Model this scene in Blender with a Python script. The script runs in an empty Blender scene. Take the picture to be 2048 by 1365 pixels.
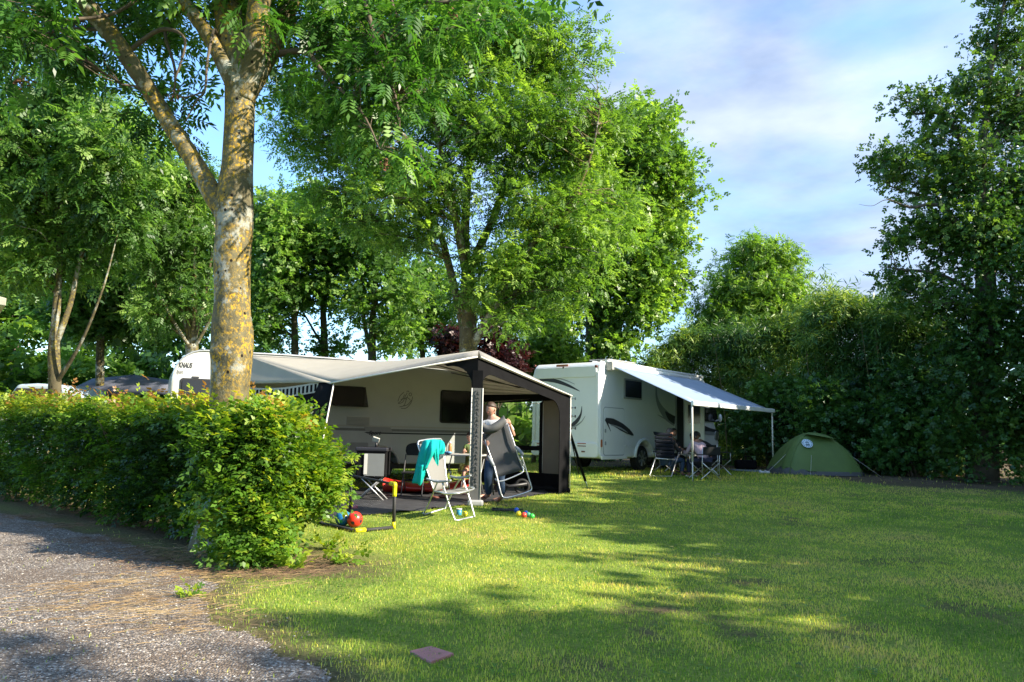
import bpy, math, random
import numpy as np
from mathutils import Vector, Matrix
R = math.radians
scene = bpy.context.scene
col = scene.collection
# ---------------------------------------------------------------- camera
FPX, CAMH = 1450.0, 1.2
PITCH, ROLL = math.atan(185.5/1450), 0.0225
_f = Vector((0, math.cos(PITCH), math.sin(PITCH)))
_r0 = Vector((1, 0, 0)); _u0 = Vector((0, -math.sin(PITCH), math.cos(PITCH)))
_r = math.cos(ROLL)*_r0 + math.sin(ROLL)*_u0
_u = -math.sin(ROLL)*_r0 + math.cos(ROLL)*_u0
CAM = Vector((0, 0, CAMH))
cd = bpy.data.cameras.new('camera'); cam = bpy.data.objects.new('camera', cd); col.objects.link(cam)
cd.sensor_width = 36; cd.lens = FPX/2048*36; cd.clip_start = .05; cd.clip_end = 2000
cam.matrix_world = Matrix(((_r.x, _u.x, -_f.x, 0), (_r.y, _u.y, -_f.y, 0), (_r.z, _u.z, -_f.z, CAMH), (0, 0, 0, 1)))
scene.camera = cam
# ---------------------------------------------------------------- light
SUN_EL, SUN_AZ = 33.0, -20.0          # azimuth measured from +x, negative = towards the camera side
S = Vector((math.cos(R(SUN_EL))*math.cos(R(SUN_AZ)), math.cos(R(SUN_EL))*math.sin(R(SUN_AZ)), math.sin(R(SUN_EL))))
sd = bpy.data.lights.new('sun', 'SUN'); sd.energy = 4.45; sd.angle = R(.55); sd.color = (1, .90, .74)
so = bpy.data.objects.new('sun', sd); col.objects.link(so); so.rotation_euler = S.to_track_quat('Z', 'Y').to_euler()
w = bpy.data.worlds.new('World'); scene.world = w; w.use_nodes = True
nt = w.node_tree; nt.nodes.clear()
def N(nt, t, **k):
    n = nt.nodes.new(t)
    for a, b in k.items():
        if a.startswith('_'): n.inputs[a[1:].replace('_', ' ')].default_value = b
        else: setattr(n, a, b)
    return n
sky = N(nt, 'ShaderNodeTexSky', sky_type='NISHITA', sun_disc=False, sun_elevation=R(SUN_EL), sun_rotation=R(90-SUN_AZ), air_density=1.3, dust_density=.6, ozone_density=2.2)
tc = N(nt, 'ShaderNodeTexCoord')
mp = N(nt, 'ShaderNodeMapping'); mp.inputs['Scale'].default_value = (1.0, 1.1, 2.6); mp.inputs['Rotation'].default_value = (.1, .45, .3); mp.inputs['Location'].default_value = (.55, .1, .4)
nt.links.new(tc.outputs['Generated'], mp.inputs['Vector'])
n1 = N(nt, 'ShaderNodeTexNoise', _Scale=1.9, _Detail=10.0, _Roughness=.58, _Distortion=.6); nt.links.new(mp.outputs[0], n1.inputs['Vector'])
cr = N(nt, 'ShaderNodeValToRGB'); cr.color_ramp.elements[0].position = .36; cr.color_ramp.elements[0].color = (0, 0, 0, 1); cr.color_ramp.elements[1].position = .66; cr.color_ramp.elements[1].color = (.92, .92, .92, 1)
# thin cloud sheet lies over the right of the view, clear blue to the left
sx = N(nt, 'ShaderNodeSeparateXYZ'); nt.links.new(tc.outputs['Generated'], sx.inputs[0])
mr = N(nt, 'ShaderNodeMapRange'); mr.inputs['From Min'].default_value = -.45; mr.inputs['From Max'].default_value = .25; mr.inputs['To Min'].default_value = -.22; mr.inputs['To Max'].default_value = .13
nt.links.new(sx.outputs['X'], mr.inputs['Value'])
ad = N(nt, 'ShaderNodeMath', operation='ADD'); nt.links.new(n1.outputs['Fac'], ad.inputs[0]); nt.links.new(mr.outputs[0], ad.inputs[1])
nt.links.new(ad.outputs[0], cr.inputs[0])
n2 = N(nt, 'ShaderNodeTexNoise', _Scale=4.5, _Detail=6.0, _Roughness=.5); nt.links.new(mp.outputs[0], n2.inputs['Vector'])
cc = N(nt, 'ShaderNodeValToRGB'); cc.color_ramp.elements[0].position = .3; cc.color_ramp.elements[0].color = (.86, 1.15, 1.78, 1); cc.color_ramp.elements[1].position = .68; cc.color_ramp.elements[1].color = (2.25, 2.5, 2.95, 1)
nt.links.new(n2.outputs['Fac'], cc.inputs[0])
mx = N(nt, 'ShaderNodeMixRGB'); nt.links.new(cr.outputs[0], mx.inputs[0]); gm = N(nt, 'ShaderNodeMixRGB', blend_type='MULTIPLY'); gm.inputs[0].default_value = 1; gm.inputs[2].default_value = (.62, .80, 1.0, 1); nt.links.new(sky.outputs[0], gm.inputs[1]); nt.links.new(gm.outputs[0], mx.inputs[1]); nt.links.new(cc.outputs[0], mx.inputs[2])
bg = N(nt, 'ShaderNodeBackground', _Strength=.145); nt.links.new(mx.outputs[0], bg.inputs[0])
wo = N(nt, 'ShaderNodeOutputWorld'); nt.links.new(bg.outputs[0], wo.inputs[0])
vs = scene.view_settings; vs.view_transform = 'Standard'; vs.look = 'None'; vs.exposure = 1.6; vs.gamma = 1; vs.use_curve_mapping = False
scene.cycles.max_bounces = 8; scene.cycles.transparent_max_bounces = 12; scene.cycles.use_denoising = True
scene.cycles.caustics_reflective = False; scene.cycles.caustics_refractive = False
# ---------------------------------------------------------------- picture geometry
def gz(x, y):
    t = np.clip((np.asarray(y, float)-13.0)/8.0, 0, 1); t = t*t*(3-2*t)
    return .22*t + .012*np.sin(np.asarray(x)*1.3+.5)*np.sin(np.asarray(y)*.9) 
def gzf(x, y): return float(gz(x, y))
def ray(px, py): return _f + (px-1024)/FPX*_r - (py-682.5)/FPX*_u
def at(px, py, Y, dz=0):
    d = ray(px, py); t = Y/d.y
    return CAM + d*t + Vector((0, 0, dz))
def gp(px, py):
    d = ray(px, py); z = 0.
    for i in range(30):
        t = (z-CAMH)/d.z; p = CAM+d*t; z = .5*z+.5*gzf(p.x, p.y)
    return Vector((p.x, p.y, gzf(p.x, p.y)))
class Plane:
    """vertical plane through O along horizontal unit U; N = outward normal"""
    def __init__(s, O, U):
        s.O = Vector(O); s.U = Vector(U).normalized(); s.N = Vector((s.U.y, -s.U.x, 0))
    def px(s, px, py):
        d = ray(px, py); t = (s.O-CAM).dot(s.N)/d.dot(s.N); p = CAM+d*t
        return ((p-s.O).dot(s.U), p.z)
    def w(s, a, z, off=0): return Vector((s.O.x+s.U.x*a+s.N.x*off, s.O.y+s.U.y*a+s.N.y*off, z))
# ---------------------------------------------------------------- materials
def new_mat(name):
    m = bpy.data.materials.new(name); m.use_nodes = True; t = m.node_tree; t.nodes.clear()
    o = N(t, 'ShaderNodeOutputMaterial'); return m, t, o
def rgb(c): return (c[0], c[1], c[2], 1)
def mat(name, c, rough=.6, metal=0, var=.12, scale=6, bump=0, bscale=80, spec=.5, c2=None, coat=0, transl=0, alpha=1, dirt=0):
    m, t, o = new_mat(name); L = t.links.new
    g = N(t, 'ShaderNodeNewGeometry'); b = N(t, 'ShaderNodeBsdfPrincipled')
    tc = N(t, 'ShaderNodeTexCoord')
    n = N(t, 'ShaderNodeTexNoise', _Scale=scale, _Detail=6.0, _Roughness=.6); L(tc.outputs['Object'], n.inputs['Vector'])
    r = N(t, 'ShaderNodeValToRGB'); r.color_ramp.elements[0].position = .3; r.color_ramp.elements[1].position = .7
    a = c2 or tuple(x*(1-var) for x in c); d = c if c2 else tuple(min(1, x*(1+var)) for x in c)
    r.color_ramp.elements[0].color = rgb(a); r.color_ramp.elements[1].color = rgb(d)
    L(n.outputs['Fac'], r.inputs[0]); last = r.outputs[0]
    if dirt:
        n3 = N(t, 'ShaderNodeTexNoise', _Scale=1.7, _Detail=8.0, _Roughness=.7); L(tc.outputs['Object'], n3.inputs['Vector'])
        r3 = N(t, 'ShaderNodeValToRGB'); r3.color_ramp.elements[0].position = .48; r3.color_ramp.elements[1].position = .75
        L(n3.outputs['Fac'], r3.inputs[0]); mm = N(t, 'ShaderNodeMath', operation='MULTIPLY'); L(r3.outputs[0], mm.inputs[0]); mm.inputs[1].default_value = dirt
        mx = N(t, 'ShaderNodeMixRGB'); mx.inputs[2].default_value = (.16, .15, .11, 1); L(mm.outputs[0], mx.inputs[0]); L(last, mx.inputs[1]); last = mx.outputs[0]
    L(last, b.inputs['Base Color'])
    b.inputs['Roughness'].default_value = rough; b.inputs['Metallic'].default_value = metal
    b.inputs['Specular IOR Level'].default_value = spec; b.inputs['Coat Weight'].default_value = coat; b.inputs['Coat Roughness'].default_value = .08
    if bump:
        n2 = N(t, 'ShaderNodeTexNoise', _Scale=bscale, _Detail=4.0); L(tc.outputs['Object'], n2.inputs['Vector'])
        bp = N(t, 'ShaderNodeBump', _Strength=bump, _Distance=.02); L(n2.outputs['Fac'], bp.inputs['Height']); L(bp.outputs[0], b.inputs['Normal'])
    sh = b.outputs[0]
    if transl:
        tr = N(t, 'ShaderNodeBsdfTranslucent'); L(last, tr.inputs[0]); ms = N(t, 'ShaderNodeMixShader'); ms.inputs[0].default_value = transl
        L(sh, ms.inputs[1]); L(tr.outputs[0], ms.inputs[2]); sh = ms.outputs[0]
    if alpha < 1:
        tr = N(t, 'ShaderNodeBsdfTransparent'); ms = N(t, 'ShaderNodeMixShader'); ms.inputs[0].default_value = alpha
        L(tr.outputs[0], ms.inputs[1]); L(sh, ms.inputs[2]); sh = ms.outputs[0]
    L(sh, o.inputs[0]); return m
def leaf_mat(name, dark, mid, light, transl=.38, tcol=None, rough=.42, patch=.35, dry=None):
    m, t, o = new_mat(name); L = t.links.new
    at_ = N(t, 'ShaderNodeAttribute', attribute_name='tint'); g = N(t, 'ShaderNodeNewGeometry')
    n = N(t, 'ShaderNodeTexNoise', _Scale=patch, _Detail=4.0); L(g.outputs['Position'], n.inputs['Vector'])
    sc = N(t, 'ShaderNodeMath', operation='MULTIPLY_ADD'); sc.inputs[1].default_value = 1.5; sc.inputs[2].default_value = -.75; L(n.outputs['Fac'], sc.inputs[0])
    ad = N(t, 'ShaderNodeMath', operation='ADD'); L(at_.outputs['Fac'], ad.inputs[0]); L(sc.outputs[0], ad.inputs[1])
    r = N(t, 'ShaderNodeValToRGB'); e = r.color_ramp.elements; e[0].position = 0; e[0].color = rgb(dark); e[1].position = .92; e[1].color = rgb(light)
    k = e.new(.5); k.color = rgb(mid)
    if dry: k = e.new(.985); k.color = rgb(dry)
    L(ad.outputs[0], r.inputs[0])
    b = N(t, 'ShaderNodeBsdfPrincipled', _Roughness=rough); b.inputs['Specular IOR Level'].default_value = .45; L(r.outputs[0], b.inputs['Base Color'])
    tr = N(t, 'ShaderNodeBsdfTranslucent'); mu = N(t, 'ShaderNodeMixRGB', blend_type='MULTIPLY'); mu.inputs[0].default_value = 1; L(r.outputs[0], mu.inputs[1]); mu.inputs[2].default_value = rgb(tcol or (2.0, 1.9, .8))
    L(mu.outputs[0], tr.inputs[0])
    ms = N(t, 'ShaderNodeMixShader'); ms.inputs[0].default_value = transl; L(b.outputs[0], ms.inputs[1]); L(tr.outputs[0], ms.inputs[2]); L(ms.outputs[0], o.inputs[0])
    return m
# ---------------------------------------------------------------- objects
def tag(o, label=None, cat=None, group=None, kind=None):
    for k, v in (('label', label), ('category', cat), ('group', group), ('kind', kind)):
        if v: o[k] = v
    return o
ROOTM = {}
def empty(name, loc, rz=0, **k):
    o = bpy.data.objects.new(name, None); col.objects.link(o); o.location = loc; o.rotation_euler = (0, 0, rz); o.empty_display_size = .1
    ROOTM[o] = (Matrix.Translation(Vector(loc)) @ Matrix.Rotation(rz, 4, 'Z')).inverted()
    return tag(o, **k)
def rootm(p):
    while p is not None and p not in ROOTM: p = p.parent
    return ROOTM.get(p)
def link(name, me, parent=None, **k):
    o = bpy.data.objects.new(name, me); col.objects.link(o)
    if parent is not None: o.parent = parent
    return tag(o, **k)
class MB:
    """collects geometry in world coordinates and links it as one mesh"""
    def __init__(s): s.v = []; s.f = []; s.sm = []
    def add(s, vs, fs, smooth=False):
        b = len(s.v); s.v += [Vector(p) for p in vs]; s.f += [tuple(b+i for i in f) for f in fs]; s.sm += [smooth]*len(fs); return s
    def box(s, c, sz, rz=0, M=None):
        hx, hy, hz = sz[0]/2, sz[1]/2, sz[2]/2
        vs = [Vector((x, y, z)) for x in (-hx, hx) for y in (-hy, hy) for z in (-hz, hz)]
        Q = Matrix.Rotation(rz, 4, 'Z') if M is None else M
        return s.add([Vector(c)+(Q @ v) for v in vs], [(0, 1, 3, 2), (4, 6, 7, 5), (0, 4, 5, 1), (2, 3, 7, 6), (0, 2, 6, 4), (1, 5, 7, 3)])
    def tube(s, pts, r, n=8, closed=False, caps=True):
        pts = [Vector(p) for p in pts]; m = len(pts); rr = r if hasattr(r, '__len__') else [r]*m
        ref = Vector((0, 0, 1)); vs = []; fs = []; prev = None
        for i, p in enumerate(pts):
            a = pts[(i-1) % m] if (closed or i > 0) else p; b = pts[(i+1) % m] if (closed or i < m-1) else p
            t = (b-a).normalized() if (b-a).length > 1e-9 else Vector((0, 0, 1))
            if prev is None:
                x = t.cross(ref)
                if x.length < .05: x = t.cross(Vector((1, 0, 0)))
            else: x = prev-t*prev.dot(t)
            x.normalize(); y = t.cross(x); prev = x
            for k in range(n):
                q = 2*math.pi*k/n; vs.append(p+(x*math.cos(q)+y*math.sin(q))*rr[i])
        for i in range(m if closed else m-1):
            j = (i+1) % m
            for k in range(n): fs.append((i*n+k, i*n+(k+1) % n, j*n+(k+1) % n, j*n+k))
        s.add(vs, fs, True)
        if caps and not closed: b = len(s.v)-len(vs); s.f += [tuple(b+k for k in range(n))[::-1], tuple(b+(m-1)*n+k for k in range(n))]; s.sm += [False]*2
        return s
    def prism(s, pts, d, smooth=False):
        """pts: closed loop of world points; extruded by vector d"""
        n = len(pts); d = Vector(d); vs = [Vector(p) for p in pts]; vs += [p+d for p in vs]
        s.add(vs, [tuple(range(n))[::-1], tuple(range(n, 2*n))]+[(i, (i+1) % n, n+(i+1) % n, n+i) for i in range(n)]); return s
    def ball(s, c, r, sc=(1, 1, 1), n=16, m=10, M=None):
        vs = [Vector((0, 0, r))]; fs = []
        for i in range(1, m):
            for k in range(n):
                a = math.pi*i/m; b = 2*math.pi*k/n; vs.append(Vector((r*math.sin(a)*math.cos(b), r*math.sin(a)*math.sin(b), r*math.cos(a))))
        vs.append(Vector((0, 0, -r))); e = len(vs)-1
        for k in range(n): fs += [(0, 1+k, 1+(k+1) % n), (e, 1+(m-2)*n+(k+1) % n, 1+(m-2)*n+k)]
        for i in range(m-2):
            for k in range(n): fs.append((1+i*n+k, 1+(i+1)*n+k, 1+(i+1)*n+(k+1) % n, 1+i*n+(k+1) % n))
        vs = [Vector((v.x*sc[0], v.y*sc[1], v.z*sc[2])) for v in vs]
        if M is not None: vs = [M @ v for v in vs]
        return s.add([Vector(c)+v for v in vs], fs, True)
    def patch(s, A, B, C, D, n=8, m=8, sag=0, dirn=(0, 0, -1)):
        A, B, C, D = map(Vector, (A, B, C, D)); vs = []; fs = []
        for j in range(m+1):
            for i in range(n+1):
                u, v = i/n, j/m; p = A*(1-u)*(1-v)+B*u*(1-v)+C*u*v+D*(1-u)*v
                vs.append(p+Vector(dirn)*sag*16*u*(1-u)*v*(1-v))
        for j in range(m):
            for i in range(n): a = j*(n+1)+i; fs.append((a, a+1, a+n+2, a+n+1))
        return s.add(vs, fs, True)
    def build(s, name, m, parent=None, bevel=0, seg=2, solid=0, **k):
        me = bpy.data.meshes.new(name); M = rootm(parent) if parent is not None else None
        me.from_pydata([tuple(M @ v) if M else tuple(v) for v in s.v], [], s.f); me.polygons.foreach_set('use_smooth', s.sm)
        me.materials.append(m); me.update()
        o = link(name, me, parent, **k)
        if solid: q = o.modifiers.new('solid', 'SOLIDIFY'); q.thickness = solid; q.offset = 0
        if bevel: q = o.modifiers.new('bevel', 'BEVEL'); q.width = bevel; q.segments = seg; q.limit_method = 'ANGLE'; q.angle_limit = R(40)
        return o
def copy_thing(root, loc, rz=0, **k):
    def cp(o, par):
        c = o.copy(); col.objects.link(c)
        if par is not None: c.parent = par
        for h in o.children: cp(h, c)
        return c
    r = cp(root, None); r.location = loc; r.rotation_euler = (0, 0, rz); return tag(r, **k)
def curve2(pts, n=6):
    """Catmull-Rom through points (Vectors or tuples)"""
    P = [Vector(p) for p in pts]; out = []
    for i in range(len(P)-1):
        a = P[max(i-1, 0)]; b = P[i]; c = P[i+1]; d = P[min(i+2, len(P)-1)]
        for k in range(n):
            t = k/n; out.append(.5*((2*b)+(c-a)*t+(2*a-5*b+4*c-d)*t*t+(3*b-a-3*c+d)*t**3))
    out.append(P[-1]); return out
def text(name, s, pl, ps, size, m, parent, shear=0, off=.006, rot=0, xs=1, **k):
    """flat lettering on plane pl at (a,z)=ps; becomes a mesh"""
    cu = bpy.data.curves.new(name, 'FONT'); cu.body = s; cu.size = size; cu.shear = shear; cu.extrude = .002; cu.offset = .004
    o = bpy.data.objects.new(name, cu); col.objects.link(o)
    dg = bpy.context.evaluated_depsgraph_get(); me = bpy.data.meshes.new_from_object(o.evaluated_get(dg)); bpy.data.objects.remove(o)
    M = rootm(parent); c, s_ = math.cos(rot), math.sin(rot)
    for v in me.vertices:
        v.co.x *= xs; x, y = v.co.x*c-v.co.y*s_, v.co.x*s_+v.co.y*c
        p = pl.w(ps[0]+x, ps[1]+y, off+v.co.z); v.co = M @ p if M else p
    me.materials.clear(); me.materials.append(m); return link(name, me, parent, **k)
def panel(pl, pts, off, th, name, m, parent, bevel=0, **k):
    """a plate lying on plane pl, outline pts=(a,z) list"""
    return MB().prism([pl.w(a, z, off) for a, z in pts], pl.N*th).build(name, m, parent, bevel=bevel, **k)
def rrect(a0, z0, a1, z1, r, n=4):
    out = []
    for cx, cz, q in ((a1-r, z1-r, 0), (a0+r, z1-r, 90), (a0+r, z0+r, 180), (a1-r, z0+r, 270)):
        for i in range(n+1): t = R(q+90*i/n); out.append((cx+r*math.cos(t), cz+r*math.sin(t)))
    return out
def thick_line(pts, w):
    """2-D polyline with widths -> closed outline"""
    P = [Vector((p[0], p[1])) for p in pts]; n = len(P); ws = w if hasattr(w, '__len__') else [w]*n; A = []; B = []
    for i in range(n):
        t = (P[min(i+1, n-1)]-P[max(i-1, 0)]).normalized(); q = Vector((-t.y, t.x))
        A.append(tuple(P[i]+q*ws[i]/2)); B.append(tuple(P[i]-q*ws[i]/2))
    return A+B[::-1]
# ---------------------------------------------------------------- numpy meshes
def np_mesh(name, V, F, m, parent=None, tint=None, smooth=False, **k):
    """V (n,3) world, F (f,k) all the same size"""
    V = np.asarray(V, np.float32); M = rootm(parent) if parent is not None else None
    if M is not None:
        A = np.array(M, dtype=np.float32); V = V @ A[:3, :3].T + A[:3, 3]
    F = np.asarray(F, np.int32); nf, kk = F.shape
    me = bpy.data.meshes.new(name); me.vertices.add(len(V)); me.vertices.foreach_set('co', V.ravel())
    me.loops.add(nf*kk); me.loops.foreach_set('vertex_index', F.ravel())
    me.polygons.add(nf); me.polygons.foreach_set('loop_start', np.arange(0, nf*kk, kk, dtype=np.int32))
    if smooth: me.polygons.foreach_set('use_smooth', np.ones(nf, bool))
    if tint is not None:
        a = me.attributes.new('tint', 'FLOAT', 'POINT'); a.data.foreach_set('value', np.asarray(tint, np.float32))
    me.materials.append(m); me.update(calc_edges=True)
    return link(name, me, parent, **k)
def scatter(T, F, P, B, sc, rng, tint=None):
    """template verts T (k,3) faces F, placed at P (n,3) with bases B (n,3,3) rows = axes, scale sc (n)"""
    n, k = len(P), len(T)
    V = P[:, None, :] + np.einsum('kj,nji->nki', T, B)*sc[:, None, None]
    FF = (F[None] + (np.arange(n)*k)[:, None, None]).reshape(-1, F.shape[1])
    t = np.repeat(rng.random(n) if tint is None else tint, k)
    return V.reshape(-1, 3), FF, t
def bases(d, rng, up=.6):
    """x axis along d, z axis near up with jitter"""
    d = d/np.linalg.norm(d, axis=1, keepdims=True).clip(1e-6)
    u = rng.normal(0, 1, d.shape)*(1-up) + np.array([0, 0, up])
    y = np.cross(u, d); y /= np.linalg.norm(y, axis=1, keepdims=True).clip(1e-6); z = np.cross(d, y)
    return np.stack([d, y, z], 1)
def leaflet(o, d, l, wd, fold=.15, droop=.1):
    o = np.array(o, float); d = np.array(d, float); d /= np.linalg.norm(d); s = np.cross([0, 0, 1], d); s /= max(1e-6, np.linalg.norm(s))
    return [o, o+d*l*.45+s*wd/2+np.array([0, 0, fold*wd]), o+d*l-np.array([0, 0, droop*l]), o+d*l*.45-s*wd/2+np.array([0, 0, fold*wd])]
def tmpl(leaves):
    V = np.array([p for q in leaves for p in q]); F = np.arange(len(V)).reshape(-1, 4); return V, F
def ash(npair, wd=.125):
    o = []
    for i in range(npair):
        x = .25+.6*i/npair; dz = -.25*x*x
        for s in (1, -1): o.append(leaflet((x, 0, dz), (.55, s, -.25), .36, wd))
    o.append(leaflet((.85, 0, -.18), (1, 0, -.35), .36, .13)); return tmpl(o)
def spray(n, l=.5, wd=.3, seed=1, drop=.1, spread=1.0, flat=.35):
    r = random.Random(seed); o = []
    for i in range(n):
        a = i*2.4; x = i/n; o.append(leaflet((x*.8, 0, r.uniform(-.05, .05)), (r.uniform(.2, .9), math.sin(a)*spread, r.uniform(-flat, flat)-drop), l*r.uniform(.75, 1.2), wd*r.uniform(.8, 1.2)))
    return tmpl(o)
ASH7, ASH9 = ash(3, .175), ash(4)
BROAD = spray(5, .55, .42, 3); BROAD6 = spray(6, .5, .36, 5); BAMB = spray(5, .95, .13, 7, drop=.55, spread=.8); IVY = spray(4, .5, .5, 9)
def rnd_dir(rng, n, zmin=-1):
    d = rng.normal(0, 1, (n, 3)); d[:, 2] = np.abs(d[:, 2])*.6 - .25; return d
def lobes_pts(lobes, n, rng, pw=.42):
    L = np.array([l[:6] for l in lobes], float); vol = L[:, 3]*L[:, 4]*L[:, 5]; vol = vol**.8; idx = rng.choice(len(L), n, p=vol/vol.sum())
    d = rng.normal(0, 1, (n, 3)); d /= np.linalg.norm(d, axis=1, keepdims=True); r = rng.random(n)**pw
    wob = 1+.16*np.sin(d[:, 0]*7+idx)+.12*np.sin(d[:, 2]*9+idx*2)
    return L[idx, :3]+d*(r*wob)[:, None]*L[idx, 3:6], d
def leaves_around(C, per, rad, rng, flat=.7):
    n = len(C); k = per; P = np.repeat(C, k, 0); rr = rad*(.6+.8*rng.random(n)); off = rng.normal(0, .5, (n*k, 3))*np.repeat(rr, k)[:, None]; off[:, 2] *= flat
    tn = np.clip(np.repeat(rng.normal(.45, .16, n), k)+rng.normal(0, .13, n*k), 0, 1)
    return P+off, off, tn
def foliage(name, lobes, ncl, per, rad, T, size, m, parent, seed, pw=.42, droop=.3, up=.6, flat=.7, C=None, **k):
    rng = np.random.default_rng(seed)
    if C is None: C, _ = lobes_pts(lobes, ncl, rng, pw)
    P, off, tn = leaves_around(C, per, rad, rng, flat)
    d = off/np.linalg.norm(off, axis=1, keepdims=True).clip(1e-6) + rng.normal(0, .55, off.shape); d[:, 2] -= droop
    V, F, t = scatter(T[0], T[1], P, bases(d, rng, up), size*(.7+.6*rng.random(len(P))), rng, tn)
    return np_mesh(name, V, F, m, parent, t, **k), C
def branches(mb, skel, C, r0, rng, n=5, lim=None, tip=.006, sides=5, sag=.12):
    """each clump centre is reached by a limb from the best skeleton node"""
    nodes = []; 
    for pl in skel:
        for p in pl: nodes.append(p)
    S_ = np.array([tuple(p) for p in nodes])
    for c in C if lim is None else C[:lim]:
        d = np.linalg.norm(S_-c, axis=1) + 1.4*np.maximum(0, S_[:, 2]-c[2]+.3)
        i = int(d.argmin()); a = Vector(S_[i]); b = Vector(c); l = (b-a).length
        if l < .15: continue
        mid = a.lerp(b, .5)+Vector((rng.normal(0, .07), rng.normal(0, .07), sag))*l
        pts = curve2([a, a.lerp(mid, .5)+Vector(rng.normal(0, .02, 3))*l, mid, b], 2)
        r = r0*min(1.6, .35+l*.4); mb.tube(pts, [r+(tip-r)*(j/(len(pts)-1))**.7 for j in range(len(pts))], sides, caps=False)
# ================================================================ ground
_rs = np.random.RandomState(5); _LAT = _rs.rand(256, 256)
def vnoise(x, y, s):
    x = np.asarray(x, float)*s+37.3; y = np.asarray(y, float)*s+91.7; xi = np.floor(x).astype(int); yi = np.floor(y).astype(int); fx = x-xi; fy = y-yi
    fx = fx*fx*(3-2*fx); fy = fy*fy*(3-2*fy); g = lambda a, b: _LAT[a & 255, b & 255]
    return (g(xi, yi)*(1-fx)+g(xi+1, yi)*fx)*(1-fy)+(g(xi, yi+1)*(1-fx)+g(xi+1, yi+1)*fx)*fy
def fnoise(x, y, s): return (vnoise(x, y, s)+.5*vnoise(x, y, s*2.1)+.25*vnoise(x, y, s*4.3))/1.75
PATH_PX = [(-900, 985), (-300, 996), (0, 1022), (130, 1056), (290, 1108), (370, 1142), (425, 1175), (405, 1205), (470, 1250), (545, 1290), (590, 1325), (625, 1365)]
PATH = [gp(*p).xy.to_tuple() for p in PATH_PX]+[(-.95, 2.4), (-.8, -1), (-14, -1.5), (-30, 8)]
PATH = np.array(PATH)
def inside(x, y, poly):
    r = np.zeros(x.shape, bool); n = len(poly); j = n-1
    for i in range(n):
        xi, yi = poly[i]; xj, yj = poly[j]
        c = ((yi > y) != (yj > y)) & (x < (xj-xi)*(y-yi)/(yj-yi+1e-12)+xi); r ^= c; j = i
    return r
def pdist(x, y, poly, closed=True):
    d = np.full(x.shape, 1e9); n = len(poly)
    for i in range(n if closed else n-1):
        a = poly[i]; b = poly[(i+1) % n]; ab = b-a; t = np.clip(((x-a[0])*ab[0]+(y-a[1])*ab[1])/(ab@ab), 0, 1)
        d = np.minimum(d, np.hypot(x-a[0]-t*ab[0], y-a[1]-t*ab[1]))
    return d
def path_sd(x, y):
    d = pdist(x, y, PATH); d = np.where(inside(x, y, PATH), -d, d)
    return d+(fnoise(x, y, 3.)-.5)*.35+(vnoise(x, y, 14)-.5)*.10
# hedge line
HA = gp(545, 1138).xy; HB = gp(0, 1003).xy; HD = (HB-HA).normalized(); HN = Vector((HD.y, -HD.x))   # HN: to the back
if HN.y < 0: HN = -HN
HLEN = 17.0
def hedge_c(x, y):
    dx, dy = x-HA.x, y-HA.y; return dx*HD.x+dy*HD.y, dx*HN.x+dy*HN.y
SPOTS = [(1330, 1222, .28, .10), (1290, 1245, .2, .07), (1440, 1240, .2, .06), (1300, 1275, .2, .12), (1500, 1165, .3, .08), (1480, 1265, .22, .09), (700, 1150, .5, .25), (620, 1110, .5, .3), (1180, 1340, .3, .12), (1260, 1220, .3, .1), (1745, 1255, .12, .05), (1690, 1265, .25, .08)]
SPW = [(gp(a, b), c, d) for a, b, c, d in SPOTS]
def bare(x, y):
    b = np.clip(1-np.abs(path_sd(x, y)-.05)/.38, 0, 1)*.95
    s, t = hedge_c(x, y); b = np.maximum(b, np.clip(1.2-np.abs(t-.3)/.9, 0, 1)*np.clip((s+.9)/.5, 0, 1)*(s < HLEN))
    for p, a, c in SPW:
        q = np.hypot((x-p.x)/a, (y-p.y)/(c*3.2)); b = np.maximum(b, np.clip(1.15-q, 0, 1)*np.clip(fnoise(x, y, 9)*2.2-.45, 0, 1))
    # bare soil under the trees on the right
    e = y-(16.2+.25*(14-x)+1.2*(vnoise(x, y, .8)-.5)); b = np.maximum(b, np.clip(e/.8, 0, 1)*np.clip((x-8.2)/.8, 0, 1))
    b = np.maximum(b, np.clip((y-22.5-.3*x*0)/1.0, 0, 1)*(x > 2))
    b = np.maximum(b, .75*np.clip((fnoise(x, y, 1.1)-.72)/.1, 0, 1)*np.clip((fnoise(x, y, 7)-.35)*3, 0, 1))
    return np.clip(b, 0, 1)
def grid_lines(a, b, st, far, g=1.16):
    l = list(np.arange(a, b, st)); d = st
    lo = []; x = a
    while x > -far: d *= g; x -= d; lo.append(x)
    d = st; hi = []; x = l[-1]
    while x < far: d *= g; x += d; hi.append(x)
    return np.array(lo[::-1]+l+hi)
gx = grid_lines(-6.5, 7.5, .09, 420); gy = grid_lines(2.8, 12.5, .09, 520)
X, Y = np.meshgrid(gx, gy); nx, ny = len(gx), len(gy)
V = np.stack([X.ravel(), Y.ravel(), gz(X, Y).ravel()], 1)
I = (np.arange(ny-1)[:, None]*nx+np.arange(nx-1)[None]).ravel(); F = np.stack([I, I+1, I+nx+1, I+nx], 1)
m, t, o = new_mat('lawn_ground'); L = t.links.new
a_ = N(t, 'ShaderNodeAttribute', attribute_name='tint'); g_ = N(t, 'ShaderNodeNewGeometry')
na = N(t, 'ShaderNodeTexNoise', _Scale=38.0, _Detail=8.0, _Roughness=.75); L(g_.outputs['Position'], na.inputs['Vector'])
nb = N(t, 'ShaderNodeTexNoise', _Scale=1.1, _Detail=6.0, _Roughness=.6); L(g_.outputs['Position'], nb.inputs['Vector'])
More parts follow.
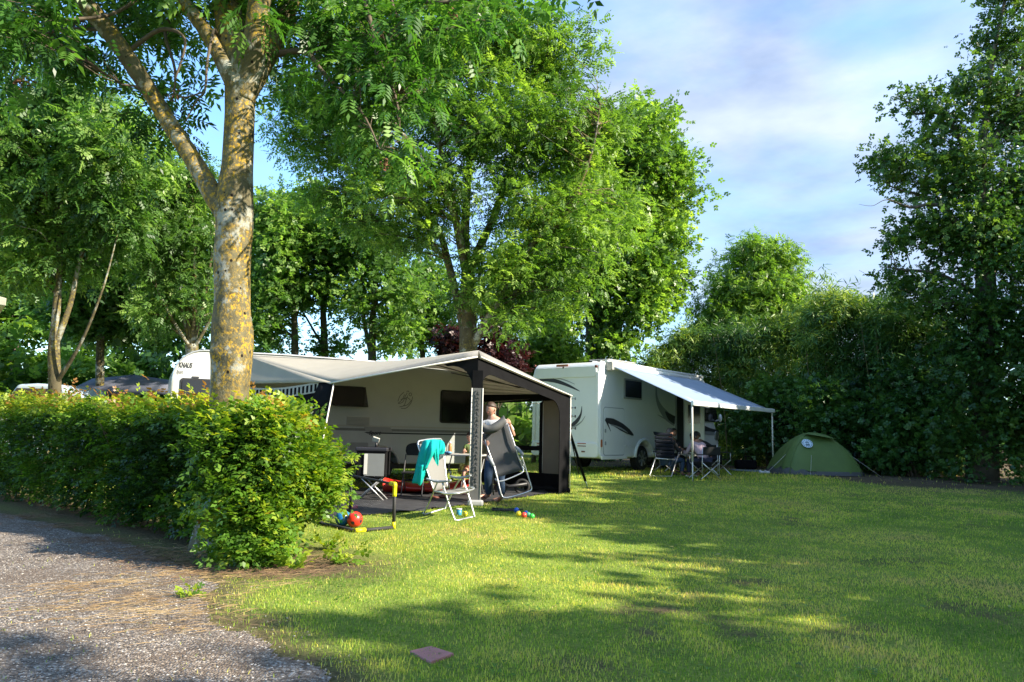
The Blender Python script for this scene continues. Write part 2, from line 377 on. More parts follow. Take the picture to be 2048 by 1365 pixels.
ra = N(t, 'ShaderNodeValToRGB'); ra.color_ramp.elements[0].color = (.05, .10, .018, 1); ra.color_ramp.elements[1].color = (.32, .38, .07, 1); ra.color_ramp.elements[0].position = .3; ra.color_ramp.elements[1].position = .75
mm = N(t, 'ShaderNodeMath', operation='MULTIPLY_ADD'); mm.inputs[1].default_value = .5; L(nb.outputs['Fac'], mm.inputs[0]); L(na.outputs['Fac'], mm.inputs[2])
m2 = N(t, 'ShaderNodeMath', operation='SUBTRACT'); m2.inputs[1].default_value = .25; L(mm.outputs[0], m2.inputs[0]); L(m2.outputs[0], ra.inputs[0])
rs = N(t, 'ShaderNodeValToRGB'); rs.color_ramp.elements[0].color = (.028, .020, .012, 1); rs.color_ramp.elements[1].color = (.20, .15, .085, 1); rs.color_ramp.elements[0].position = .35; rs.color_ramp.elements[1].position = .72; L(na.outputs['Fac'], rs.inputs[0])
mx = N(t, 'ShaderNodeMixRGB'); L(a_.outputs['Fac'], mx.inputs[0]); L(ra.outputs[0], mx.inputs[1]); L(rs.outputs[0], mx.inputs[2])
b = N(t, 'ShaderNodeBsdfPrincipled', _Roughness=.95); b.inputs['Specular IOR Level'].default_value = .15; L(mx.outputs[0], b.inputs['Base Color'])
bp = N(t, 'ShaderNodeBump', _Strength=.8, _Distance=.02); L(na.outputs['Fac'], bp.inputs['Height']); L(bp.outputs[0], b.inputs['Normal']); L(b.outputs[0], o.inputs[0])
M_LAWN = m
np_mesh('lawn', V, F, M_LAWN, tint=bare(X.ravel(), Y.ravel()), smooth=True, kind='structure')
# gravel path: a sheet 6 mm above
px_ = np.concatenate([np.arange(-30, -7.5, .25), np.arange(-7.5, .2, .045)]); py_ = np.concatenate([np.arange(-1.5, 2.6, .2), np.arange(2.6, 12, .045)])
X, Y = np.meshgrid(px_, py_); nx, ny = len(px_), len(py_); sdv = path_sd(X, Y)
Z = gz(X, Y)+.006+.012*(fnoise(X, Y, 2.)-.5)*np.clip(-sdv*3, 0, 1)
V = np.stack([X.ravel(), Y.ravel(), Z.ravel()], 1); I = (np.arange(ny-1)[:, None]*nx+np.arange(nx-1)[None]); cs = (sdv[:-1, :-1]+sdv[1:, 1:])/2
I = I[cs < 0]; F = np.stack([I, I+1, I+nx+1, I+nx], 1); us, inv = np.unique(F, return_inverse=True)
m, t, o = new_mat('gravel'); L = t.links.new; g_ = N(t, 'ShaderNodeNewGeometry')
vo = N(t, 'ShaderNodeTexVoronoi', _Scale=72.0); L(g_.outputs['Position'], vo.inputs['Vector'])
vr = N(t, 'ShaderNodeValToRGB'); e = vr.color_ramp.elements; e[0].position = .0; e[0].color = (.06, .05, .042, 1); e[1].position = 1; e[1].color = (.50, .46, .41, 1); k = e.new(.55); k.color = (.19, .16, .135, 1); k = e.new(.8); k.color = (.28, .235, .19, 1)
sp = N(t, 'ShaderNodeSeparateColor'); L(vo.outputs['Color'], sp.inputs[0]); L(sp.outputs[0], vr.inputs[0])
nb = N(t, 'ShaderNodeTexNoise', _Scale=1.6, _Detail=7.0, _Roughness=.65); L(g_.outputs['Position'], nb.inputs['Vector'])
rb = N(t, 'ShaderNodeValToRGB'); rb.color_ramp.elements[0].position = .42; rb.color_ramp.elements[1].position = .7; rb.color_ramp.elements[1].color = (.75, .75, .75, 1); L(nb.outputs['Fac'], rb.inputs[0])
mx = N(t, 'ShaderNodeMixRGB'); L(rb.outputs[0], mx.inputs[0]); L(vr.outputs[0], mx.inputs[1]); mx.inputs[2].default_value = (.12, .08, .05, 1)
b = N(t, 'ShaderNodeBsdfPrincipled', _Roughness=.85); b.inputs['Specular IOR Level'].default_value = .3; L(mx.outputs[0], b.inputs['Base Color'])
bp = N(t, 'ShaderNodeBump', _Strength=1.0, _Distance=.012, invert=True); L(vo.outputs['Distance'], bp.inputs['Height']); L(bp.outputs[0], b.inputs['Normal']); L(b.outputs[0], o.inputs[0])
M_GRAVEL = m
np_mesh('gravel_path', V[us], inv.reshape(F.shape), M_GRAVEL, smooth=True, kind='structure')
# loose pebbles
rng = np.random.default_rng(11)
oct_ = np.array([(1, 0, 0), (0, 1, 0), (-1, 0, 0), (0, -1, 0), (0, 0, .7), (0, 0, -.5)], float); of = np.array([(0, 1, 4), (1, 2, 4), (2, 3, 4), (3, 0, 4)])
P = np.stack([rng.uniform(-5.5, -.6, 90000), 3.2+5*rng.random(90000)**1.4, np.zeros(90000)], 1); q = path_sd(P[:, 0], P[:, 1]); P = P[(q < .03) | ((q < .3) & (rng.random(len(q)) < .15))]
P = P[:22000]; P[:, 2] = gz(P[:, 0], P[:, 1])+.007
ang = rng.random(len(P))*6.28; Bz = np.zeros((len(P), 3, 3)); Bz[:, 0, 0] = np.cos(ang); Bz[:, 0, 1] = np.sin(ang); Bz[:, 1, 0] = -np.sin(ang)*.7; Bz[:, 1, 1] = np.cos(ang)*.7; Bz[:, 2, 2] = .8
V, F, tn = scatter(oct_, of, P, Bz, .003+.007*rng.random(len(P))**2, rng)
m, t, o = new_mat('pebbles'); L = t.links.new; a_ = N(t, 'ShaderNodeAttribute', attribute_name='tint'); r = N(t, 'ShaderNodeValToRGB'); e = r.color_ramp.elements
e[0].color = (.06, .05, .04, 1); e[1].color = (.60, .56, .50, 1); k = e.new(.45); k.color = (.19, .16, .13, 1); k = e.new(.75); k.color = (.32, .265, .205, 1); L(a_.outputs['Fac'], r.inputs[0])
b = N(t, 'ShaderNodeBsdfPrincipled', _Roughness=.75); L(r.outputs[0], b.inputs['Base Color']); L(b.outputs[0], o.inputs[0])
np_mesh('gravel', V, F, m, tint=tn, kind='stuff')
# ================================================================ grass
M_GRASS = leaf_mat('grass', (.070, .170, .020), (.28, .41, .045), (.76, .68, .15), transl=.40, tcol=(1.7, 1.7, .7), rough=.5, patch=.75, dry=(.55, .42, .18))
def grass_zone(n, x0, x1, y0, y1, h, wd, seed, three):
    rng = np.random.default_rng(seed); y = y0+(y1-y0)*rng.random(n); hw = .76*y+.6
    x = (rng.random(n)*2-1)*hw; ok = (x > x0) & (x < x1); x = x[ok]; y = y[ok]
    br = bare(x, y); sdp = path_sd(x, y); s_, t_ = hedge_c(x, y)
    den = 1-br*.97; keep = (rng.random(len(x)) < den*(.45+.8*fnoise(x, y, 5))) & ((sdp > .0) | (rng.random(len(x)) < .012)) & ~((t_ > .15) & (t_ < 1.2) & (s_ > -.2)) & ~((t_ > -.6) & (t_ < .2) & (s_ > .2) & (rng.random(len(x)) < .93))
    keep &= ~on_sheet(x, y)
    x = x[keep]; y = y[keep]; n = len(x); z = gz(x, y)
    big = fnoise(x, y, .9); fine = fnoise(x, y, 4)
    hh = h*(.55+.9*rng.random(n))*(.6+.9*fine)*(1+.5*(rng.random(n) < .03)); ang = rng.random(n)*6.283; lean = rng.random(n)*.75; la = rng.random(n)*6.283
    wv = wd*(.6+.8*rng.random(n)); cx, sx_ = np.cos(ang)*wv/2, np.sin(ang)*wv/2; lx, ly = np.cos(la)*lean*hh, np.sin(la)*lean*hh
    tn = np.clip(.20+.95*(big-.18)+.7*(fine-.5)+rng.normal(0, .17, n)+.45*(rng.random(n) < .15), 0, 1)
    b0 = np.stack([x-cx, y-sx_, z-.003], 1); b1 = np.stack([x+cx, y+sx_, z-.003], 1); tip = np.stack([x+lx, y+ly, z+hh*.92], 1)
    if three:
        m0 = np.stack([x-cx*.8+lx*.3, y-sx_*.8+ly*.3, z+hh*.55], 1); m1 = np.stack([x+cx*.8+lx*.3, y+sx_*.8+ly*.3, z+hh*.55], 1)
        V = np.stack([b0, b1, m1, m0, tip], 1).reshape(-1, 3); k = np.arange(n)*5
        return V, np.concatenate([np.stack([k, k+1, k+2], 1), np.stack([k, k+2, k+3], 1), np.stack([k+3, k+2, k+4], 1)]), np.repeat(tn, 5)
    V = np.stack([b0, b1, tip], 1).reshape(-1, 3); k = np.arange(n)*3
    return V, np.stack([k, k+1, k+2], 1), np.repeat(tn, 3)
SHEET_PX = [(600, 1048), (700, 1034), (840, 1023), (938, 1011), (1000, 1002), (1070, 992), (1140, 984)]
SHEET = [gp(*p).xy for p in SHEET_PX]
# corner behind the awning, against the caravan
SHEET += [Vector((-.7, 16.2)), Vector((-5.2, 13.9))]; SHEET.insert(0, Vector((-4.1, 10.6)))
SHEETA = np.array([tuple(p) for p in SHEET])
def on_sheet(x, y): return inside(x, y, SHEETA)
# ================================================================ caravan
M_WHITE = mat('caravan_white', (.56, .57, .55), .35, var=.04, scale=2, coat=.3, dirt=.10)
M_CREAM = mat('caravan_cream', (.52, .50, .44), .45, var=.04, scale=2, dirt=.12)
M_GLASSD = mat('dark_acrylic', (.015, .016, .018), .12, var=.1, spec=.6, coat=.3)
M_GREYP = mat('grey_plastic', (.22, .22, .21), .5, var=.08)
M_LGREY = mat('light_grey', (.36, .36, .345), .5, var=.05)
M_BLACKP = mat('black_plastic', (.018, .018, .02), .45, var=.2)
M_RUBBER = mat('rubber', (.02, .02, .02), .8, var=.2)
M_STEEL = mat('steel', (.55, .56, .58), .35, metal=.9, var=.06)
M_ALU = mat('aluminium', (.62, .63, .64), .38, metal=.75, var=.05)
M_INK = mat('ink', (.03, .03, .035), .5, var=.05)
CR = Vector((-.845, 17.0, 0)); CU = Vector((.891, .454, 0)).normalized(); CL = 6.45
PC = Plane(CR-CU*CL, CU)       # caravan side: a from 0 (front, left) to CL
CB = gzf(-3.5, 15.6)
car = empty('caravan', (PC.O.x, PC.O.y, CB), math.atan2(CU.y, CU.x), label='white touring caravan parked behind the open grey awning', cat='caravan')
zt = 2.66
def cprof():
    p = [(.25, .42), (.05, .75), (0, 1.35)]
    for i in range(0, 9): t = R(90*i/8); p.append((.02+.55*(1-math.cos(t)), 2.08+.56*math.sin(t)))
    p += [(2.2, zt), (4.3, zt-.02), (CL-.5, zt-.06)]
    for i in range(1, 9): t = R(90*i/8); p.append((CL-.5+.5*math.sin(t), zt-.62+.56*math.cos(t)))
    p += [(CL, 1.2), (CL-.08, .42)]
    wc, wr = 4.18, .42
    p += [(wc+wr, .42)]
    for i in range(1, 8): t = R(180*i/8); p.append((wc+wr*math.cos(t), .42+wr*.82*math.sin(t)))
    p += [(wc-wr, .42)]
    return p
wcx, _ = PC.px(757, 950)
prof_c = cprof(); shift = wcx-4.18
prof_c = [(a+shift if (3.7 < a < 4.65 and z < .8) else a, z) for a, z in prof_c]
wcx_ = wcx
back = -PC.N*2.25
MB().prism([PC.w(a, CB+z) for a, z in prof_c], back).build('body', M_WHITE, car, bevel=.035, seg=3)
# roof cap rail along the near edge
rail = [PC.w(a, CB+z, .012) for a, z in prof_c[2:23]]
MB().tube(rail, .018, 6).build('awning_rail', M_ALU, car)
def cpx(px, py): a, z = PC.px(px, py); return (a, z)
def cbox(px0, py0, px1, py1): a0, z1 = cpx(px0, py0); a1, z0 = cpx(px1, py1); return a0, z0, a1, z1
# windows
def window(pl, b, root, r=.06, m=M_GLASSD, fr=None, name='window', div=None, off=.004, th=.02):
    f = panel(pl, rrect(b[0], b[1], b[2], b[3], r), off, th, name, fr or M_BLACKP, root, bevel=.005)
    panel(pl, rrect(b[0]+.035, b[1]+.035, b[2]-.035, b[3]-.035, r*.7), off+th+.001, .012, 'pane', m, f)
    return f
b1 = cbox(664, 771, 728, 814)
f = panel(PC, rrect(b1[0], b1[1], b1[2], b1[3], .06), .004, .02, 'window', M_BLACKP, car, bevel=.005)
panel(PC, rrect(b1[0]+.04, b1[1]+.04, b1[2]-.04, b1[3]-.04, .04), .026, .004, 'blind', mat('net_curtain', (.16, .14, .12), .8, var=.2, scale=12), f)
# its pane is hinged open at the top
M_SMOKE = mat('smoked_acrylic', (.03, .028, .027), .1, var=.05, alpha=.62)
t0, t1 = PC.w(b1[0]+.02, b1[3]-.02, .05), PC.w(b1[2]+.0, b1[3]-.02, .05); q = Vector((0, 0, -.42))+PC.N*.26
mb = MB(); mb.prism([t0, t1, t1+q, t0+q], PC.N*.012+Vector((0, 0, .008))); mb.build('open_pane', M_SMOKE, f)
mb = MB(); mb.tube([t0, t1, t1+q, t0+q], .011, 6, closed=True); mb.tube([t1+q*.9, PC.w(b1[2]-.05, b1[1]+.1, .02)], .006, 5); mb.build('pane_edge', M_BLACKP, f)
b2 = cbox(881, 780, 948, 850); b2 = (b2[0], b2[1]+.02, b2[2], b2[3])
window(PC, b2, car)
b3 = cbox(361, 756, 425, 832); window(PC, b3, car, r=.05)
panel(PC, rrect(*cbox(384, 753, 398, 757), .005), .004, .012, 'vent_slot', M_INK, car)
# fridge vent grille
b4 = cbox(694, 833, 739, 853); vg = panel(PC, rrect(*b4, .02), .004, .014, 'vent_grille', M_CREAM, car, bevel=.004)
for i in range(6):
    z = b4[1]+.03+(b4[3]-b4[1]-.06)*i/5; panel(PC, [(b4[0]+.02, z-.007), (b4[2]-.02, z-.007), (b4[2]-.02, z+.007), (b4[0]+.02, z+.007)], .018, .008, 'slat', M_LGREY, vg)
# lower side: moulding and decor stripes (flat print)
z0 = cpx(800, 862)[1]
panel(PC, [(.04, z0+.07), (CL-.06, z0+.07), (CL-.06, z0+.10), (.04, z0+.10)], .002, .016, 'side_moulding', M_CREAM, car)
panel(PC, [(.06, z0-.02), (CL-.08, z0-.02), (CL-.08, z0+.035), (.06, z0+.035)], .002, .003, 'stripe', M_GREYP, car)
panel(PC, [(cpx(735, 860)[0], z0-.075), (CL-.08, z0-.075), (CL-.08, z0-.045), (cpx(728, 860)[0], z0-.045)], .002, .003, 'dark_stripe', M_INK, car)
a0, zz = cpx(727, 857); a1, _ = cpx(780, 857)
panel(PC, [(a0, z0+.075), (a0+.06, z0-.04), (a1+.07, z0-.04), (a1, z0+.075)], .006, .003, 'decal', M_LGREY, car)
a, z = cpx(737, 869); text('model_lettering', 'Sport', PC, (a, z-.005), .115, M_INK, car, shear=.3, off=.012)
a, z = cpx(357, 735); text('maker_lettering', 'KNAUS', PC, (a, z), .145, M_INK, car, shear=.25, off=.006, xs=.5)
a, z = cpx(353, 747); text('model_lettering', 'Sport', PC, (a, z), .10, M_GREYP, car, shear=.25, off=.006, xs=.5)
# emblem: sweeping line drawing on the wall
M_EMB = mat('emblem_grey', (.20, .20, .19), .6, var=.05); mb = MB()
ce = cpx(810, 802); k = .175
for pts in ([(-.9, -.3), (-.4, .1), (-.1, .7)], [(-.9, -.35), (-.3, -.15), (.0, .5), (.25, .9)], [(-.7, -.7), (-.1, -.5), (.2, .3), (.35, .6)], [(-.5, -.85), (.2, -.8), (.8, -.2), (1, .5)], [(-.95, -.1), (-.7, .5), (-.2, .95)], [(-.2, .2), (.3, .35), (.7, .1)], [(-.2, -.6), (.4, -.4), (.85, .1)], [(.45, .75), (.7, .9), (.85, .7), (.65, .55), (.45, .75)], [(.15, 1.0), (.35, 1.1), (.5, .95)], [(-.6, .1), (-.1, .25), (.2, .1)]):
    c = curve2([(ce[0]+x*k, ce[1]+y*k*1.15, 0) for x, y in pts], 4); mb.prism([PC.w(q[0], q[1], .003) for q in thick_line([(p.x, p.y) for p in c], .016)], PC.N*.002)
mb.build('emblem', M_EMB, car)
# service flap, skirt, wheel arch, wheel
panel(PC, rrect(*cbox(700, 885, 735, 915), .03), .003, .01, 'service_flap', M_LGREY, car, bevel=.003)
for i in range(1): 
    wm = MB(); c = PC.w(wcx_, CB+.33, -.02); wh = MB()
    M = Matrix(((CU.x, PC.N.x, 0), (CU.y, PC.N.y, 0), (0, 0, 1)))
def wheel(root, pl, a, zc, rad, wd, off, group=None, spokes=6, rimm=None):
    c = pl.w(a, zc, off); P = [c+pl.U*(math.cos(t)*rad)+Vector((0, 0, math.sin(t)*rad)) for t in np.linspace(0, 2*math.pi, 29)[:-1]]
    w_ = MB().prism(P, -pl.N*wd).build('tyre', M_RUBBER, root, bevel=.03)
    r2 = rad*.66; P = [c+pl.U*(math.cos(t)*r2)+Vector((0, 0, math.sin(t)*r2)) for t in np.linspace(0, 2*math.pi, 25)[:-1]]
    mb = MB(); mb.prism([p+pl.N*.004 for p in P], -pl.N*.02); mb.build('rim', mat('rim', (.10, .105, .11), .4, metal=.5, var=.1), w_)
    mb = MB()
    for i in range(spokes):
        t = 2*math.pi*i/spokes; d = pl.U*math.cos(t)+Vector((0, 0, math.sin(t))); s = pl.U*-math.sin(t)+Vector((0, 0, math.cos(t)))
        mb.prism([c+pl.N*.006+d*.03+s*.02, c+pl.N*.006+d*r2*.95+s*.035, c+pl.N*.006+d*r2*.95-s*.035, c+pl.N*.006+d*.03-s*.02], pl.N*.012)
    mb.build('spokes', rimm or M_STEEL, w_, bevel=.003); return w_
wheel(car, PC, wcx_, CB+.33, .33, .2, -.05)
MB().tube([PC.w(wcx_+.44*math.cos(t), CB+.42+.38*math.sin(t), .0) for t in np.linspace(0, math.pi, 13)], .025, 8).build('wheel_arch_trim', M_CREAM, car)
mb = MB(); mb.prism([PC.w(.4, CB+.30, -.3), PC.w(CL-.2, CB+.30, -.3), PC.w(CL-.2, CB+.45, -.3), PC.w(.4, CB+.45, -.3)], -PC.N*1.6); mb.build('chassis', M_BLACKP, car)
# roof hatches
mb = MB(); mb.box(PC.w(2.75, CB+zt+.035, -.9), (1.3, .7, .07), math.atan2(CU.y, CU.x)); mb.build('roof_hatch', M_GREYP, car, bevel=.02)
p = at(782, 712, PC.w(4.9, 0, -.6).y); MB().tube([Vector((p.x, p.y, CB+zt-.02)), Vector((p.x, p.y, CB+zt+.10))], .06, 12).build('roof_vent', M_WHITE, car)
# steady legs
for a in (.7, CL-.5): MB().tube([PC.w(a, CB+.35, -.25), PC.w(a+.12, CB+.02, -.25)], .025, 6).build('steady_leg', M_STEEL, car)

# ================================================================ awning
M_ROOF = mat('awning_roof', (.50, .475, .415), .8, var=.05, scale=3, transl=.35, bump=.15, bscale=300, spec=.2)
M_BLKF = mat('black_fabric', (.0085, .0085, .0095), .9, var=.2, scale=5, bump=.1, bscale=200, spec=.08)
M_GRYF = mat('grey_fabric', (.23, .225, .215), .85, var=.10, scale=14, bump=.3, bscale=60, spec=.2)
M_TANF = mat('tan_fabric', (.235, .205, .165), .85, var=.06, scale=3, spec=.2, transl=.25)
M_PIPE = mat('white_piping', (.68, .66, .60), .5, var=.05)
M_CLEAR, t, o = new_mat('clear_foil'); tr = N(t, 'ShaderNodeBsdfTransparent'); tr.inputs[0].default_value = (.86, .88, .87, 1); gl = N(t, 'ShaderNodeBsdfGlossy', _Roughness=.12); ms = N(t, 'ShaderNodeMixShader'); ms.inputs[0].default_value = .07
t.links.new(tr.outputs[0], ms.inputs[1]); t.links.new(gl.outputs[0], ms.inputs[2]); t.links.new(ms.outputs[0], o.inputs[0])
gL = 12.98; pL = at(664, 765, gL); pR = at(1140, 791, 15.0)
cb = gp(938, 1012); pC = at(957, 713, cb.y)
Lg = Vector((pL.x, pL.y, gzf(pL.x, pL.y))); Rg = gp(1140, 985); Rg = Vector((pR.x, pR.y, gzf(pR.x, pR.y))); Cg = Vector((pC.x, pC.y, gzf(pC.x, pC.y)))
aw = empty('awning', (pC.x, pC.y+1.5, 0), label='large grey and black caravan awning with open front and gabled peak', cat='awning')
ra = PC.px(488, 698)[0]; A0 = PC.w(ra, CB+2.60, .03); A0b = PC.w(ra-.25, CB+2.0, .03)
B0 = PC.w(CL-.62, CB+2.58, .03); B0b = PC.w(CL-.06, CB+1.9, .03)
M0 = PC.w(PC.px(776, 715)[0], CB+2.64, .03)
up = Vector((0, 0, .10))
mb = MB(); mb.patch(A0, M0, pC+up, pL, 12, 12, .05); mb.build('roof_left', M_ROOF, aw, solid=.004)
mb = MB(); mb.patch(M0, B0, pR, pC+up, 12, 12, .03); mb.build('roof_right', M_ROOF, aw, solid=.004)
mb = MB(); mb.patch(A0, A0, pL, A0b, 8, 8, .03); mb.build('roof_hip', M_ROOF, aw, solid=.004)
arc_ = [B0]+[PC.w(a+.02, CB+z+.02, .03) for a, z in prof_c[15:23]]+[B0b+Vector((.03, 0, -.1))]
mb = MB()
for a_, b_ in zip(arc_[:-1], arc_[1:]): mb.patch(a_, b_, pR, pR, 2, 8)
mb.build('roof_hip', M_ROOF, aw, solid=.004)
# front fascia with white piping
for P, Q in ((pL, pC), (pC, pR)):
    n = Vector(((Q-P).y, -(Q-P).x, 0)).normalized()
    MB().patch(P+up*(.0 if P is pL else 1), Q+up*(1 if Q is pC else 0), Q+n*.045-up*.15, P+n*.045-up*.15, 10, 2).build('fascia', M_GRYF, aw, solid=.006)
    MB().tube([P+n*.05-up*.15, Q+n*.05-up*.15], .015, 6).build('piping', M_PIPE, aw)
UL = (Cg-Lg); UL.z = 0; PL = Plane(Lg, UL); WL = UL.length; UR = (Rg-Cg); UR.z = 0; PR = Plane(Cg, UR); WR = UR.length
def awl(s, W, z0, z1): return z0+(z1-z0)*s/W
# right front panel frame: top band, gusset at the peak and a wide post at the corner
def arch(pl, W, zs, ze, g0, post, band, r, name, flip=False, post0=.1):
    """outline of a fabric frame around an arched opening; s=0 at the peak"""
    top = lambda s: zs+(ze-zs)*s/W-.03
    out = [(0, top(0)), (W, top(W)), (W, g0)]
    inn = [(W-post, g0), (W-post, top(W)-band-r)]
    for i in range(1, 7): t = R(90*i/6); s = W-post-r+r*math.cos(t); inn.append((s, top(s)-band-r+r*math.sin(t)))
    for i in range(0, 7): t = R(90*i/6); s = post0+r*1.1-r*1.1*math.sin(t); inn.append((s, top(s)-band-r*1.1+r*1.1*math.cos(t)))
    inn += [(post0, 1.0+g0), (0, 1.0+g0)]
    return out+inn
ptsR = arch(PR, WR, pC.z, pR.z, Rg.z, .42, .20, .30, 'frame')
PRb = PR
panel(PRb, [(a, z) for a, z in ptsR], -.01, .012, 'front_frame', M_BLKF, aw)
# left front: narrow black corner panel and the gusset at the peak
PLr = Plane(Cg, -UL); topL = lambda s: pC.z+(pL.z-pC.z)*s/WL-.03
g = [(0, topL(0)), (.62, topL(.62))]
for i in range(0, 8): t = R(90*i/7); s = .10+.45*(1-math.sin(t)); g.append((s, topL(s)-.05-.42*(1-math.cos(t))))
g += [(.10, 1.0), (0, 1.0)]
mb = MB(); mb.prism([Cg+Vector((-UL.normalized().x*s, -UL.normalized().y*s, 0))+Vector((0, 0, z-Cg.z)) for s, z in g], PL.N*.012); mb.build('gusset', M_BLKF, aw)
# centre post: folded panel with grey zip face
bs = Vector((1, -.05, 0)).normalized(); nn = Vector((0, -1, 0)); w2 = .088
low, hi = cb.z+.06, 1.95
lean = Vector((0, 0, 0))
def cp(x, z, off=0): return Vector((Cg.x, Cg.y, z))+bs*x+nn*off
mb = MB(); mb.prism([cp(-w2, hi-.03, .02), cp(w2, hi-.03, .02), cp(w2, 2.25, .02), cp(-w2, 2.25, .02)], -nn*.04); mb.build('post_top', M_BLKF, aw)
mb = MB(); mb.prism([cp(-w2, low), cp(w2, low), cp(w2, hi), cp(-w2, hi)], nn*.03); mb.build('centre_panel', mat('panel_fabric', (.14, .138, .13), .85, var=.1, scale=14, spec=.2), aw)
mb = MB()
for x in (-w2-.005, w2+.005): mb.tube([cp(x, low, .03), cp(x, hi, .03)], .009, 6)
mb.build('panel_piping', M_PIPE, aw)
# gathered curtain strip down the middle of the panel
mb = MB(); zz = np.linspace(low+.25, hi-.03, 60)
for i in range(59):
    for s in (-1, 1): x = s*.02+.012*math.sin(i*1.9+s); mb.box(cp(x, (zz[i]+zz[i+1])/2, .040+.006*math.sin(i*2.7)), (.040, .016, .020), .0, M=Matrix.Rotation(.7*s+.3*math.sin(i), 3, 'Y').to_4x4())
mb.build('curtain_ruffle', mat('ruffle', (.10, .10, .098), .8, var=.2, scale=30), aw, kind='stuff')
MB().tube([cp(0, low-.05, -.05), cp(0, pC.z, -.05)], .016, 8).build('pole', M_STEEL, aw)
mb = MB(); mb.box(cp(.02, cb.z+.05, .03), (.26, .14, .10)); mb.build('storm_flap', M_LGREY, aw, bevel=.03)
# left corner panel (leans outward at the foot) and left wall
n0 = UL.normalized()
q0, q1 = at(640, 762, 13.2), at(668, 769, 12.95); e0, e1 = at(604, 850, 12.9), at(652, 850, 12.75); d0, d1 = q0+(e0-q0)*2.75, q1+(e1-q1)*2.7; d0.z = d1.z = .0
mb = MB(); mb.patch(q0, q1, d1, d0, 3, 10); mb.build('corner_panel', M_BLKF, aw, solid=.006)
MB().tube([q1+Vector((0, -.02, 0)), d1+Vector((0, -.02, 0))], .014, 6).build('piping', M_PIPE, aw)
MB().tube([pL+Vector((0, .06, -.05)), d1+Vector((-.1, .1, 0))], .015, 6).build('pole', M_STEEL, aw)
Ab = Vector((A0b.x, A0b.y, gzf(A0b.x, A0b.y))); t_l, t_r = A0b, q0; zt_ = Vector((0, 0, .17))
PWL = Plane(Vector((t_l.x, t_l.y, 0)), Vector((t_r.x-t_l.x, t_r.y-t_l.y, 0)))
WWL = Vector((t_r.x-t_l.x, t_r.y-t_l.y, 0)).length; zl = lambda s, d=0: t_l.z+(t_r.z-t_l.z)*s/WWL-d-.10*math.sin(math.pi*s/WWL)
# striped valance: separate dark and light blocks
M_STW = mat('valance_light', (.50, .49, .45), .8, var=.05, transl=.2)
mb = MB(); nb_ = 24
ss = np.linspace(.02, WWL-.02, nb_*2+1)
top_ = [(s, zl(s, .01)) for s in ss]; bot_ = [(s, zl(s, .20)) for s in ss[::-1]]
panel(PWL, top_+bot_, .0, .006, 'valance', M_STW, aw)
for i in range(nb_):
    s0, s1 = ss[2*i], ss[2*i+1]; panel(PWL, [(s0, zl(s0, .175)), (s1, zl(s1, .175)), (s1, zl(s1, .045)), (s0, zl(s0, .045))], .008, .003, 'valance_block', M_BLKF, aw)
panel(PWL, [(s, zl(s, .20)) for s in ss]+[(WWL, 0.02), (0, .02)], -.012, .006, 'left_wall', M_BLKF, aw)
panel(PWL, rrect(WWL*.45, .75, WWL*.9, 1.62, .08), .0, .004, 'side_window', mat('dull_window', (.05, .055, .055), .25, var=.3, scale=3), aw)
# right wall: from the caravan's end out to the right corner
W0 = PC.w(CL-.03, 0, .02); PW = Plane(W0, Vector((Rg.x-W0.x, Rg.y-W0.y, 0))); WW = Vector((Rg.x-W0.x, Rg.y-W0.y, 0)).length
zwt = lambda s: B0b.z+.12+(pR.z-.03-B0b.z-.06)*s/WW
NI = -PW.N if PW.N.y > 0 else PW.N
def wpx(px, py): a, z = PW.px(px, py); return (max(0.0, min(WW, a)), z)
def wpanel(pts, name, m, off=0, th=.006, **k): return MB().prism([PW.w(a, z, off) for a, z in pts], PW.N*th).build(name, m, aw, **k)
gw = Rg.z
wl, wt = wpx(992, 808); wr, _ = wpx(1080, 806); zb1 = wpx(1085, 893)[1]; zb2 = wpx(1085, 902)[1]; zb3 = wpx(1092, 947)[1]
wpanel([(0, wt+.0), (WW, wt+.05), (WW, zwt(WW)), (0, zwt(0))], 'wall_top', M_BLKF)
wpanel([(0, gw+.02), (WW, gw+.02), (WW, zb3), (0, zb3)], 'mud_wall', M_BLKF)
wpanel([(0, zb3), (wl, zb3), (wl, wt), (0, wt)], 'inner_panel', M_TANF)
wpanel([(wl, zb3), (wr, zb3), (wr, zb2), (wl, zb2)], 'lower_window', M_CLEAR, off=.002, th=.003)
wpanel([(wl, zb2), (wr, zb2), (wr, zb1), (wl, zb1)], 'wall_bar', M_BLKF)
wpanel([(wl, zb1), (wr, zb1), (wr, wt), (wl, wt)], 'window', M_CLEAR, off=.002, th=.003)
wpanel([(wr, zb3), (wr+.10, zb3), (wr+.10, wt+.05), (wr, wt)], 'window_bar', M_BLKF)
wpanel([(wr+.10, zb3), (WW-.02, zb3), (WW-.02, wt+.05), (wr+.10, wt+.05)], 'side_panel', M_TANF)
wpanel([(WW-.13, gw+.02), (WW, gw+.02), (WW, zwt(WW)), (WW-.13, zwt(WW))], 'corner_band', M_BLKF, off=.008)
mb = MB()
for s in (wl, wr+.105, WW-.14): mb.tube([PW.w(s, zb3, .012), PW.w(s, wt, .012)], .006, 5)
mb.tube([PW.w(wl, wt-.01, .012), PW.w(wr, wt-.01, .012)], .006, 5); mb.build('wall_piping', M_PIPE, aw)
for f_ in (.28, .5, .72):
    s = wl+(wr-wl)*f_; MB().box(PW.w(s, wt-.13, .01), (.012, .01, .26)).build('curtain_hook', M_BLACKP, aw)
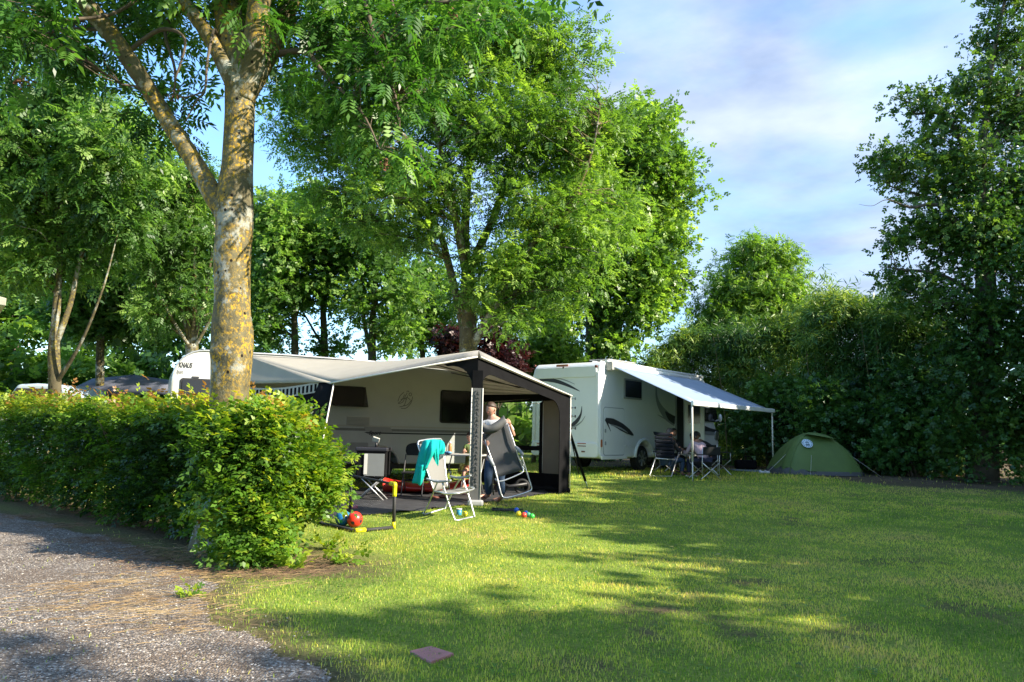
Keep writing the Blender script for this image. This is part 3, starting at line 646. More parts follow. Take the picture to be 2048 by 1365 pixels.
# frame poles inside
for P, Q in ((M0-Vector((0, 0, .05)), pC-Vector((0, 0, .03))), (B0-Vector((0, 0, .08)), pR-Vector((0, 0, .05))), (A0-Vector((0, 0, .06)), pL-Vector((0, 0, .03)))):
    MB().tube([P, Q], .013, 6).build('roof_pole', M_BLACKP if P.x > M0.x-.1 else M_STEEL, aw)
mid = M0.lerp(pC, .55)-Vector((0, 0, .08)); MB().tube([mid, B0.lerp(pR, .6)-Vector((0, 0, .08))], .011, 6).build('roof_pole', M_BLACKP, aw)
MB().tube([pR-Vector((.03, -.03, .04)), Vector((pR.x-.03, pR.y+.03, Rg.z))], .015, 8).build('pole', M_STEEL, aw)
# outer skirt of the right corner and its piping
MB().tube([pR+Vector((.015, -.01, 0)), Vector((Rg.x+.015, Rg.y-.01, Rg.z))], .012, 6).build('piping', M_PIPE, aw)
# storm strap with its tension spring and peg
sp0 = pR-Vector((0, 0, .75)); pe = gp(1176, 979); sp1 = pe.lerp(sp0, .14)
MB().prism([sp0+Vector((-.02, 0, 0)), sp0+Vector((.03, 0, 0)), sp1+Vector((.03, 0, 0)), sp1+Vector((-.03, 0, 0))], Vector((0, .006, 0))).build('storm_strap', M_BLKF, aw)
MB().tube([sp1, pe], [.018, .006], 6).build('peg', mat('green_peg', (.04, .09, .08), .5), aw)
MB().tube([sp0, gp(1158, 950)], .012, 6).build('storm_strap', M_BLKF, aw)
# rolled skirt and fabric on the ground at the right corner
c = curve2([Rg+Vector((-.9, .1, .06)), Rg+Vector((-.5, -.08, .08)), Rg+Vector((-.2, -.12, .05)), Rg+Vector((0, -.05, .04))], 4)
MB().tube(c, [.03+.03*math.sin(i*.9)**2 for i in range(len(c))], 7).build('ground_skirt', M_BLKF, aw)
# groundsheet
gs = MB(); n = 40; 
from mathutils import geometry as _geo
sh = [Vector((p.x, p.y, 0)) for p in SHEET]
XS = np.arange(-5.6, 1.6, .07); YS = np.arange(9.8, 17.2, .07); X, Y = np.meshgrid(XS, YS); ins = inside(X, Y, SHEETA)
Z = gz(X, Y)+.012+.022*np.clip(fnoise(X+Y*.3, Y*2.2, 1.8)-.35, 0, 1)+.010*np.sin(X*3+Y*9+4*fnoise(X, Y, 1)); I = np.arange(len(YS)-1)[:, None]*len(XS)+np.arange(len(XS)-1)[None]
I = I[ins[:-1, :-1] & ins[1:, 1:]]; F = np.stack([I, I+1, I+len(XS)+1, I+len(XS)], 1); us, inv = np.unique(F, return_inverse=True); V = np.stack([X.ravel(), Y.ravel(), Z.ravel()], 1)[us]
M_SHEET = mat('groundsheet', (.055, .055, .058), .6, var=.25, scale=4, bump=.4, bscale=14, c2=(.03, .03, .032))
tag(np_mesh('groundsheet', V, inv.reshape(F.shape), M_SHEET, smooth=True), 'wrinkled black groundsheet spread under the awning and out onto the grass', 'groundsheet')
# ================================================================ motorhome
M_MH = mat('motorhome_white', (.80, .82, .81), .28, var=.03, scale=2, coat=.5)
M_MHG = mat('motorhome_grey', (.30, .32, .33), .4, var=.05)
M_BLUEF = mat('awning_fabric', (.29, .38, .53), .6, var=.05, scale=2, transl=.22, spec=.5)
M_ORANGE = mat('lamp_orange', (.40, .12, .05), .3, var=.05); M_LAMPD = mat('lamp_dark', (.12, .03, .02), .3)
Q0 = at(1199, 900, 19.5); Q0 = Vector((Q0.x, 19.5, 0)); QU = Vector((.64, .77, 0)).normalized()
PS = Plane(Q0, QU)                                   # side, from the rear corner forward
PB = Plane(Q0, Vector((QU.y, -QU.x, 0))*-1)          # rear face, from the corner to the left
# make normals point outwards
GB = gzf(Q0.x+2, Q0.y+2); zT = 1.2+150/FPX*19.5; MHL = 7.55
mh = empty('motorhome', (Q0.x, Q0.y, GB), math.atan2(QU.y, QU.x), label='white motorhome with black swooshes and its blue-grey side awning rolled out', cat='motorhome')
if PS.N.y > 0: PS.N = -PS.N
if PB.N.y > 0: PB.N = -PB.N
WID = 2.3; IN = -PS.N
def spx(px, py): a, z = PS.px(px, py); return (a, z)
def bpx(px, py): a, z = PB.px(px, py); return (a, z)
zb = spx(1203, 918)[1]
wa, _z = spx(1288, 921); wrx = .40
fa = [(0.0, zb+.12), (0, zT-.35)]
for i in range(1, 7): t = R(90*i/6); fa.append((.28*(1-math.cos(t)), zT-.35+.35*math.sin(t)))
fa += [(2.5, zT+.02), (5.2, zT+.05), (6.1, zT+.03)]
for i in range(1, 9): t = R(90*i/8); fa.append((6.1+.75*math.sin(t), zT-.72+.75*math.cos(t)))
fa += [(6.92, zT-1.0), (7.35, zT-1.62), (MHL, zT-1.95), (MHL+.05, zb+.35), (MHL-.1, zb+.05)]
wb = 6.35
fa += [(wb+.46, zb)]+[(wb+.46*math.cos(R(180*i/8)), zb+.42*math.sin(R(180*i/8))) for i in range(1, 8)]+[(wb-.46, zb)]
fa += [(wa+.48, zb)]+[(wa+.48*math.cos(R(180*i/8)), zb+.44*math.sin(R(180*i/8))) for i in range(1, 8)]+[(wa-.48, zb), (.06, zb)]
MB().prism([PS.w(a, z) for a, z in fa], IN*WID).build('body', M_MH, mh, bevel=.07, seg=4)
# rear: raised top cap, corner columns, bumper
def bbox(px0, py0, px1, py1): a0, z1 = bpx(px0, py0); a1, z0 = bpx(px1, py1); return min(a0, a1), z0, max(a0, a1), z1
panel(PB, rrect(.10, zT-.44, WID-.10, zT-.14, .10), .002, .035, 'rear_cap', M_MH, mh, bevel=.02, )
panel(PB, rrect(.02, zb+.02, WID-.02, zb+.42, .10), .002, .05, 'rear_bumper', M_MH, mh, bevel=.03)
for s in (.03, WID-.13): panel(PB, rrect(s, zb+.35, s+.10, zT-.3, .04), .002, .03, 'corner_column', M_MH, mh, bevel=.015)
b = bbox(1115, 730.5, 1138, 733.5); panel(PB, rrect(*b, .01), .04, .015, 'brake_light', M_ORANGE, mh)
for px in (1062, 1198): a, z = bpx(px, 733); MB().tube([PB.w(max(.1, min(WID-.1, a)), z, .0), PB.w(max(.1, min(WID-.1, a)), z, .06)], .035, 12).build('marker_light', M_LAMPD, mh)
def strokes(pl, pxf, pts, ws, name, m, off=.005, th=.003):
    c = curve2([Vector((*pxf(a, b), 0)) for a, b in pts], 6); w_ = np.interp(np.linspace(0, len(ws)-1, len(c)), range(len(ws)), ws)
    return panel(pl, thick_line([(p.x, p.y) for p in c], list(w_)), off, th, name, m, mh)
strokes(PB, bpx, [(1081, 758), (1100, 760), (1120, 765), (1140, 773), (1160, 783)], [.14, .12, .10, .07, .01], 'swoosh', M_INK)
strokes(PB, bpx, [(1075, 754), (1100, 755), (1128, 760), (1150, 769)], [.015, .03, .03, .01], 'swoosh', M_MHG)
strokes(PB, bpx, [(1080, 757), (1083, 768)], [.05, .02], 'swoosh', M_INK)
strokes(PB, bpx, [(1164, 813), (1162, 828), (1156, 840), (1148, 848), (1140, 851), (1120, 850)], [.01, .05, .10, .11, .07, .03], 'swoosh', M_INK)
strokes(PB, bpx, [(1171, 832), (1163, 844), (1152, 852), (1140, 856)], [.008, .03, .04, .02], 'swoosh', M_MHG)
for a_ in ((1126, 740), ):
    for s in (-1, 1):
        for dy in (0, 4): a, z = bpx(1129.5+s*5.2, 741.5+dy); panel(PB, [(a-.065, z-.014), (a+.065, z-.014), (a+.065, z+.014), (a-.065, z+.014)], .005, .008, 'emblem_bar', M_ORANGE, mh)
        a, z = bpx(1129.5+s*2.5, 743.5); panel(PB, [(a-.012, z-.04), (a+.012, z-.04), (a+.012, z+.04), (a-.012, z+.04)], .005, .008, 'emblem_bar', M_ORANGE, mh)
a, z = bpx(1128, 736); MB().ball(PB.w(a, z, .03), .03).build('rear_camera', M_BLACKP, mh)
# maker's lettering runs up the middle of the rear: strokes of capital letters lying on their side
for py, hh in ((798, 5), (816, 4), (833, 5), (857, 5)):
    a0, z0_ = bpx(1142, py+hh/2); a1, z1_ = bpx(1152, py-hh/2)
    lo, hi_ = min(a0, a1), max(a0, a1)
    for (x0, x1, y0, y1) in ((lo, hi_, .42, .62), (lo, lo+.04, 0, 1), (hi_-.04, hi_, 0, 1)):
        y0, y1 = z0_+(z1_-z0_)*y0, z0_+(z1_-z0_)*y1; panel(PB, [(x0, y0), (x1, y0), (x1, y1), (x0, y1)], .004, .003, 'letter_stroke', M_INK if py > 800 else M_MHG, mh)
for py in (887.5, 892.5):
    b = bbox(1157, py-1.2, 1174, py+1.2); panel(PB, rrect(*b, .01), .005, .05, 'tail_light', M_ORANGE if py < 890 else M_LAMPD, mh)
    b = bbox(1076, py-1.2, 1088, py+1.2); panel(PB, rrect(*b, .01), .005, .05, 'tail_light', M_ORANGE if py < 890 else M_LAMPD, mh)
b = bbox(1165, 902, 1172, 905); panel(PB, rrect(*b, .01), .05, .012, 'reflector', M_LAMPD, mh)
# side details
def sbox(px0, py0, px1, py1): a0, z1 = spx(px0, py0); a1, z0 = spx(px1, py1); return a0, z0, a1, z1
b = sbox(1247, 757, 1282, 801)
fr = panel(PS, rrect(*b, .03), .004, .03, 'window', M_MHG, mh, bevel=.005); panel(PS, rrect(b[0]+.05, b[1]+.05, b[2]-.05, b[3]-.05, .03), .035, .01, 'pane', M_GLASSD, fr)
b = sbox(1207, 814, 1248, 909); hb = (b[0], zb+.08, b[2], b[3]); o_ = rrect(*hb, .08); inn = rrect(hb[0]+.02, hb[1]+.02, hb[2]-.02, hb[3]-.02, .07)
hd = panel(PS, o_, .002, .006, 'garage_door', M_MHG, mh); panel(PS, inn, .006, .012, 'door_skin', M_MH, hd)
for p_ in ((1208, 862), (1208, 887)): a, z = spx(*p_); panel(PS, rrect(a, z-.05, a+.06, z+.05, .02), .016, .02, 'latch', M_MHG, mh, bevel=.004)
a, z = spx(1202, 887); panel(PS, rrect(.05, z-.10, .11, z+.10, .02), .004, .02, 'side_marker', M_ORANGE, mh)
strokes(PS, spx, [(1210, 840), (1225, 845), (1243, 855), (1257, 864), (1266, 871)], [.10, .20, .22, .15, .02], 'swoosh', M_INK, off=.020)
strokes(PS, spx, [(1210, 838), (1215, 851), (1220, 863)], [.12, .05, .015], 'swoosh', M_INK, off=.022)
strokes(PS, spx, [(1220, 850), (1238, 856), (1254, 866)], [.03, .05, .02], 'swoosh', M_MHG, off=.024)
strokes(PS, spx, [(1312, 772), (1313, 795), (1320, 815), (1333, 832), (1349, 846)], [.03, .12, .22, .30, .22], 'swoosh', M_MHG)
strokes(PS, spx, [(1330, 824), (1338, 834), (1349, 841)], [.04, .22, .26], 'swoosh', M_INK, off=.009)
strokes(PS, spx, [(1315, 830), (1330, 838), (1349, 847)], [.01, .05, .08], 'swoosh', M_MHG, off=.008)
a0 = spx(1246, 892)[0]; z = spx(1262, 892)[1]
for s0, s1 in ((hb[2]+.04, wa-.5), (wa+.6, 4.2)): panel(PS, [(s0, z-.015), (s1, z-.015), (s1, z+.015), (s0, z+.015)], .003, .012, 'moulding', M_MH, mh)
panel(PS, rrect(.05, zb-.02, hb[2]+.1, zb+.07, .02), .003, .05, 'side_skirt', M_MH, mh, bevel=.01)
MB().tube([PS.w(wa+.52*math.cos(t), zb+.02+.50*math.sin(t), .01) for t in np.linspace(0, math.pi, 15)], .045, 8).build('wheel_arch', M_MH, mh)
# sill door opening, open door leaf
dx0, dx1 = spx(1352, 840)[0], spx(1366, 840)[0]; zd1 = spx(1356, 793)[1]
panel(PS, rrect(dx0, zb+.1, dx1, zd1, .05), .004, .012, 'door_opening', mat('dark_interior', (.02, .02, .022), .8), mh)
panel(PS, [(dx0-.06, zb+.1), (dx0, zb+.1), (dx0, zd1), (dx0-.06, zd1)], .004, .03, 'door_frame', M_MHG, mh)
hp = PS.w(dx1+.03, 0, .03); dl = (PS.N*.55+QU*.28); lf = MB(); lf.prism([Vector((hp.x, hp.y, zb+.14)), Vector((hp.x, hp.y, zb+.14))+dl, Vector((hp.x, hp.y, zd1-.03))+dl, Vector((hp.x, hp.y, zd1-.03))], QU*.04)
lf.build('door', M_MH, mh, bevel=.01)
mb = MB(); z_ = zd1-.85; mb.prism([Vector((hp.x, hp.y, z_))+dl*.2-QU*.004, Vector((hp.x, hp.y, z_))+dl*.8-QU*.004, Vector((hp.x, hp.y, z_+.6))+dl*.8-QU*.004, Vector((hp.x, hp.y, z_+.6))+dl*.2-QU*.004], -QU*.006); mb.build('door_pane', M_GLASSD, mh)
b = sbox(1381, 816, 1397, 848); panel(PS, rrect(b[0], b[1], b[2], b[3], .04), .004, .02, 'window', M_MHG, mh)
# cab: door window, lower swoosh, mirror, head lamp
c0 = spx(1405, 815); c1 = spx(1433, 845); panel(PS, [(c0[0], c1[1]), (c1[0]+.1, c1[1]), (c1[0]-.1, c0[1]), (c0[0], c0[1])], .004, .02, 'cab_window', M_GLASSD, mh)
strokes(PS, spx, [(1404, 858), (1420, 861), (1437, 864)], [.30, .14, .10], 'swoosh', M_INK)
strokes(PS, spx, [(1404, 866), (1420, 867), (1436, 869)], [.10, .12, .08], 'swoosh', M_MHG, off=.008)
a, z = spx(1432, 843); MB().ball(PS.w(a-.1, z+.1, .20), .10, (.6, .8, 1.4)).tube([PS.w(a-.1, z, .02), PS.w(a-.1, z+.05, .18)], .03, 6).build('mirror', M_MH, mh)
panel(PS, rrect(MHL-.32, zb+.55, MHL-.02, zb+.85, .08), .004, .03, 'head_lamp', M_STEEL, mh, bevel=.01)
# wheels
wheel(mh, PS, wa, GB+.36, .36, .22, -.06, spokes=7)
wheel(mh, PS, wb, GB+.36, .36, .22, -.06, spokes=7)
for a in (wa, wb): wheel(mh, PS, a, GB+.36, .36, .22, -WID+.28, spokes=0)
mb = MB(); mb.prism([PS.w(.3, zb-.02, -.25), PS.w(MHL-.3, zb-.02, -.25), PS.w(MHL-.3, zb+.12, -.25), PS.w(.3, zb+.12, -.25)], IN*(WID-.5)); mb.build('chassis', M_BLACKP, mh)
# roof: rails, ridges, hatch and dome
for a0, a1, h, nm in ((1.5, 2.1, .07, 'roof_hatch'), (3.6, 4.3, .10, 'skylight'), (5.0, 5.6, .10, 'skylight')):
    MB().prism([PS.w(a0, zT+.02+.0*a0, -.35), PS.w(a1, zT+.03, -.35), PS.w(a1, zT+.03, -1.3), PS.w(a0, zT+.02, -1.3)], Vector((0, 0, h))).build(nm, M_LGREY, mh, bevel=.03)
mb = MB(); mb.prism([PS.w(.9, zT+.12, -.3), PS.w(2.4, zT+.14, -.3), PS.w(2.4, zT+.14, -.95), PS.w(.9, zT+.12, -.95)], Vector((0, 0, .03)))
mb.tube([PS.w(1.7, zT+.0, -.6), PS.w(1.7, zT+.13, -.6)], .12, 10); mb.build('solar_panel', M_LGREY, mh)
MB().tube([PS.w(.3, zT+.0, .0), PS.w(6.3, zT+.02, .0)], .05, 8).build('roof_rail', M_MH, mh)
for o2 in (.25, .5): MB().tube([PS.w(.4, zT+.03, -o2), PS.w(6.2, zT+.06, -o2)], .022, 6).build('roof_ridge', M_MH, mh)
# side awning
T0 = PS.w(spx(1217, 735)[0], zT-.12, .10); T1 = PS.w(T0.x*0+5.75, zT-.12, .10)
pl0 = gp(1381, 963); pl1 = gp(1533, 947)
F0 = at(1384, 806, 18.0); D1 = F0+QU*5.45; F1 = Vector((D1.x, D1.y, F0.z+.02)); F0 = Vector((F0.x, F0.y, F0.z))
mb = MB(); mb.tube([T0-QU*.05, T1], .085, 10); mb.build('awning_case', M_MH, mh)
mb = MB(); mb.box(T0-QU*.08, (.12, .22, .24), math.atan2(QU.y, QU.x)); mb.build('case_end', M_LGREY, mh, bevel=.03)
mb = MB(); mb.patch(T0+PS.N*.02, T1+PS.N*.02, F1, F0, 14, 10, .07); mb.build('awning_fabric', M_BLUEF, mh, solid=.004)
mb = MB(); mb.prism([F0-QU*.06+Vector((0, 0, .05)), F1+QU*.06+Vector((0, 0, .05)), F1+QU*.06-Vector((0, 0, .07)), F0-QU*.06-Vector((0, 0, .07))], PS.N*.08); mb.build('front_rail', M_MH, mh, bevel=.015)
G0 = Vector((F0.x, F0.y, gzf(F0.x, F0.y))); G1 = Vector((F1.x, F1.y, gzf(F1.x, F1.y)))
for A, B_ in ((F0, G0), (F1, G1)):
    pm = B_.lerp(A, .25); MB().tube([A, pm], .024, 8).tube([pm, B_], .017, 8).build('awning_leg', M_PIPE, mh)
for f_ in (.06, .94):
    A = T0.lerp(T1, f_); B_ = F0.lerp(F1, f_); kn = A.lerp(B_, .5)+(T1-T0)*(.16 if f_ < .5 else -.16)-Vector((0, 0, .08)); MB().tube([A, kn, B_], .02, 6).build('awning_arm', M_PIPE, mh)
Vs, Fs, Ts, b0 = [], [], [], 0
for args in ((135000, -3.5, 9, 3.0, 6.2, .019, .0038, 1, True), (140000, -5, 12, 6.2, 11, .022, .0064, 2, False), (130000, -12, 14, 11, 18, .028, .011, 3, False), (110000, -22, 19, 18, 30, .05, .020, 4, False)):
    V, F, tn = grass_zone(*args); Vs.append(V); Fs.append(F+b0); Ts.append(tn); b0 += len(V)
np_mesh('grass', np.concatenate(Vs), np.concatenate(Fs), M_GRASS, tint=np.concatenate(Ts), kind='stuff')
# straw and litter on the ground
rng = np.random.default_rng(21)
def straws(name, pts_px, n, ln, m, spread, seed, stuff_label=None):
    rng = np.random.default_rng(seed); Q = [gp(a, b) for a, b in pts_px]; idx = rng.integers(0, len(Q), n)
    c = np.array([tuple(q) for q in Q])[idx]; c[:, 0] += rng.normal(0, spread, n); c[:, 1] += rng.normal(0, spread*.8, n); c[:, 2] = gz(c[:, 0], c[:, 1])+.012
    a = rng.normal(0, .7, n); l = ln*(.4+rng.random(n)*1.2); w_ = .0012+.0018*rng.random(n); dx, dy = np.cos(a)*l/2, np.sin(a)*l/2; rz = rng.random(n)*.02
    V = np.stack([np.stack([c[:, 0]-dx, c[:, 1]-dy, c[:, 2]], 1), np.stack([c[:, 0]-dy*.02, c[:, 1]+dx*.02-w_, c[:, 2]+rz], 1), np.stack([c[:, 0]+dx, c[:, 1]+dy, c[:, 2]+rz*.5], 1), np.stack([c[:, 0], c[:, 1]+w_, c[:, 2]+rz+.003], 1)], 1).reshape(-1, 3)
    F = np.arange(n*4).reshape(-1, 4); return np_mesh(name, V, F, m, tint=np.repeat(rng.random(n), 4), kind='stuff')
M_STRAW = mat('straw', (.34, .24, .11), .8, var=.35, scale=3, c2=(.13, .075, .03))
straws('dry_grass', [(120, 1190), (200, 1175), (280, 1160), (330, 1200), (250, 1215), (400, 1150), (450, 1140), (380, 1230), (560, 1150), (620, 1120), (150, 1230), (430, 1100), (350, 1110), (480, 1170), (330, 1250)], 1300, .17, M_STRAW, .24, 5)
straws('leaf_litter', [(1760, 960), (1850, 965), (1950, 975), (2000, 990), (1880, 985), (1800, 950), (1460, 925), (1430, 915), (1560, 930), (2040, 1000)], 2600, .12, mat('litter', (.26, .18, .12), .9, var=.3, c2=(.07, .045, .03)), .7, 6)
# clover and plantain among the turf
nc = 5200; cx_, cy_ = rng.uniform(-3.5, 8, nc), 3.1+11*rng.random(nc)**1.3; ok = (bare(cx_, cy_) < .4) & (path_sd(cx_, cy_) > .05) & ~on_sheet(cx_, cy_) & (fnoise(cx_, cy_, 2.2) > .5); P = np.stack([cx_[ok], cy_[ok], gz(cx_[ok], cy_[ok])+.018], 1)
ctpl = tmpl([leaflet((0, 0, 0), (math.cos(a), math.sin(a), .25), .8, .6) for a in (0, 2.1, 4.2)])
V, F, tn = scatter(ctpl[0], ctpl[1], P, bases(rng.normal(0, 1, P.shape)*np.array([1, 1, .15]), rng, .9), .014+.02*rng.random(len(P)), rng, np.clip(rng.normal(.35, .15, len(P)), 0, 1))
np_mesh('clover', V, F, leaf_mat('clover', (.03, .10, .015), (.08, .20, .03), (.22, .32, .06), patch=2), tint=tn, kind='stuff')
straws('hedge_litter', [(60, 1035), (130, 1055), (200, 1085), (260, 1105), (320, 1120), (380, 1135), (430, 1140), (480, 1150), (540, 1150), (600, 1140)], 2600, .10, mat('hedge_litter', (.20, .12, .06), .9, var=.3, c2=(.06, .035, .02)), .22, 8)
# fallen leaves on the lawn
F4 = np.array([[0, 1, 2, 3]]); lf = np.array([(-.5, 0, 0), (0, -.22, .1), (.5, 0, 0), (0, .22, .12)])
pts = [(1695, 1308), (1130, 1123), (1040, 1275), (1250, 1340), (990, 1150), (1560, 1180), (1410, 1150), (1740, 1120), (1900, 1040), (1710, 1010)]
P = np.array([tuple(gp(a, b)) for a, b in pts]+[(x, y, gzf(x, y)) for x, y in zip(rng.uniform(-1, 11, 160), rng.uniform(4.5, 17, 160))]); P[:, 2] += .035
V, F, tn = scatter(lf, F4, P, bases(rng.normal(0, 1, P.shape)*np.array([1, 1, .2]), rng, .8), .02+.05*rng.random(len(P)), rng)
np_mesh('fallen_leaves', V, F, leaf_mat('fallen_leaf', (.05, .06, .02), (.18, .2, .08), (.4, .36, .16), patch=3), tint=tn, kind='stuff')
# ================================================================ hedge
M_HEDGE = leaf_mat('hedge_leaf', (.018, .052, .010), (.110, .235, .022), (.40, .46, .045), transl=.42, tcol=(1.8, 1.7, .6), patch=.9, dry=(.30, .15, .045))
M_TWIG = mat('twig', (.10, .075, .05), .85, var=.3, scale=20)
rng = np.random.default_rng(31)
hedge = empty('hedge', (HA.x, HA.y, 0), label='long clipped leafy hedge with yellow-green sunlit top, running past the big ash trunk', cat='hedge')
def hedge_h(s): return 1.30+.018*s+.10*(vnoise(s, s*0, 1.3)-.5)+.05*(vnoise(s, s*0+3, 5)-.5)
def hpt(s, t_, z): return np.stack([HA.x+HD.x*s+HN.x*t_, HA.y+HD.y*s+HN.y*t_, z], 1)
n = 6700; s = HLEN*rng.random(n)**1.75+.2; u = rng.random(n); TH = 1.25
h = hedge_h(s); face = u < .62
z = np.where(face, .12+(h-.12)*rng.random(n)**.8, h-.07*rng.random(n)); t_ = np.where(face, .16*np.abs(rng.normal(0, 1, n))+.10*np.sin(s*3.1)*np.cos(z*4), TH*rng.random(n))
t_ += np.where(face, np.clip((.45-z)*.5, 0, .3), 0)              # drawn in at the foot
t_ += np.clip(z-h+.22, 0, .3)*.8*face; s = s+np.clip(t_, 0, 2)*.95
C1 = hpt(s, t_, z)
# rounded end bulging over the lawn
EL = [(-2.42, 7.15, .80, .50, .70, .44, 0), (-2.15, 7.4, .74, .42, .55, .30, 0), (-2.0, 7.35, .62, .28, .4, .2, 0), (-2.40, 6.75, .55, .32, .40, .38, 0), (-2.50, 7.05, 1.05, .48, .6, .25, 0), (-2.38, 6.85, .34, .32, .42, .30, 0), (-2.2, 6.5, .30, .26, .28, .26, 0), (-2.3, 7.6, .95, .45, .45, .28, 0)]
C2, _ = lobes_pts(EL, 2300, rng, .30); C2[:, 2] = np.maximum(C2[:, 2], .08)
ns = 90; sh = 1.2+HLEN*.6*rng.random(ns)**1.4; C3 = hpt(sh, .1+1.0*rng.random(ns), hedge_h(sh)+.06+.14*rng.random(ns)**2)
C = np.concatenate([C1, C2, C3])
k = 6; P = np.repeat(C, k, 0); off = rng.normal(0, .075, P.shape); P = P+off
d = off/np.linalg.norm(off, axis=1, keepdims=True)*.6+rng.normal(0, .35, off.shape)+np.array([HN.x*-.55, HN.y*-.55, -.05]); d[len(C1)*k:len(C1)*k+len(C2)*k] += np.array([.6, -.1, 0])
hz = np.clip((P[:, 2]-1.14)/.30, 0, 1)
tn = np.clip(.08+.66*hz+rng.normal(0, .14, len(P))+np.repeat(rng.normal(0, .08, len(C)), k)+.34*(np.arange(len(P)) > len(C1)*k)+.3*(rng.random(len(P)) < .03)*hz, 0, 1)  # tint paints shade on front, sun on end and top, plus yellower new growth
hl = lambda l, wd, o, d: leaflet(o, d, l, wd, fold=.12, droop=.12)
HT = tmpl([hl(.42, .27, (.12, 0, 0), (.6, .9, 0)), hl(.42, .27, (.3, 0, 0), (.6, -.9, .1)), hl(.45, .28, (.5, 0, 0), (1, .6, -.1)), hl(.42, .27, (.6, 0, 0), (1, -.3, 0))])
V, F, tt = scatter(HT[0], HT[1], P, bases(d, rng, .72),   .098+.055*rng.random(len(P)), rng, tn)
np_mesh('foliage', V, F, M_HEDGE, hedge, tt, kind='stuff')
mb = MB()
for i in range(150):
    s0 = 1.1+9*random.Random(i).random()**1.5; t0 = .25+.5*random.Random(i+500).random(); a = hpt(np.array([s0]), np.array([t0]), np.array([0.]))[0]
    mb.tube(curve2([a, a+rng.normal(0, .08, 3)+np.array([0, 0, .45]), a+rng.normal(0, .16, 3)*np.array([1, 1, .3])+np.array([0, 0, 1.2])], 3), [.016, .014, .012, .01, .009, .007, .004], 5)
mb.build('stems', M_TWIG, hedge, kind='stuff')
# low weeds and fallen tufts round the end of the hedge
def weed(name, px, py, sz, n, label, tpl=BROAD, mt=None, drop=.1, seed=1):
    p = gp(px, py); rg = np.random.default_rng(seed); c = np.tile(np.array(tuple(p)), (n, 1)); a = rg.random(n)*6.28; d = np.stack([np.cos(a), np.sin(a), .35+rg.random(n)], 1)
    P = c+d*rg.random(n)[:, None]*sz*.8; P[:, 2] = np.maximum(P[:, 2], p.z+.02); d[:, 2] -= drop
    V, F, tt = scatter(tpl[0], tpl[1], P, bases(d, rg, .6), np.full(n, sz*.6), rg, np.clip(rg.normal(.6, .12, n), 0, 1))
    tag(np_mesh(name, V, F, mt or M_HEDGE, tint=tt), label, 'weed')
weed('weed', 588, 1140, .16, 26, 'leafy green weed at the sunlit foot of the hedge end', seed=2)
weed('weed', 690, 1128, .17, 24, 'pale green wilted plant lying flat on the dry soil', drop=.9, seed=3)
weed('weed', 655, 1100, .15, 18, 'small upright weed between the hedge and the flat wilted plant', seed=4)
weed('weed', 375, 1195, .10, 22, 'small green tuft at the edge of the gravel path', drop=.6, seed=5)
# ================================================================ bark
def bark_mat(name, base, lich, moss, scale=1.0, rough=.9):
    m, t, o = new_mat(name); L = t.links.new; g = N(t, 'ShaderNodeNewGeometry'); mp = N(t, 'ShaderNodeMapping'); mp.inputs['Scale'].default_value = (scale, scale, scale*.8); L(g.outputs['Position'], mp.inputs[0])
    def nz(s, d=8., r=.65, dist=0.): n = N(t, 'ShaderNodeTexNoise', _Scale=s, _Detail=d, _Roughness=r, _Distortion=dist); L(mp.outputs[0], n.inputs['Vector']); return n.outputs['Fac']
    def ramp(f, a, b, ca=(0, 0, 0, 1), cb=(1, 1, 1, 1)): r = N(t, 'ShaderNodeValToRGB'); r.color_ramp.elements[0].position = a; r.color_ramp.elements[1].position = b; r.color_ramp.elements[0].color = ca; r.color_ramp.elements[1].color = cb; L(f, r.inputs[0]); return r.outputs[0]
    def mix(f, a, b): x = N(t, 'ShaderNodeMixRGB'); L(f, x.inputs[0]); L(a, x.inputs[1]); x.inputs[2].default_value = b; return x.outputs[0]
    c = ramp(nz(9), .32, .72, rgb(tuple(x*.55 for x in base)), rgb(tuple(x*1.25 for x in base)))
    c = mix(ramp(nz(3.2, 9, .72), .52, .58), c, (.30, .31, .27, 1))           # pale grey lichen
    f1 = N(t, 'ShaderNodeMath', operation='MULTIPLY'); L(ramp(nz(2.1, 3, .5), .38, .57), f1.inputs[0]); L(ramp(nz(26, 9, .8), .50, .58), f1.inputs[1])
    c = mix(f1.outputs[0], c, rgb(lich))
    c = mix(ramp(nz(1.4, 8, .7, .5), .60, .72), c, rgb(moss))
    v = N(t, 'ShaderNodeTexVoronoi', _Scale=7.5); mq = N(t, 'ShaderNodeMapping'); mq.inputs['Scale'].default_value = (1, 1, .9); L(g.outputs['Position'], mq.inputs[0]); L(mq.outputs[0], v.inputs['Vector'])
    c = mix(ramp(v.outputs['Distance'], .10, .13, (1, 1, 1, 1), (0, 0, 0, 1)), c, (.012, .010, .008, 1))
    w_ = N(t, 'ShaderNodeTexWave', wave_type='BANDS', bands_direction='Z', _Scale=2.2, _Distortion=9.0, _Detail=3.0); L(mp.outputs[0], w_.inputs['Vector'])
    c = mix(ramp(w_.outputs['Fac'], .02, .06, (.22, .22, .22, 1), (0, 0, 0, 1)), c, (.05, .04, .028, 1))
    b = N(t, 'ShaderNodeBsdfPrincipled', _Roughness=rough); b.inputs['Specular IOR Level'].default_value = .2; L(c, b.inputs['Base Color'])
    bp = N(t, 'ShaderNodeBump', _Strength=.6, _Distance=.015); L(nz(30, 8, .7), bp.inputs['Height']); bq = N(t, 'ShaderNodeBump', _Strength=.9, _Distance=.03); L(nz(6), bq.inputs['Height']); L(bp.outputs[0], bq.inputs['Normal']); L(bq.outputs[0], b.inputs['Normal'])
    L(b.outputs[0], o.inputs[0]); return m
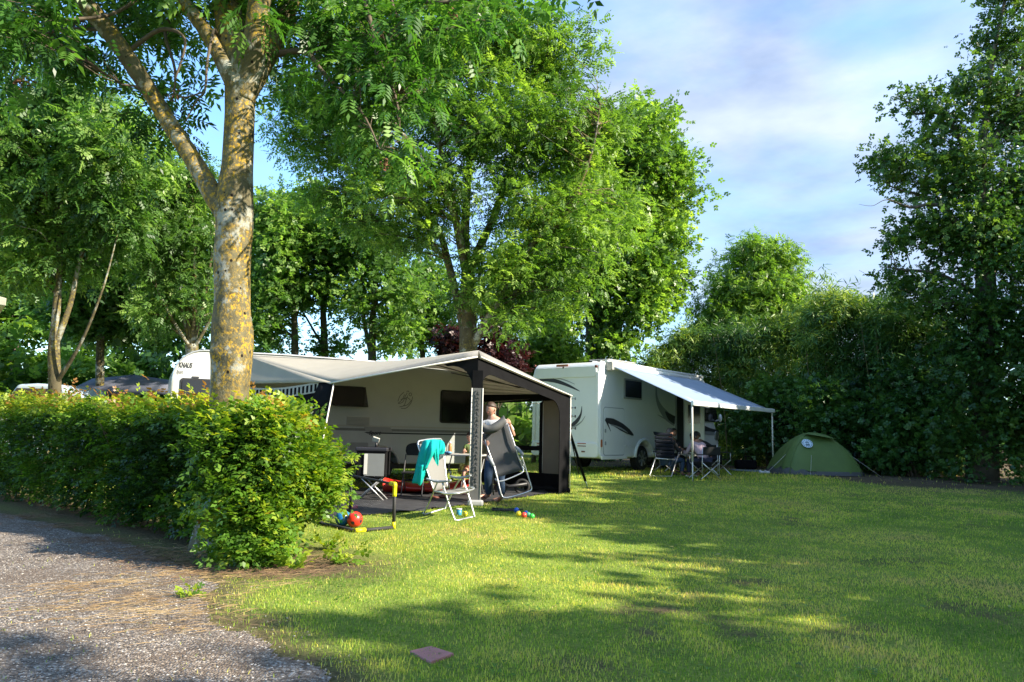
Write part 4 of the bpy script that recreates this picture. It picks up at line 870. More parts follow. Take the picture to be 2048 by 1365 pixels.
M_BARK = bark_mat('ash_bark', (.140, .124, .070), (.50, .31, .025), (.075, .065, .022))
M_BARK2 = bark_mat('bark_far', (.10, .085, .05), (.24, .19, .04), (.07, .07, .025), .7)
M_BARKD = mat('bark_dark', (.085, .07, .05), .9, var=.35, scale=5, bump=.4, bscale=25)
def trunk_np(name, rings, m, parent, n=28, rough=.05, seed=0, spots=(), **k):
    """rings: (centre, radius) dense list; lumpy skin"""
    V = []; 
    for i, (c, r) in enumerate(rings):
        for j in range(n):
            a = 2*math.pi*j/n; q = 1+rough*(.6*math.sin(a*3+c.z*2.1+seed)+.4*math.sin(a*5-c.z*3.7)+.5*math.sin(c.z*9+a*2)*.5)+rough*.8*(float(vnoise(a*1.6, c.z*3, 1.7))-.5)
            rr = r*q
            for (sa, sz, sr, sh) in spots:
                da = (a-sa+math.pi) % (2*math.pi)-math.pi; d2 = (da*r/sr)**2+((c.z-sz)/sr)**2; rr += sh*math.exp(-d2*2)
            V.append((c.x+rr*math.cos(a), c.y+rr*math.sin(a), c.z))
    F = [(i*n+j, i*n+(j+1) % n, (i+1)*n+(j+1) % n, (i+1)*n+j) for i in range(len(rings)-1) for j in range(n)]
    return np_mesh(name, V, F, m, parent, smooth=True, **k)
# ================================================================ near ash tree
M_ASH = leaf_mat('ash_leaf', (.020, .065, .014), (.065, .170, .026), (.18, .32, .06), transl=.38, tcol=(1.7, 1.9, .8), patch=.8)
D0 = 7.0
def tp(px, py, dd=0): return at(px, py, D0+dd)
base = gp(432, 1098); D0 = base.y
ash = empty('ash_tree', (base.x, base.y, 0), label='big near ash tree with yellow lichen on its thick trunk, growing out of the hedge', cat='tree')
prof = [(432, 1110, 60), (437, 1060, 50), (444, 980, 42), (452, 900, 40), (457, 830, 38.5), (460, 780, 39.5), (463, 735, 42), (465, 700, 43.5), (465, 660, 43), (464, 630, 39.5), (465, 600, 37.5), (464, 550, 38), (465, 500, 38.5), (468, 460, 39), (469, 420, 39.5), (470, 385, 38), (474, 340, 34), (478, 290, 32.5), (480, 240, 32), (481, 200, 33), (484, 170, 36), (488, 140, 40), (491, 110, 41), (494, 80, 30)]
sc_ = D0/FPX*.93; ctrl = [Vector((*tp(a, b), c*sc_*1.0)) for a, b, c in prof]
class V4: pass
def interp(ctrl, n):
    P = np.array([tuple(v) for v in ctrl]); t0 = np.arange(len(P)); t1 = np.linspace(0, len(P)-1, n); out = np.stack([np.interp(t1, t0, P[:, j]) for j in range(4)], 1)
    ker = np.array([1, 2, 3, 2, 1])/9.
    for j in range(4): out[2:-2, j] = np.convolve(out[:, j], ker, 'valid')
    return [(Vector(r[:3]), float(r[3])) for r in out]
rings = interp(ctrl, 170)
spots = [(-1.7, 2.95, .085, -.02), (-1.7, 2.95, .14, .025), (-2.3, 1.95, .10, .03), (-1.2, 1.9, .12, .025), (-1.9, 2.15, .05, -.02), (-.9, 2.1, .05, .02), (-2.6, 3.4, .06, .02), (-1.5, 3.45, .05, .015), (-1.3, 2.7, .03, -.012), (-1.9, 2.45, .03, -.01), (-1.1, 2.45, .025, -.01)]
trunk_np('trunk', rings, M_BARK, ash, 32, .03, spots=spots)
mb = MB()
def limb(pts, n=7, sides=14):
    c = curve2([tp(a, b, d) for a, b, r, d in pts], n); P = [p[2] for p in pts]; rr = np.interp(np.linspace(0, len(P)-1, len(c)), range(len(P)), P)*sc_
    mb.tube(c, list(rr), sides); return c
L1 = limb([(450, 425, 24, 0), (425, 388, 22, .02), (385, 318, 19.5, .08), (350, 265, 19, .12), (310, 200, 18, .1), (265, 130, 19, 0), (215, 60, 19, -.15), (165, 0, 20, -.3), (90, -110, 20, -.6), (0, -230, 17, -.8), (-160, -380, 13, -1.2)])
L2 = limb([(478, 190, 20, -.05), (452, 135, 19, -.12), (425, 85, 16.5, -.12), (395, 40, 15.5, -.1), (360, -5, 15, -.05), (300, -80, 14, .1), (220, -200, 12, .3)])
L3 = limb([(482, 190, 26, 0), (476, 140, 34, 0), (466, 80, 34, 0), (452, 0, 30, .1), (440, -120, 27, .2), (420, -300, 20, .3), (380, -520, 12, .5)])
L4 = limb([(486, 200, 22, -.05), (500, 150, 30, -.05), (512, 80, 27, -.15), (520, 0, 24, -.2), (540, -120, 21, -.3), (560, -300, 14, -.3)])
L5 = limb([(488, 200, 22, .0), (507, 155, 28, .05), (535, 105, 24, .12), (562, 45, 23, .2), (590, -10, 21, .3), (650, -100, 18, .6), (760, -220, 12, 1.2)])
mb.build('limb', M_BARK, ash)
rng = np.random.default_rng(44)
mb = MB()
def bough(pts, n=5):
    c = curve2([at(a, b, D0+d) for a, b, r, d in pts], n); P = [p[2] for p in pts]; mb.tube(c, list(np.interp(np.linspace(0, len(P)-1, len(c)), range(len(P)), P)*sc_), 6); return c
B = [bough([(545, 110, 9, .1), (610, 105, 6, 0), (650, 150, 5, -.2), (720, 220, 3, -.4), (760, 300, 1.5, -.5)]),
     bough([(600, -30, 9, .3), (700, -40, 8, .2), (740, 40, 6, -.1), (755, 110, 5, -.2), (790, 190, 3, -.3), (800, 260, 1.5, -.3)]),
     bough([(640, -80, 9, .4), (780, -20, 7, .2), (860, 5, 5, 0), (960, -5, 3.5, 0), (1000, -30, 2, 0)]),
     bough([(780, -20, 6, .2), (800, 40, 4.5, .1), (880, 60, 3.5, 0), (960, 40, 2, 0)]),
     bough([(440, 120, 5, .1), (430, 60, 4, -.2), (415, 120, 3, -.3), (410, 180, 2.5, -.3), (395, 200, 2, -.3), (370, 245, 1.2, -.3)]),
     bough([(405, 185, 2, -.3), (365, 195, 1.6, -.3), (340, 175, 1.2, -.3)]),
     bough([(215, 60, 5, .1), (120, 60, 4, .2), (60, 90, 3, .3), (20, 160, 1.5, .3)]),
     bough([(250, 110, 6, 0), (320, 60, 5, -.1), (370, 80, 3, -.2), (350, 160, 2, -.2)]),
     bough([(350, 20, 6, .2), (300, -10, 5, 0), (220, 30, 4, -.3), (120, 40, 3, -.6)]),
     bough([(300, 200, 4, .1), (275, 175, 3, 0), (245, 170, 2, -.1)]),
     bough([(365, 20, 5, .2), (330, 60, 4, .1), (350, 140, 3, 0), (345, 200, 2, 0), (335, 190, 1.5, 0)]),
     ]
mb.build('branch', M_TWIG, ash)
def plobes(lst, D):
    out = []
    for px, py, rx, ry, dd, rd, *w in lst:
        c = at(px, py, D+dd); k = (D+dd)/FPX; out.append((c.x, c.y, c.z, rx*k, rd, ry*k, 1))
    return out
LB = plobes([(20, 10, 120, 70, .8, .9), (150, 90, 70, 45, .9, .6), (280, 10, 90, 50, .9, .6), (330, 70, 50, 45, .8, .4), (350, 170, 40, 45, .5, .3), (295, 225, 22, 28, .6, .2), (315, 250, 30, 30, .6, .3), (30, 40, 70, 60, -.9, .4), (400, 120, 20, 40, -.3, .2),
             (610, 40, 60, 50, .2, .4), (700, 60, 90, 70, .1, .6), (760, 150, 75, 75, -.2, .5), (790, 250, 35, 70, -.3, .3), (860, 60, 90, 50, 0, .5), (720, 200, 45, 50, -.2, .3), (850, 170, 55, 45, 0, .3), (940, 20, 60, 35, .1, .3), (590, 90, 40, 40, .1, .3), (520, 45, 35, 18, -.5, .2),
             (420, -20, 150, 35, .1, .8), (570, 150, 25, 18, .3, .2)], D0)
fo, C = foliage('crown', LB, 250, 8, .28, ASH9, .27, M_ASH, ash, 45, pw=.6, droop=.55, up=.8, kind='stuff')
mb = MB(); branches(mb, B+[L1, L2, L3, L4, L5], C, .010, rng, sides=4, tip=.003, sag=.05); mb.build('twigs', M_TWIG, ash, kind='stuff')
# upper crown above the picture: what shades the trunk's head and the ground to the left
LU = [(-4.2, 7.2, 6.6, 2.2, 2.2, 1.3, 1), (-2.2, 7.6, 8.2, 2.4, 2.2, 1.6, 1), (-.6, 7.9, 7.0, 1.6, 1.5, 1.0, 1), (-5.5, 6.6, 5.6, 1.3, 1.3, .8, 1)]
fo, C = foliage('upper_crown', LU, 330, 7, .5, ASH7, .34, M_ASH, ash, 46, kind='stuff')
# dark bunches of ash keys
mb = MB()
for a, b, d in ((905, 32, .0), (760, 70, -.1), (770, 330, -.3), (45, 165, -.8), (700, 95, 0), (590, 40, .1), (800, 180, -.2), (355, 190, 0)):
    c = at(a, b, D0+d)
    for i in range(26):
        q = Vector(rng.normal(0, .03, 3)); mb.box(c+q, (.006, .03, .012), rng.random()*3)
mb.build('seed_bunches', mat('keys', (.13, .055, .02), .8, var=.3), ash, kind='stuff')
# ================================================================ trees behind
M_L1 = leaf_mat('leaf_ash_far', (.036, .092, .018), (.135, .250, .042), (.30, .43, .08), transl=.42, tcol=(1.8, 1.9, .7), patch=.45)
M_L2 = leaf_mat('leaf_wood', (.036, .092, .026), (.115, .220, .050), (.26, .38, .09), transl=.45, tcol=(1.7, 1.9, .8), patch=.3)
M_L3 = leaf_mat('leaf_ivy', (.018, .060, .016), (.05, .13, .026), (.12, .25, .045), transl=.25, patch=.5, rough=.35)
M_L4 = leaf_mat('leaf_dark', (.030, .085, .024), (.085, .195, .038), (.20, .34, .065), transl=.40, patch=.3)
M_BAM = leaf_mat('leaf_bamboo', (.024, .075, .022), (.085, .19, .038), (.33, .44, .08), transl=.28, patch=.45)
M_IVT = leaf_mat('leaf_ivy_tree', (.020, .058, .016), (.060, .138, .028), (.155, .26, .048), transl=.32, patch=.3)
M_RED = leaf_mat('leaf_red', (.018, .005, .008), (.038, .011, .014), (.08, .03, .024), transl=.25, tcol=(1.8, 1.0, 1.0), patch=1.)
def skel(pts_list, D, mb, n=6, sides=9, k=1.0):
    out = []
    for pts in pts_list:
        c = curve2([at(p[0], p[1], D+(p[3] if len(p) > 3 else 0)) for p in pts], n); P = [p[2] for p in pts]
        c[0].z = min(c[0].z, 99); mb.tube(c, list(np.interp(np.linspace(0, len(P)-1, len(c)), range(len(P)), np.array(P)*D/FPX*k)), sides); out.append(c)
    return out
def add_tree(name, D, trunks, lobes, ncl, per, rad, T, size, lm, bm, seed, label, nb=.5, pw=.45, group=None, br=.03, droop=.3, up=.6, cat='tree', extra=None):
    rg = np.random.default_rng(seed); b0 = at(trunks[0][0][0], trunks[0][0][1], D)
    root = empty(name, (b0.x, D, gzf(b0.x, D)), label=label, cat=cat, group=group)
    mb = MB(); sk = skel(trunks, D, mb)
    g0 = sk[0][0]; mb.tube([Vector((g0.x, g0.y, gzf(g0.x, g0.y)-.1)), g0], trunks[0][0][2]*D/FPX*1.05, 9)
    mb.build('trunk', bm, root)
    LL = plobes(lobes, D)
    fo, C = foliage('crown', LL, ncl, per, rad, T, size, lm, root, seed, pw=pw, droop=droop, up=up, kind='stuff')
    if nb:
        mb = MB(); sel = C[rg.permutation(len(C))[:int(len(C)*nb)]]; branches(mb, sk, sel, br, rg, sides=4, tip=.008); mb.build('branches', bm, root, kind='stuff')
    return root
# centre ash behind the caravan
add_tree('ash_tree', 18.5, [
    [(938, 900, 21), (936, 760, 19), (936, 650, 17.5), (935, 590, 16), (934, 540, 12), (930, 470, 9), (938, 330, 7), (945, 180, 5), (950, 20, 3)],
    [(936, 690, 12), (915, 600, 8), (895, 520, 8, .3), (872, 450, 6.5, .5), (800, 350, 5, .9), (700, 270, 4, 1.2), (600, 230, 2.5, 1.4)],
    [(938, 700, 10), (975, 640, 9, -.3), (1010, 570, 8, -.5), (1030, 530, 7, -.6), (1100, 450, 5, -.8), (1150, 390, 3.5, -1), (1185, 300, 2.2, -1), (1200, 210, 1.2, -1)],
    [(936, 560, 11), (955, 505, 9, .2), (985, 440, 8, .3), (1020, 340, 6, .5), (1070, 200, 4, .7), (1110, 80, 2, .8)],
    [(935, 560, 9), (918, 480, 7, -.3), (900, 380, 6, -.6), (870, 250, 4, -1), (840, 100, 3, -1.2)],
    [(930, 540, 8), (912, 440, 6, -.9), (850, 330, 5, -1.4), (760, 210, 3, -1.8)]],
    [(960, 60, 170, 120, 0, 1.9), (830, 160, 150, 120, -.5, 1.8), (1090, 130, 110, 110, 0, 1.6), (1020, 260, 170, 110, -.8, 1.7), (650, 270, 130, 75, .5, 1.4), (610, 190, 80, 50, .5, 1.0), (760, 330, 150, 85, 0, 1.6), (1140, 290, 110, 100, .3, 1.5), (880, 400, 150, 70, -.9, 1.3),
     (700, 410, 95, 50, .8, 1.1), (1080, 430, 120, 80, -.4, 1.3), (1010, 530, 110, 60, -.8, 1.0), (1160, 470, 90, 80, -.5, 1.2), (1230, 420, 60, 80, .6, 1.1), (1120, 580, 90, 50, -.5, .9), (1210, 250, 50, 70, .4, 1.0), (800, 470, 80, 40, .2, 1.0), (950, 590, 60, 40, -.7, .6), (1040, 640, 70, 50, -.8, .7), (720, 60, 110, 90, .8, 1.6)],
    1500, 20, .36, ASH7, .27, M_L1, M_BARK2, 51, 'tall broad ash tree rising directly behind the caravan awning', nb=.45, droop=.12, up=.75)
# ivy-clad pair behind the motorhome
def ivy_col(root, pts, D, rad, n, seed, lm=M_L3, size=.17):
    rg = np.random.default_rng(seed); c = np.array([tuple(at(a, b, D)) for a, b in pts]); t = rg.random(n)*(len(c)-1); i = t.astype(int).clip(0, len(c)-2); f = (t-i)[:, None]
    P = c[i]*(1-f)+c[i+1]*f; a = rg.random(n)*6.283; r = rad*(.75+.5*np.sin(a*3+P[:, 2]*2.0)*.4+.25*rg.random(n)); o = np.stack([np.cos(a), np.sin(a), rg.normal(0, .3, n)], 1)
    P = P+o*r[:, None]; V, F, tt = scatter(IVY[0], IVY[1], P, bases(o+rg.normal(0, .4, o.shape)+np.array([0, 0, -.6]), rg, .3), size*(.7+.6*rg.random(n)), rg, np.clip(rg.normal(.42, .18, n), 0, 1))
    return np_mesh('ivy', V, F, lm, root, tt, kind='stuff')
rt = add_tree('oak_tree', 29.5, [[(1192, 930, 26), (1192, 780, 22), (1190, 620, 18), (1195, 480, 14), (1210, 330, 8), (1230, 230, 3)], [(1195, 560, 10), (1260, 430, 6), (1330, 360, 3)], [(1192, 600, 8), (1250, 560, 5), (1320, 520, 3)], [(1190, 520, 8), (1140, 420, 5), (1100, 330, 3)]],
    [(1250, 300, 110, 90, 0, 2.0), (1320, 380, 75, 75, .5, 1.4), (1300, 260, 50, 50, .5, 1.0), (1350, 330, 42, 30, 0, .6), (1200, 420, 120, 80, 0, 2), (1320, 480, 65, 60, 0, 1.2), (1250, 530, 110, 65, -.8, 1.5), (1330, 580, 42, 45, 0, .9), (1270, 620, 80, 50, -.8, 1.1), (1150, 560, 70, 60, -.5, 1.2), (1240, 690, 60, 40, -1, .9), (1365, 545, 25, 14, 0, .4), (1330, 225, 25, 22, 0, .4), (1370, 320, 25, 20, 0, .4)],
    1000, 21, .62, BROAD, .26, M_L1, M_BARKD, 52, 'tall tree with ivy-clad trunk standing behind the motorhome', nb=.35)
ivy_col(rt, [(1192, 940), (1190, 760), (1192, 640), (1196, 540)], 29.3, 1.0, 3600, 53)
rt = add_tree('oak_tree', 28.0, [[(1088, 930, 14), (1086, 760, 12), (1083, 640, 10), (1080, 500, 8), (1090, 400, 5)]],
    [(1060, 560, 70, 60, 0, 1.2), (1110, 480, 70, 60, 0, 1.2), (1000, 620, 50, 50, 0, 1.0), (1110, 640, 35, 45, 0, .7)], 220, 28, .5, BROAD, .25, M_L1, M_BARKD, 54, 'slimmer ivy-wrapped tree in the gap between the awning peak and the motorhome')
ivy_col(rt, [(1088, 940), (1086, 760), (1084, 640), (1083, 600)], 27.9, .42, 900, 55)
# light green bush between
def bush(name, D, lobes, ncl, per, rad, T, size, lm, seed, label, cat='bush', group=None, stems=6, pw=.35):
    L_ = plobes(lobes, D); x0 = sum(l[0] for l in L_)/len(L_); root = empty(name, (x0, D, gzf(x0, D)), label=label, cat=cat, group=group)
    f, C = foliage('foliage', L_, ncl, per, rad, T, size, lm, root, seed, pw=pw, kind='stuff'); rg = np.random.default_rng(seed+1)
    mb = MB()
    for i in range(stems):
        c = C[rg.integers(len(C))]; a = Vector((x0+rg.normal(0, .25), D+rg.normal(0, .25), gzf(x0, D)-.05)); mb.tube(curve2([a, a.lerp(Vector(c), .5)+Vector((0, 0, .3)), c], 4), list(np.linspace(.05, .012, 9)), 5)
    mb.build('stems', M_TWIG, root, kind='stuff'); return root
bush('bush', 25.5, [(1095, 690, 45, 60, 0, 1), (1050, 720, 60, 50, 0, 1), (1120, 740, 40, 60, 0, .8)], 190, 20, .4, BROAD6, .2, M_L1, 61, 'light green bush behind the left corner of the motorhome')
bush('red_shrub', 22.5, [(990, 690, 38, 38, 0, .7), (905, 690, 28, 35, 0, .6), (1005, 730, 40, 40, 0, .7), (950, 740, 60, 40, .3, .7)], 190, 26, .3, BROAD, .17, M_RED, 62, 'dark purple-red shrub peeping over the awning beside the ash trunk', cat='shrub')
# small tree on the right beyond the bamboo
add_tree('ash_tree', 30.0, [[(1510, 930, 8), (1510, 760, 7), (1512, 640, 5), (1508, 540, 3), (1505, 480, 1.5)], [(1511, 680, 4), (1450, 620, 2.5), (1420, 590, 1.5)], [(1511, 650, 4), (1560, 560, 2.5), (1580, 510, 1.5)]],
    [(1508, 510, 45, 42, 0, 1.2), (1560, 520, 45, 40, 0, 1.1), (1450, 570, 42, 45, 0, 1.1), (1520, 590, 85, 50, 0, 1.6), (1570, 600, 45, 50, 0, 1.1), (1500, 650, 100, 45, 0, 1.5), (1420, 640, 40, 50, 0, 1), (1590, 660, 50, 40, 0, 1)], 420, 26, .42, ASH7, .34, M_L1, M_BARKD, 63, 'small bright green tree rising above the bamboo thicket, alone against the sky', nb=.5, droop=.3)
# ---- wood on the left: individual trees, each with its own crown
WOOD = [
 (14.5, [[(108, 900, 13), (110, 770, 12), (108, 700, 11), (112, 640, 8), (118, 540, 6), (122, 440, 6), (130, 330, 4), (135, 200, 2)], [(110, 690, 7), (140, 610, 5), (160, 520, 4), (190, 430, 4), (230, 350, 3)], [(110, 770, 5), (160, 690, 3, -.3), (205, 580, 2, -.5), (235, 470, .8, -.5)]],
  [(80, 290, 150, 90, 0, 1.5), (220, 330, 110, 80, -.3, 1.3), (60, 410, 120, 70, 0, 1.3), (230, 440, 90, 55, 0, 1.0), (140, 210, 150, 60, 0, 1.5), (0, 330, 90, 140, .4, 1.4), (130, 520, 90, 40, .2, .9), (260, 270, 60, 50, 0, .9), (20, 520, 60, 50, 0, .9)], 520, 21, .44, ASH7, .29, M_L2, 'leafy ash with a pale forked trunk near the left edge, behind the hedge'),
 (19.0, [[(200, 900, 9), (200, 740, 8), (203, 640, 7), (212, 560, 5), (225, 460, 4), (215, 380, 2)], [(201, 640, 4), (235, 580, 3), (245, 500, 2)]],
  [(230, 560, 90, 60, 0, 1.2), (180, 620, 70, 60, 0, 1.2), (260, 480, 70, 60, 0, 1.2), (270, 620, 60, 70, .5, 1.2), (170, 500, 80, 60, .5, 1.2)], 300, 24, .45, BROAD, .24, M_L2, 'slender tree with a thin leaning trunk, second from the left in the wood'),
 (16.5, [[(385, 900, 12), (385, 730, 12), (383, 690, 13)], [(383, 695, 5), (360, 600, 4, .1), (345, 500, 3, .1), (330, 420, 2)], [(384, 695, 5), (372, 580, 4, 0), (362, 470, 3), (360, 390, 2)], [(385, 695, 5), (390, 590, 4, -.1), (388, 480, 3, -.1), (385, 400, 2)], [(386, 695, 4), (408, 600, 3, -.1), (425, 500, 2.5, -.1), (430, 420, 2)], [(383, 700, 4), (345, 640, 3, -.2), (320, 590, 2, -.2)], [(386, 700, 4), (420, 640, 3, -.2), (440, 590, 2, -.2)]],
  [(350, 400, 75, 60, 0, 1.1), (390, 480, 75, 60, 0, 1.1), (340, 530, 60, 50, .2, 1.0), (400, 580, 60, 60, .2, 1.0), (330, 620, 50, 50, .2, .9), (400, 360, 45, 35, 0, .8), (310, 470, 50, 50, .2, .9)], 330, 22, .38, ASH7, .22, M_L2, 'pollarded willow-like tree with a fan of thin upright stems left of the big trunk'),
 (26.0, [[(590, 900, 9), (590, 740, 8), (588, 620, 6), (580, 520, 4), (560, 430, 2)]],
  [(560, 450, 70, 60, 0, 1.8), (560, 560, 80, 70, 0, 1.8), (530, 650, 40, 45, 0, 1.4), (610, 480, 50, 50, 0, 1.3)], 330, 18, .6, BROAD, .24, M_L2, 'rounded tree just right of the big lichened trunk, its crown against the blue sky'),
 (27.0, [[(652, 900, 8), (650, 740, 8), (646, 620, 6), (640, 520, 4), (636, 420, 2)], [(649, 700, 3), (615, 640, 2), (590, 600, 1.5)]],
  [(640, 480, 60, 60, 0, 1.5), (650, 580, 55, 45, 0, 1.4), (680, 520, 45, 50, 0, 1.3), (640, 400, 50, 40, 0, 1.3), (655, 690, 35, 25, 0, .8)], 230, 15, .6, BROAD, .23, M_L2, 'thin dark-stemmed tree with sky showing through, left of its double-stemmed neighbour'),
 (26.0, [[(745, 900, 9), (744, 740, 9), (745, 650, 7), (752, 560, 5), (760, 460, 3)], [(744, 720, 5), (728, 640, 4), (722, 560, 3), (715, 480, 2)]],
  [(750, 500, 70, 60, 0, 1.6), (720, 600, 60, 50, 0, 1.4), (800, 580, 60, 60, 0, 1.4), (790, 660, 50, 45, 0, 1.1), (700, 450, 50, 50, 0, 1.3)], 260, 15, .6, BROAD, .23, M_L2, 'dark double-stemmed tree in the wood above the awning roof'),
 (29.0, [[(850, 900, 7), (848, 760, 6), (840, 640, 5), (835, 540, 3)]],
  [(850, 560, 55, 60, 0, 1.4), (830, 650, 60, 60, 0, 1.4), (880, 640, 45, 60, 0, 1.2)], 190, 15, .6, BROAD, .23, M_L2, 'small tree in the wood just left of the centre ash trunk'),
 (30.0, [[(480, 900, 10), (480, 760, 9), (478, 600, 6), (470, 480, 3)]],
  [(500, 460, 70, 60, 0, 2), (450, 520, 50, 60, 0, 2), (510, 570, 50, 40, 0, 1.8), (440, 430, 40, 40, 0, 1.5)], 240, 16, .7, BROAD, .27, M_L2, 'tree filling the gap directly behind the big lichened trunk'),
 (28.0, [[(30, 900, 12), (30, 740, 11), (20, 600, 8), (10, 450, 5)]],
  [(20, 500, 100, 90, 0, 2), (60, 620, 90, 60, 0, 1.8), (-60, 400, 120, 120, 0, 2.5), (120, 420, 90, 90, 0, 2), (-40, 620, 100, 90, 0, 2)], 330, 16, .75, BROAD, .38, M_L4, 'dark shaded tree at the far left behind the forked ash'),
 (31.0, [[(300, 900, 10), (300, 740, 9), (296, 600, 6), (290, 450, 4)]],
  [(300, 520, 90, 80, 0, 2), (240, 420, 100, 80, 0, 2), (330, 640, 80, 60, 0, 1.8), (160, 620, 80, 70, 0, 1.8), (330, 400, 60, 50, 0, 1.6)], 360, 16, .75, BROAD, .38, M_L4, 'dark tree deep in the wood between the slender tree and the pollard'),
]
for i, (D, tr, lb, nc, per, rad, T, size, lm, lab) in enumerate(WOOD):
    add_tree('woodland_tree', D, tr, lb, nc, per, rad, T, size, lm, M_BARK2 if i < 3 else M_BARKD, 70+i, lab, nb=.3, group='trees of the wood on the left')
# undergrowth closing the wood below the crowns
UG = []
rg = np.random.default_rng(90)
for px in list(range(-420, 540, 40))+list(range(540, 905, 60)):
    D = 24+rg.random()*6; c = at(px, 700+rg.random()*50, D); UG.append((c.x, D, (1.9 if px < 520 else .9)+rg.random()*.7, 1.7, 1.6, (2.3 if px < 520 else 1.1)+rg.random()*.6, 1))
V = foliage('undergrowth', UG, 620, 20, .75, BROAD, .44, M_L4, None, 91, pw=.5, kind='stuff')
UG = [(x, 40+4*rg.random(), 1.2+rg.random(), 4, 2.5, 2.2, 1) for x in np.arange(-44, 48, 4.5)]
foliage('far_treeline', UG, 420, 11, 1.5, BROAD, 1.1, M_L2, None, 92, pw=.5, kind='stuff')
# ---- bamboo thicket and dark shrubs on the right
def bamboo(D, px0, px1, top, ncl, seed, label, size=.30, lm=M_BAM, T=BAMB, per=17, stems=26, lowz=.25, dep=1.2):
    rg = np.random.default_rng(seed); a = at(px0, 900, D); b = at(px1, 900, D); tp_ = np.array([at(p, q, D).z for p, q in top]); tx = np.array([at(p, q, D).x for p, q in top])
    cx = (a.x+b.x)/2; root = empty('bamboo', (cx, D, gzf(cx, D)), label=label, cat='bamboo', group='bamboo thicket along the right side')
    x = rg.uniform(a.x, b.x, ncl); h = np.interp(x, tx, tp_); z = lowz+(h-lowz)*(1-rg.random(ncl)**1.5); y = D+dep*(rg.random(ncl)-.5)+.5*(h-z)*.2
    z += .35*rg.normal(0, 1, ncl)*(rg.random(ncl) < .25); C = np.stack([x, y, np.maximum(z, lowz)], 1)
    foliage('foliage', None, 0, per, .42, T, size, lm, root, seed, C=C, droop=.35, up=.55, kind='stuff')
    mb = MB()
    for i in range(stems):
        x0 = rg.uniform(a.x, b.x); h0 = float(np.interp(x0, tx, tp_))*(.7+.3*rg.random()); g = gzf(x0, D); l = rg.normal(0, .25)
        mb.tube(curve2([(x0, D+rg.normal(0, .4), g-.05), (x0+l*.3, D+rg.normal(0, .2), h0*.5), (x0+l, D, h0)], 4), list(np.linspace(.022, .006, 9)), 5)
    mb.build('canes', mat('cane', (.16, .13, .055), .6, var=.4), root, kind='stuff'); return root
bamboo(28.5, 1290, 1480, [(1290, 745), (1320, 700), (1360, 672), (1420, 668), (1480, 655)], 420, 101, 'dark leafy bamboo clump rising behind the motorhome roof and its awning')
bamboo(27.0, 1450, 1660, [(1440, 670), (1500, 660), (1560, 655), (1600, 640), (1640, 600), (1665, 585)], 470, 102, 'tall bamboo clump behind the green tent, below the small bright tree')
bamboo(24.5, 1620, 1790, [(1620, 640), (1655, 590), (1690, 600), (1730, 620), (1760, 600), (1790, 610)], 430, 103, 'tall bamboo clump with feathery tops against the sky, right of the green tent')
bamboo(23.0, 1760, 1930, [(1760, 620), (1800, 640), (1850, 620), (1900, 700), (1930, 690)], 380, 104, 'bamboo clump reaching up beside the ivy-covered tree')
for i, (px, py, D) in enumerate(((1658, 575, 24.5), (1700, 600, 24.3), (1742, 605, 24.5), (1766, 590, 24.4), (1800, 625, 23.2), (1838, 610, 23.0), (1850, 640, 23), (1628, 610, 25))):
    pass
# dark understorey shrubs under the bamboo
bush('shrub', 25.2, [(1530, 860, 45, 60, 0, .8), (1570, 800, 60, 60, 0, .8)], 120, 26, .4, BROAD, .17, M_L3, 111, 'dark shrub in the shade directly behind the green tent', cat='shrub')
bush('shrub', 23.2, [(1700, 860, 70, 70, 0, .8), (1640, 830, 60, 70, .4, .8), (1760, 820, 60, 80, .2, .8)], 230, 26, .4, BROAD, .17, M_L3, 112, 'dark shrub in the shade right behind the tent, against the bamboo', cat='shrub')
bush('shrub', 21.8, [(1830, 800, 60, 80, 0, .8), (1850, 880, 60, 60, 0, .7), (1780, 900, 50, 40, 0, .6)], 220, 26, .4, BROAD, .16, M_L3, 113, 'dark shrub at the foot of the big ivy-covered tree', cat='shrub')
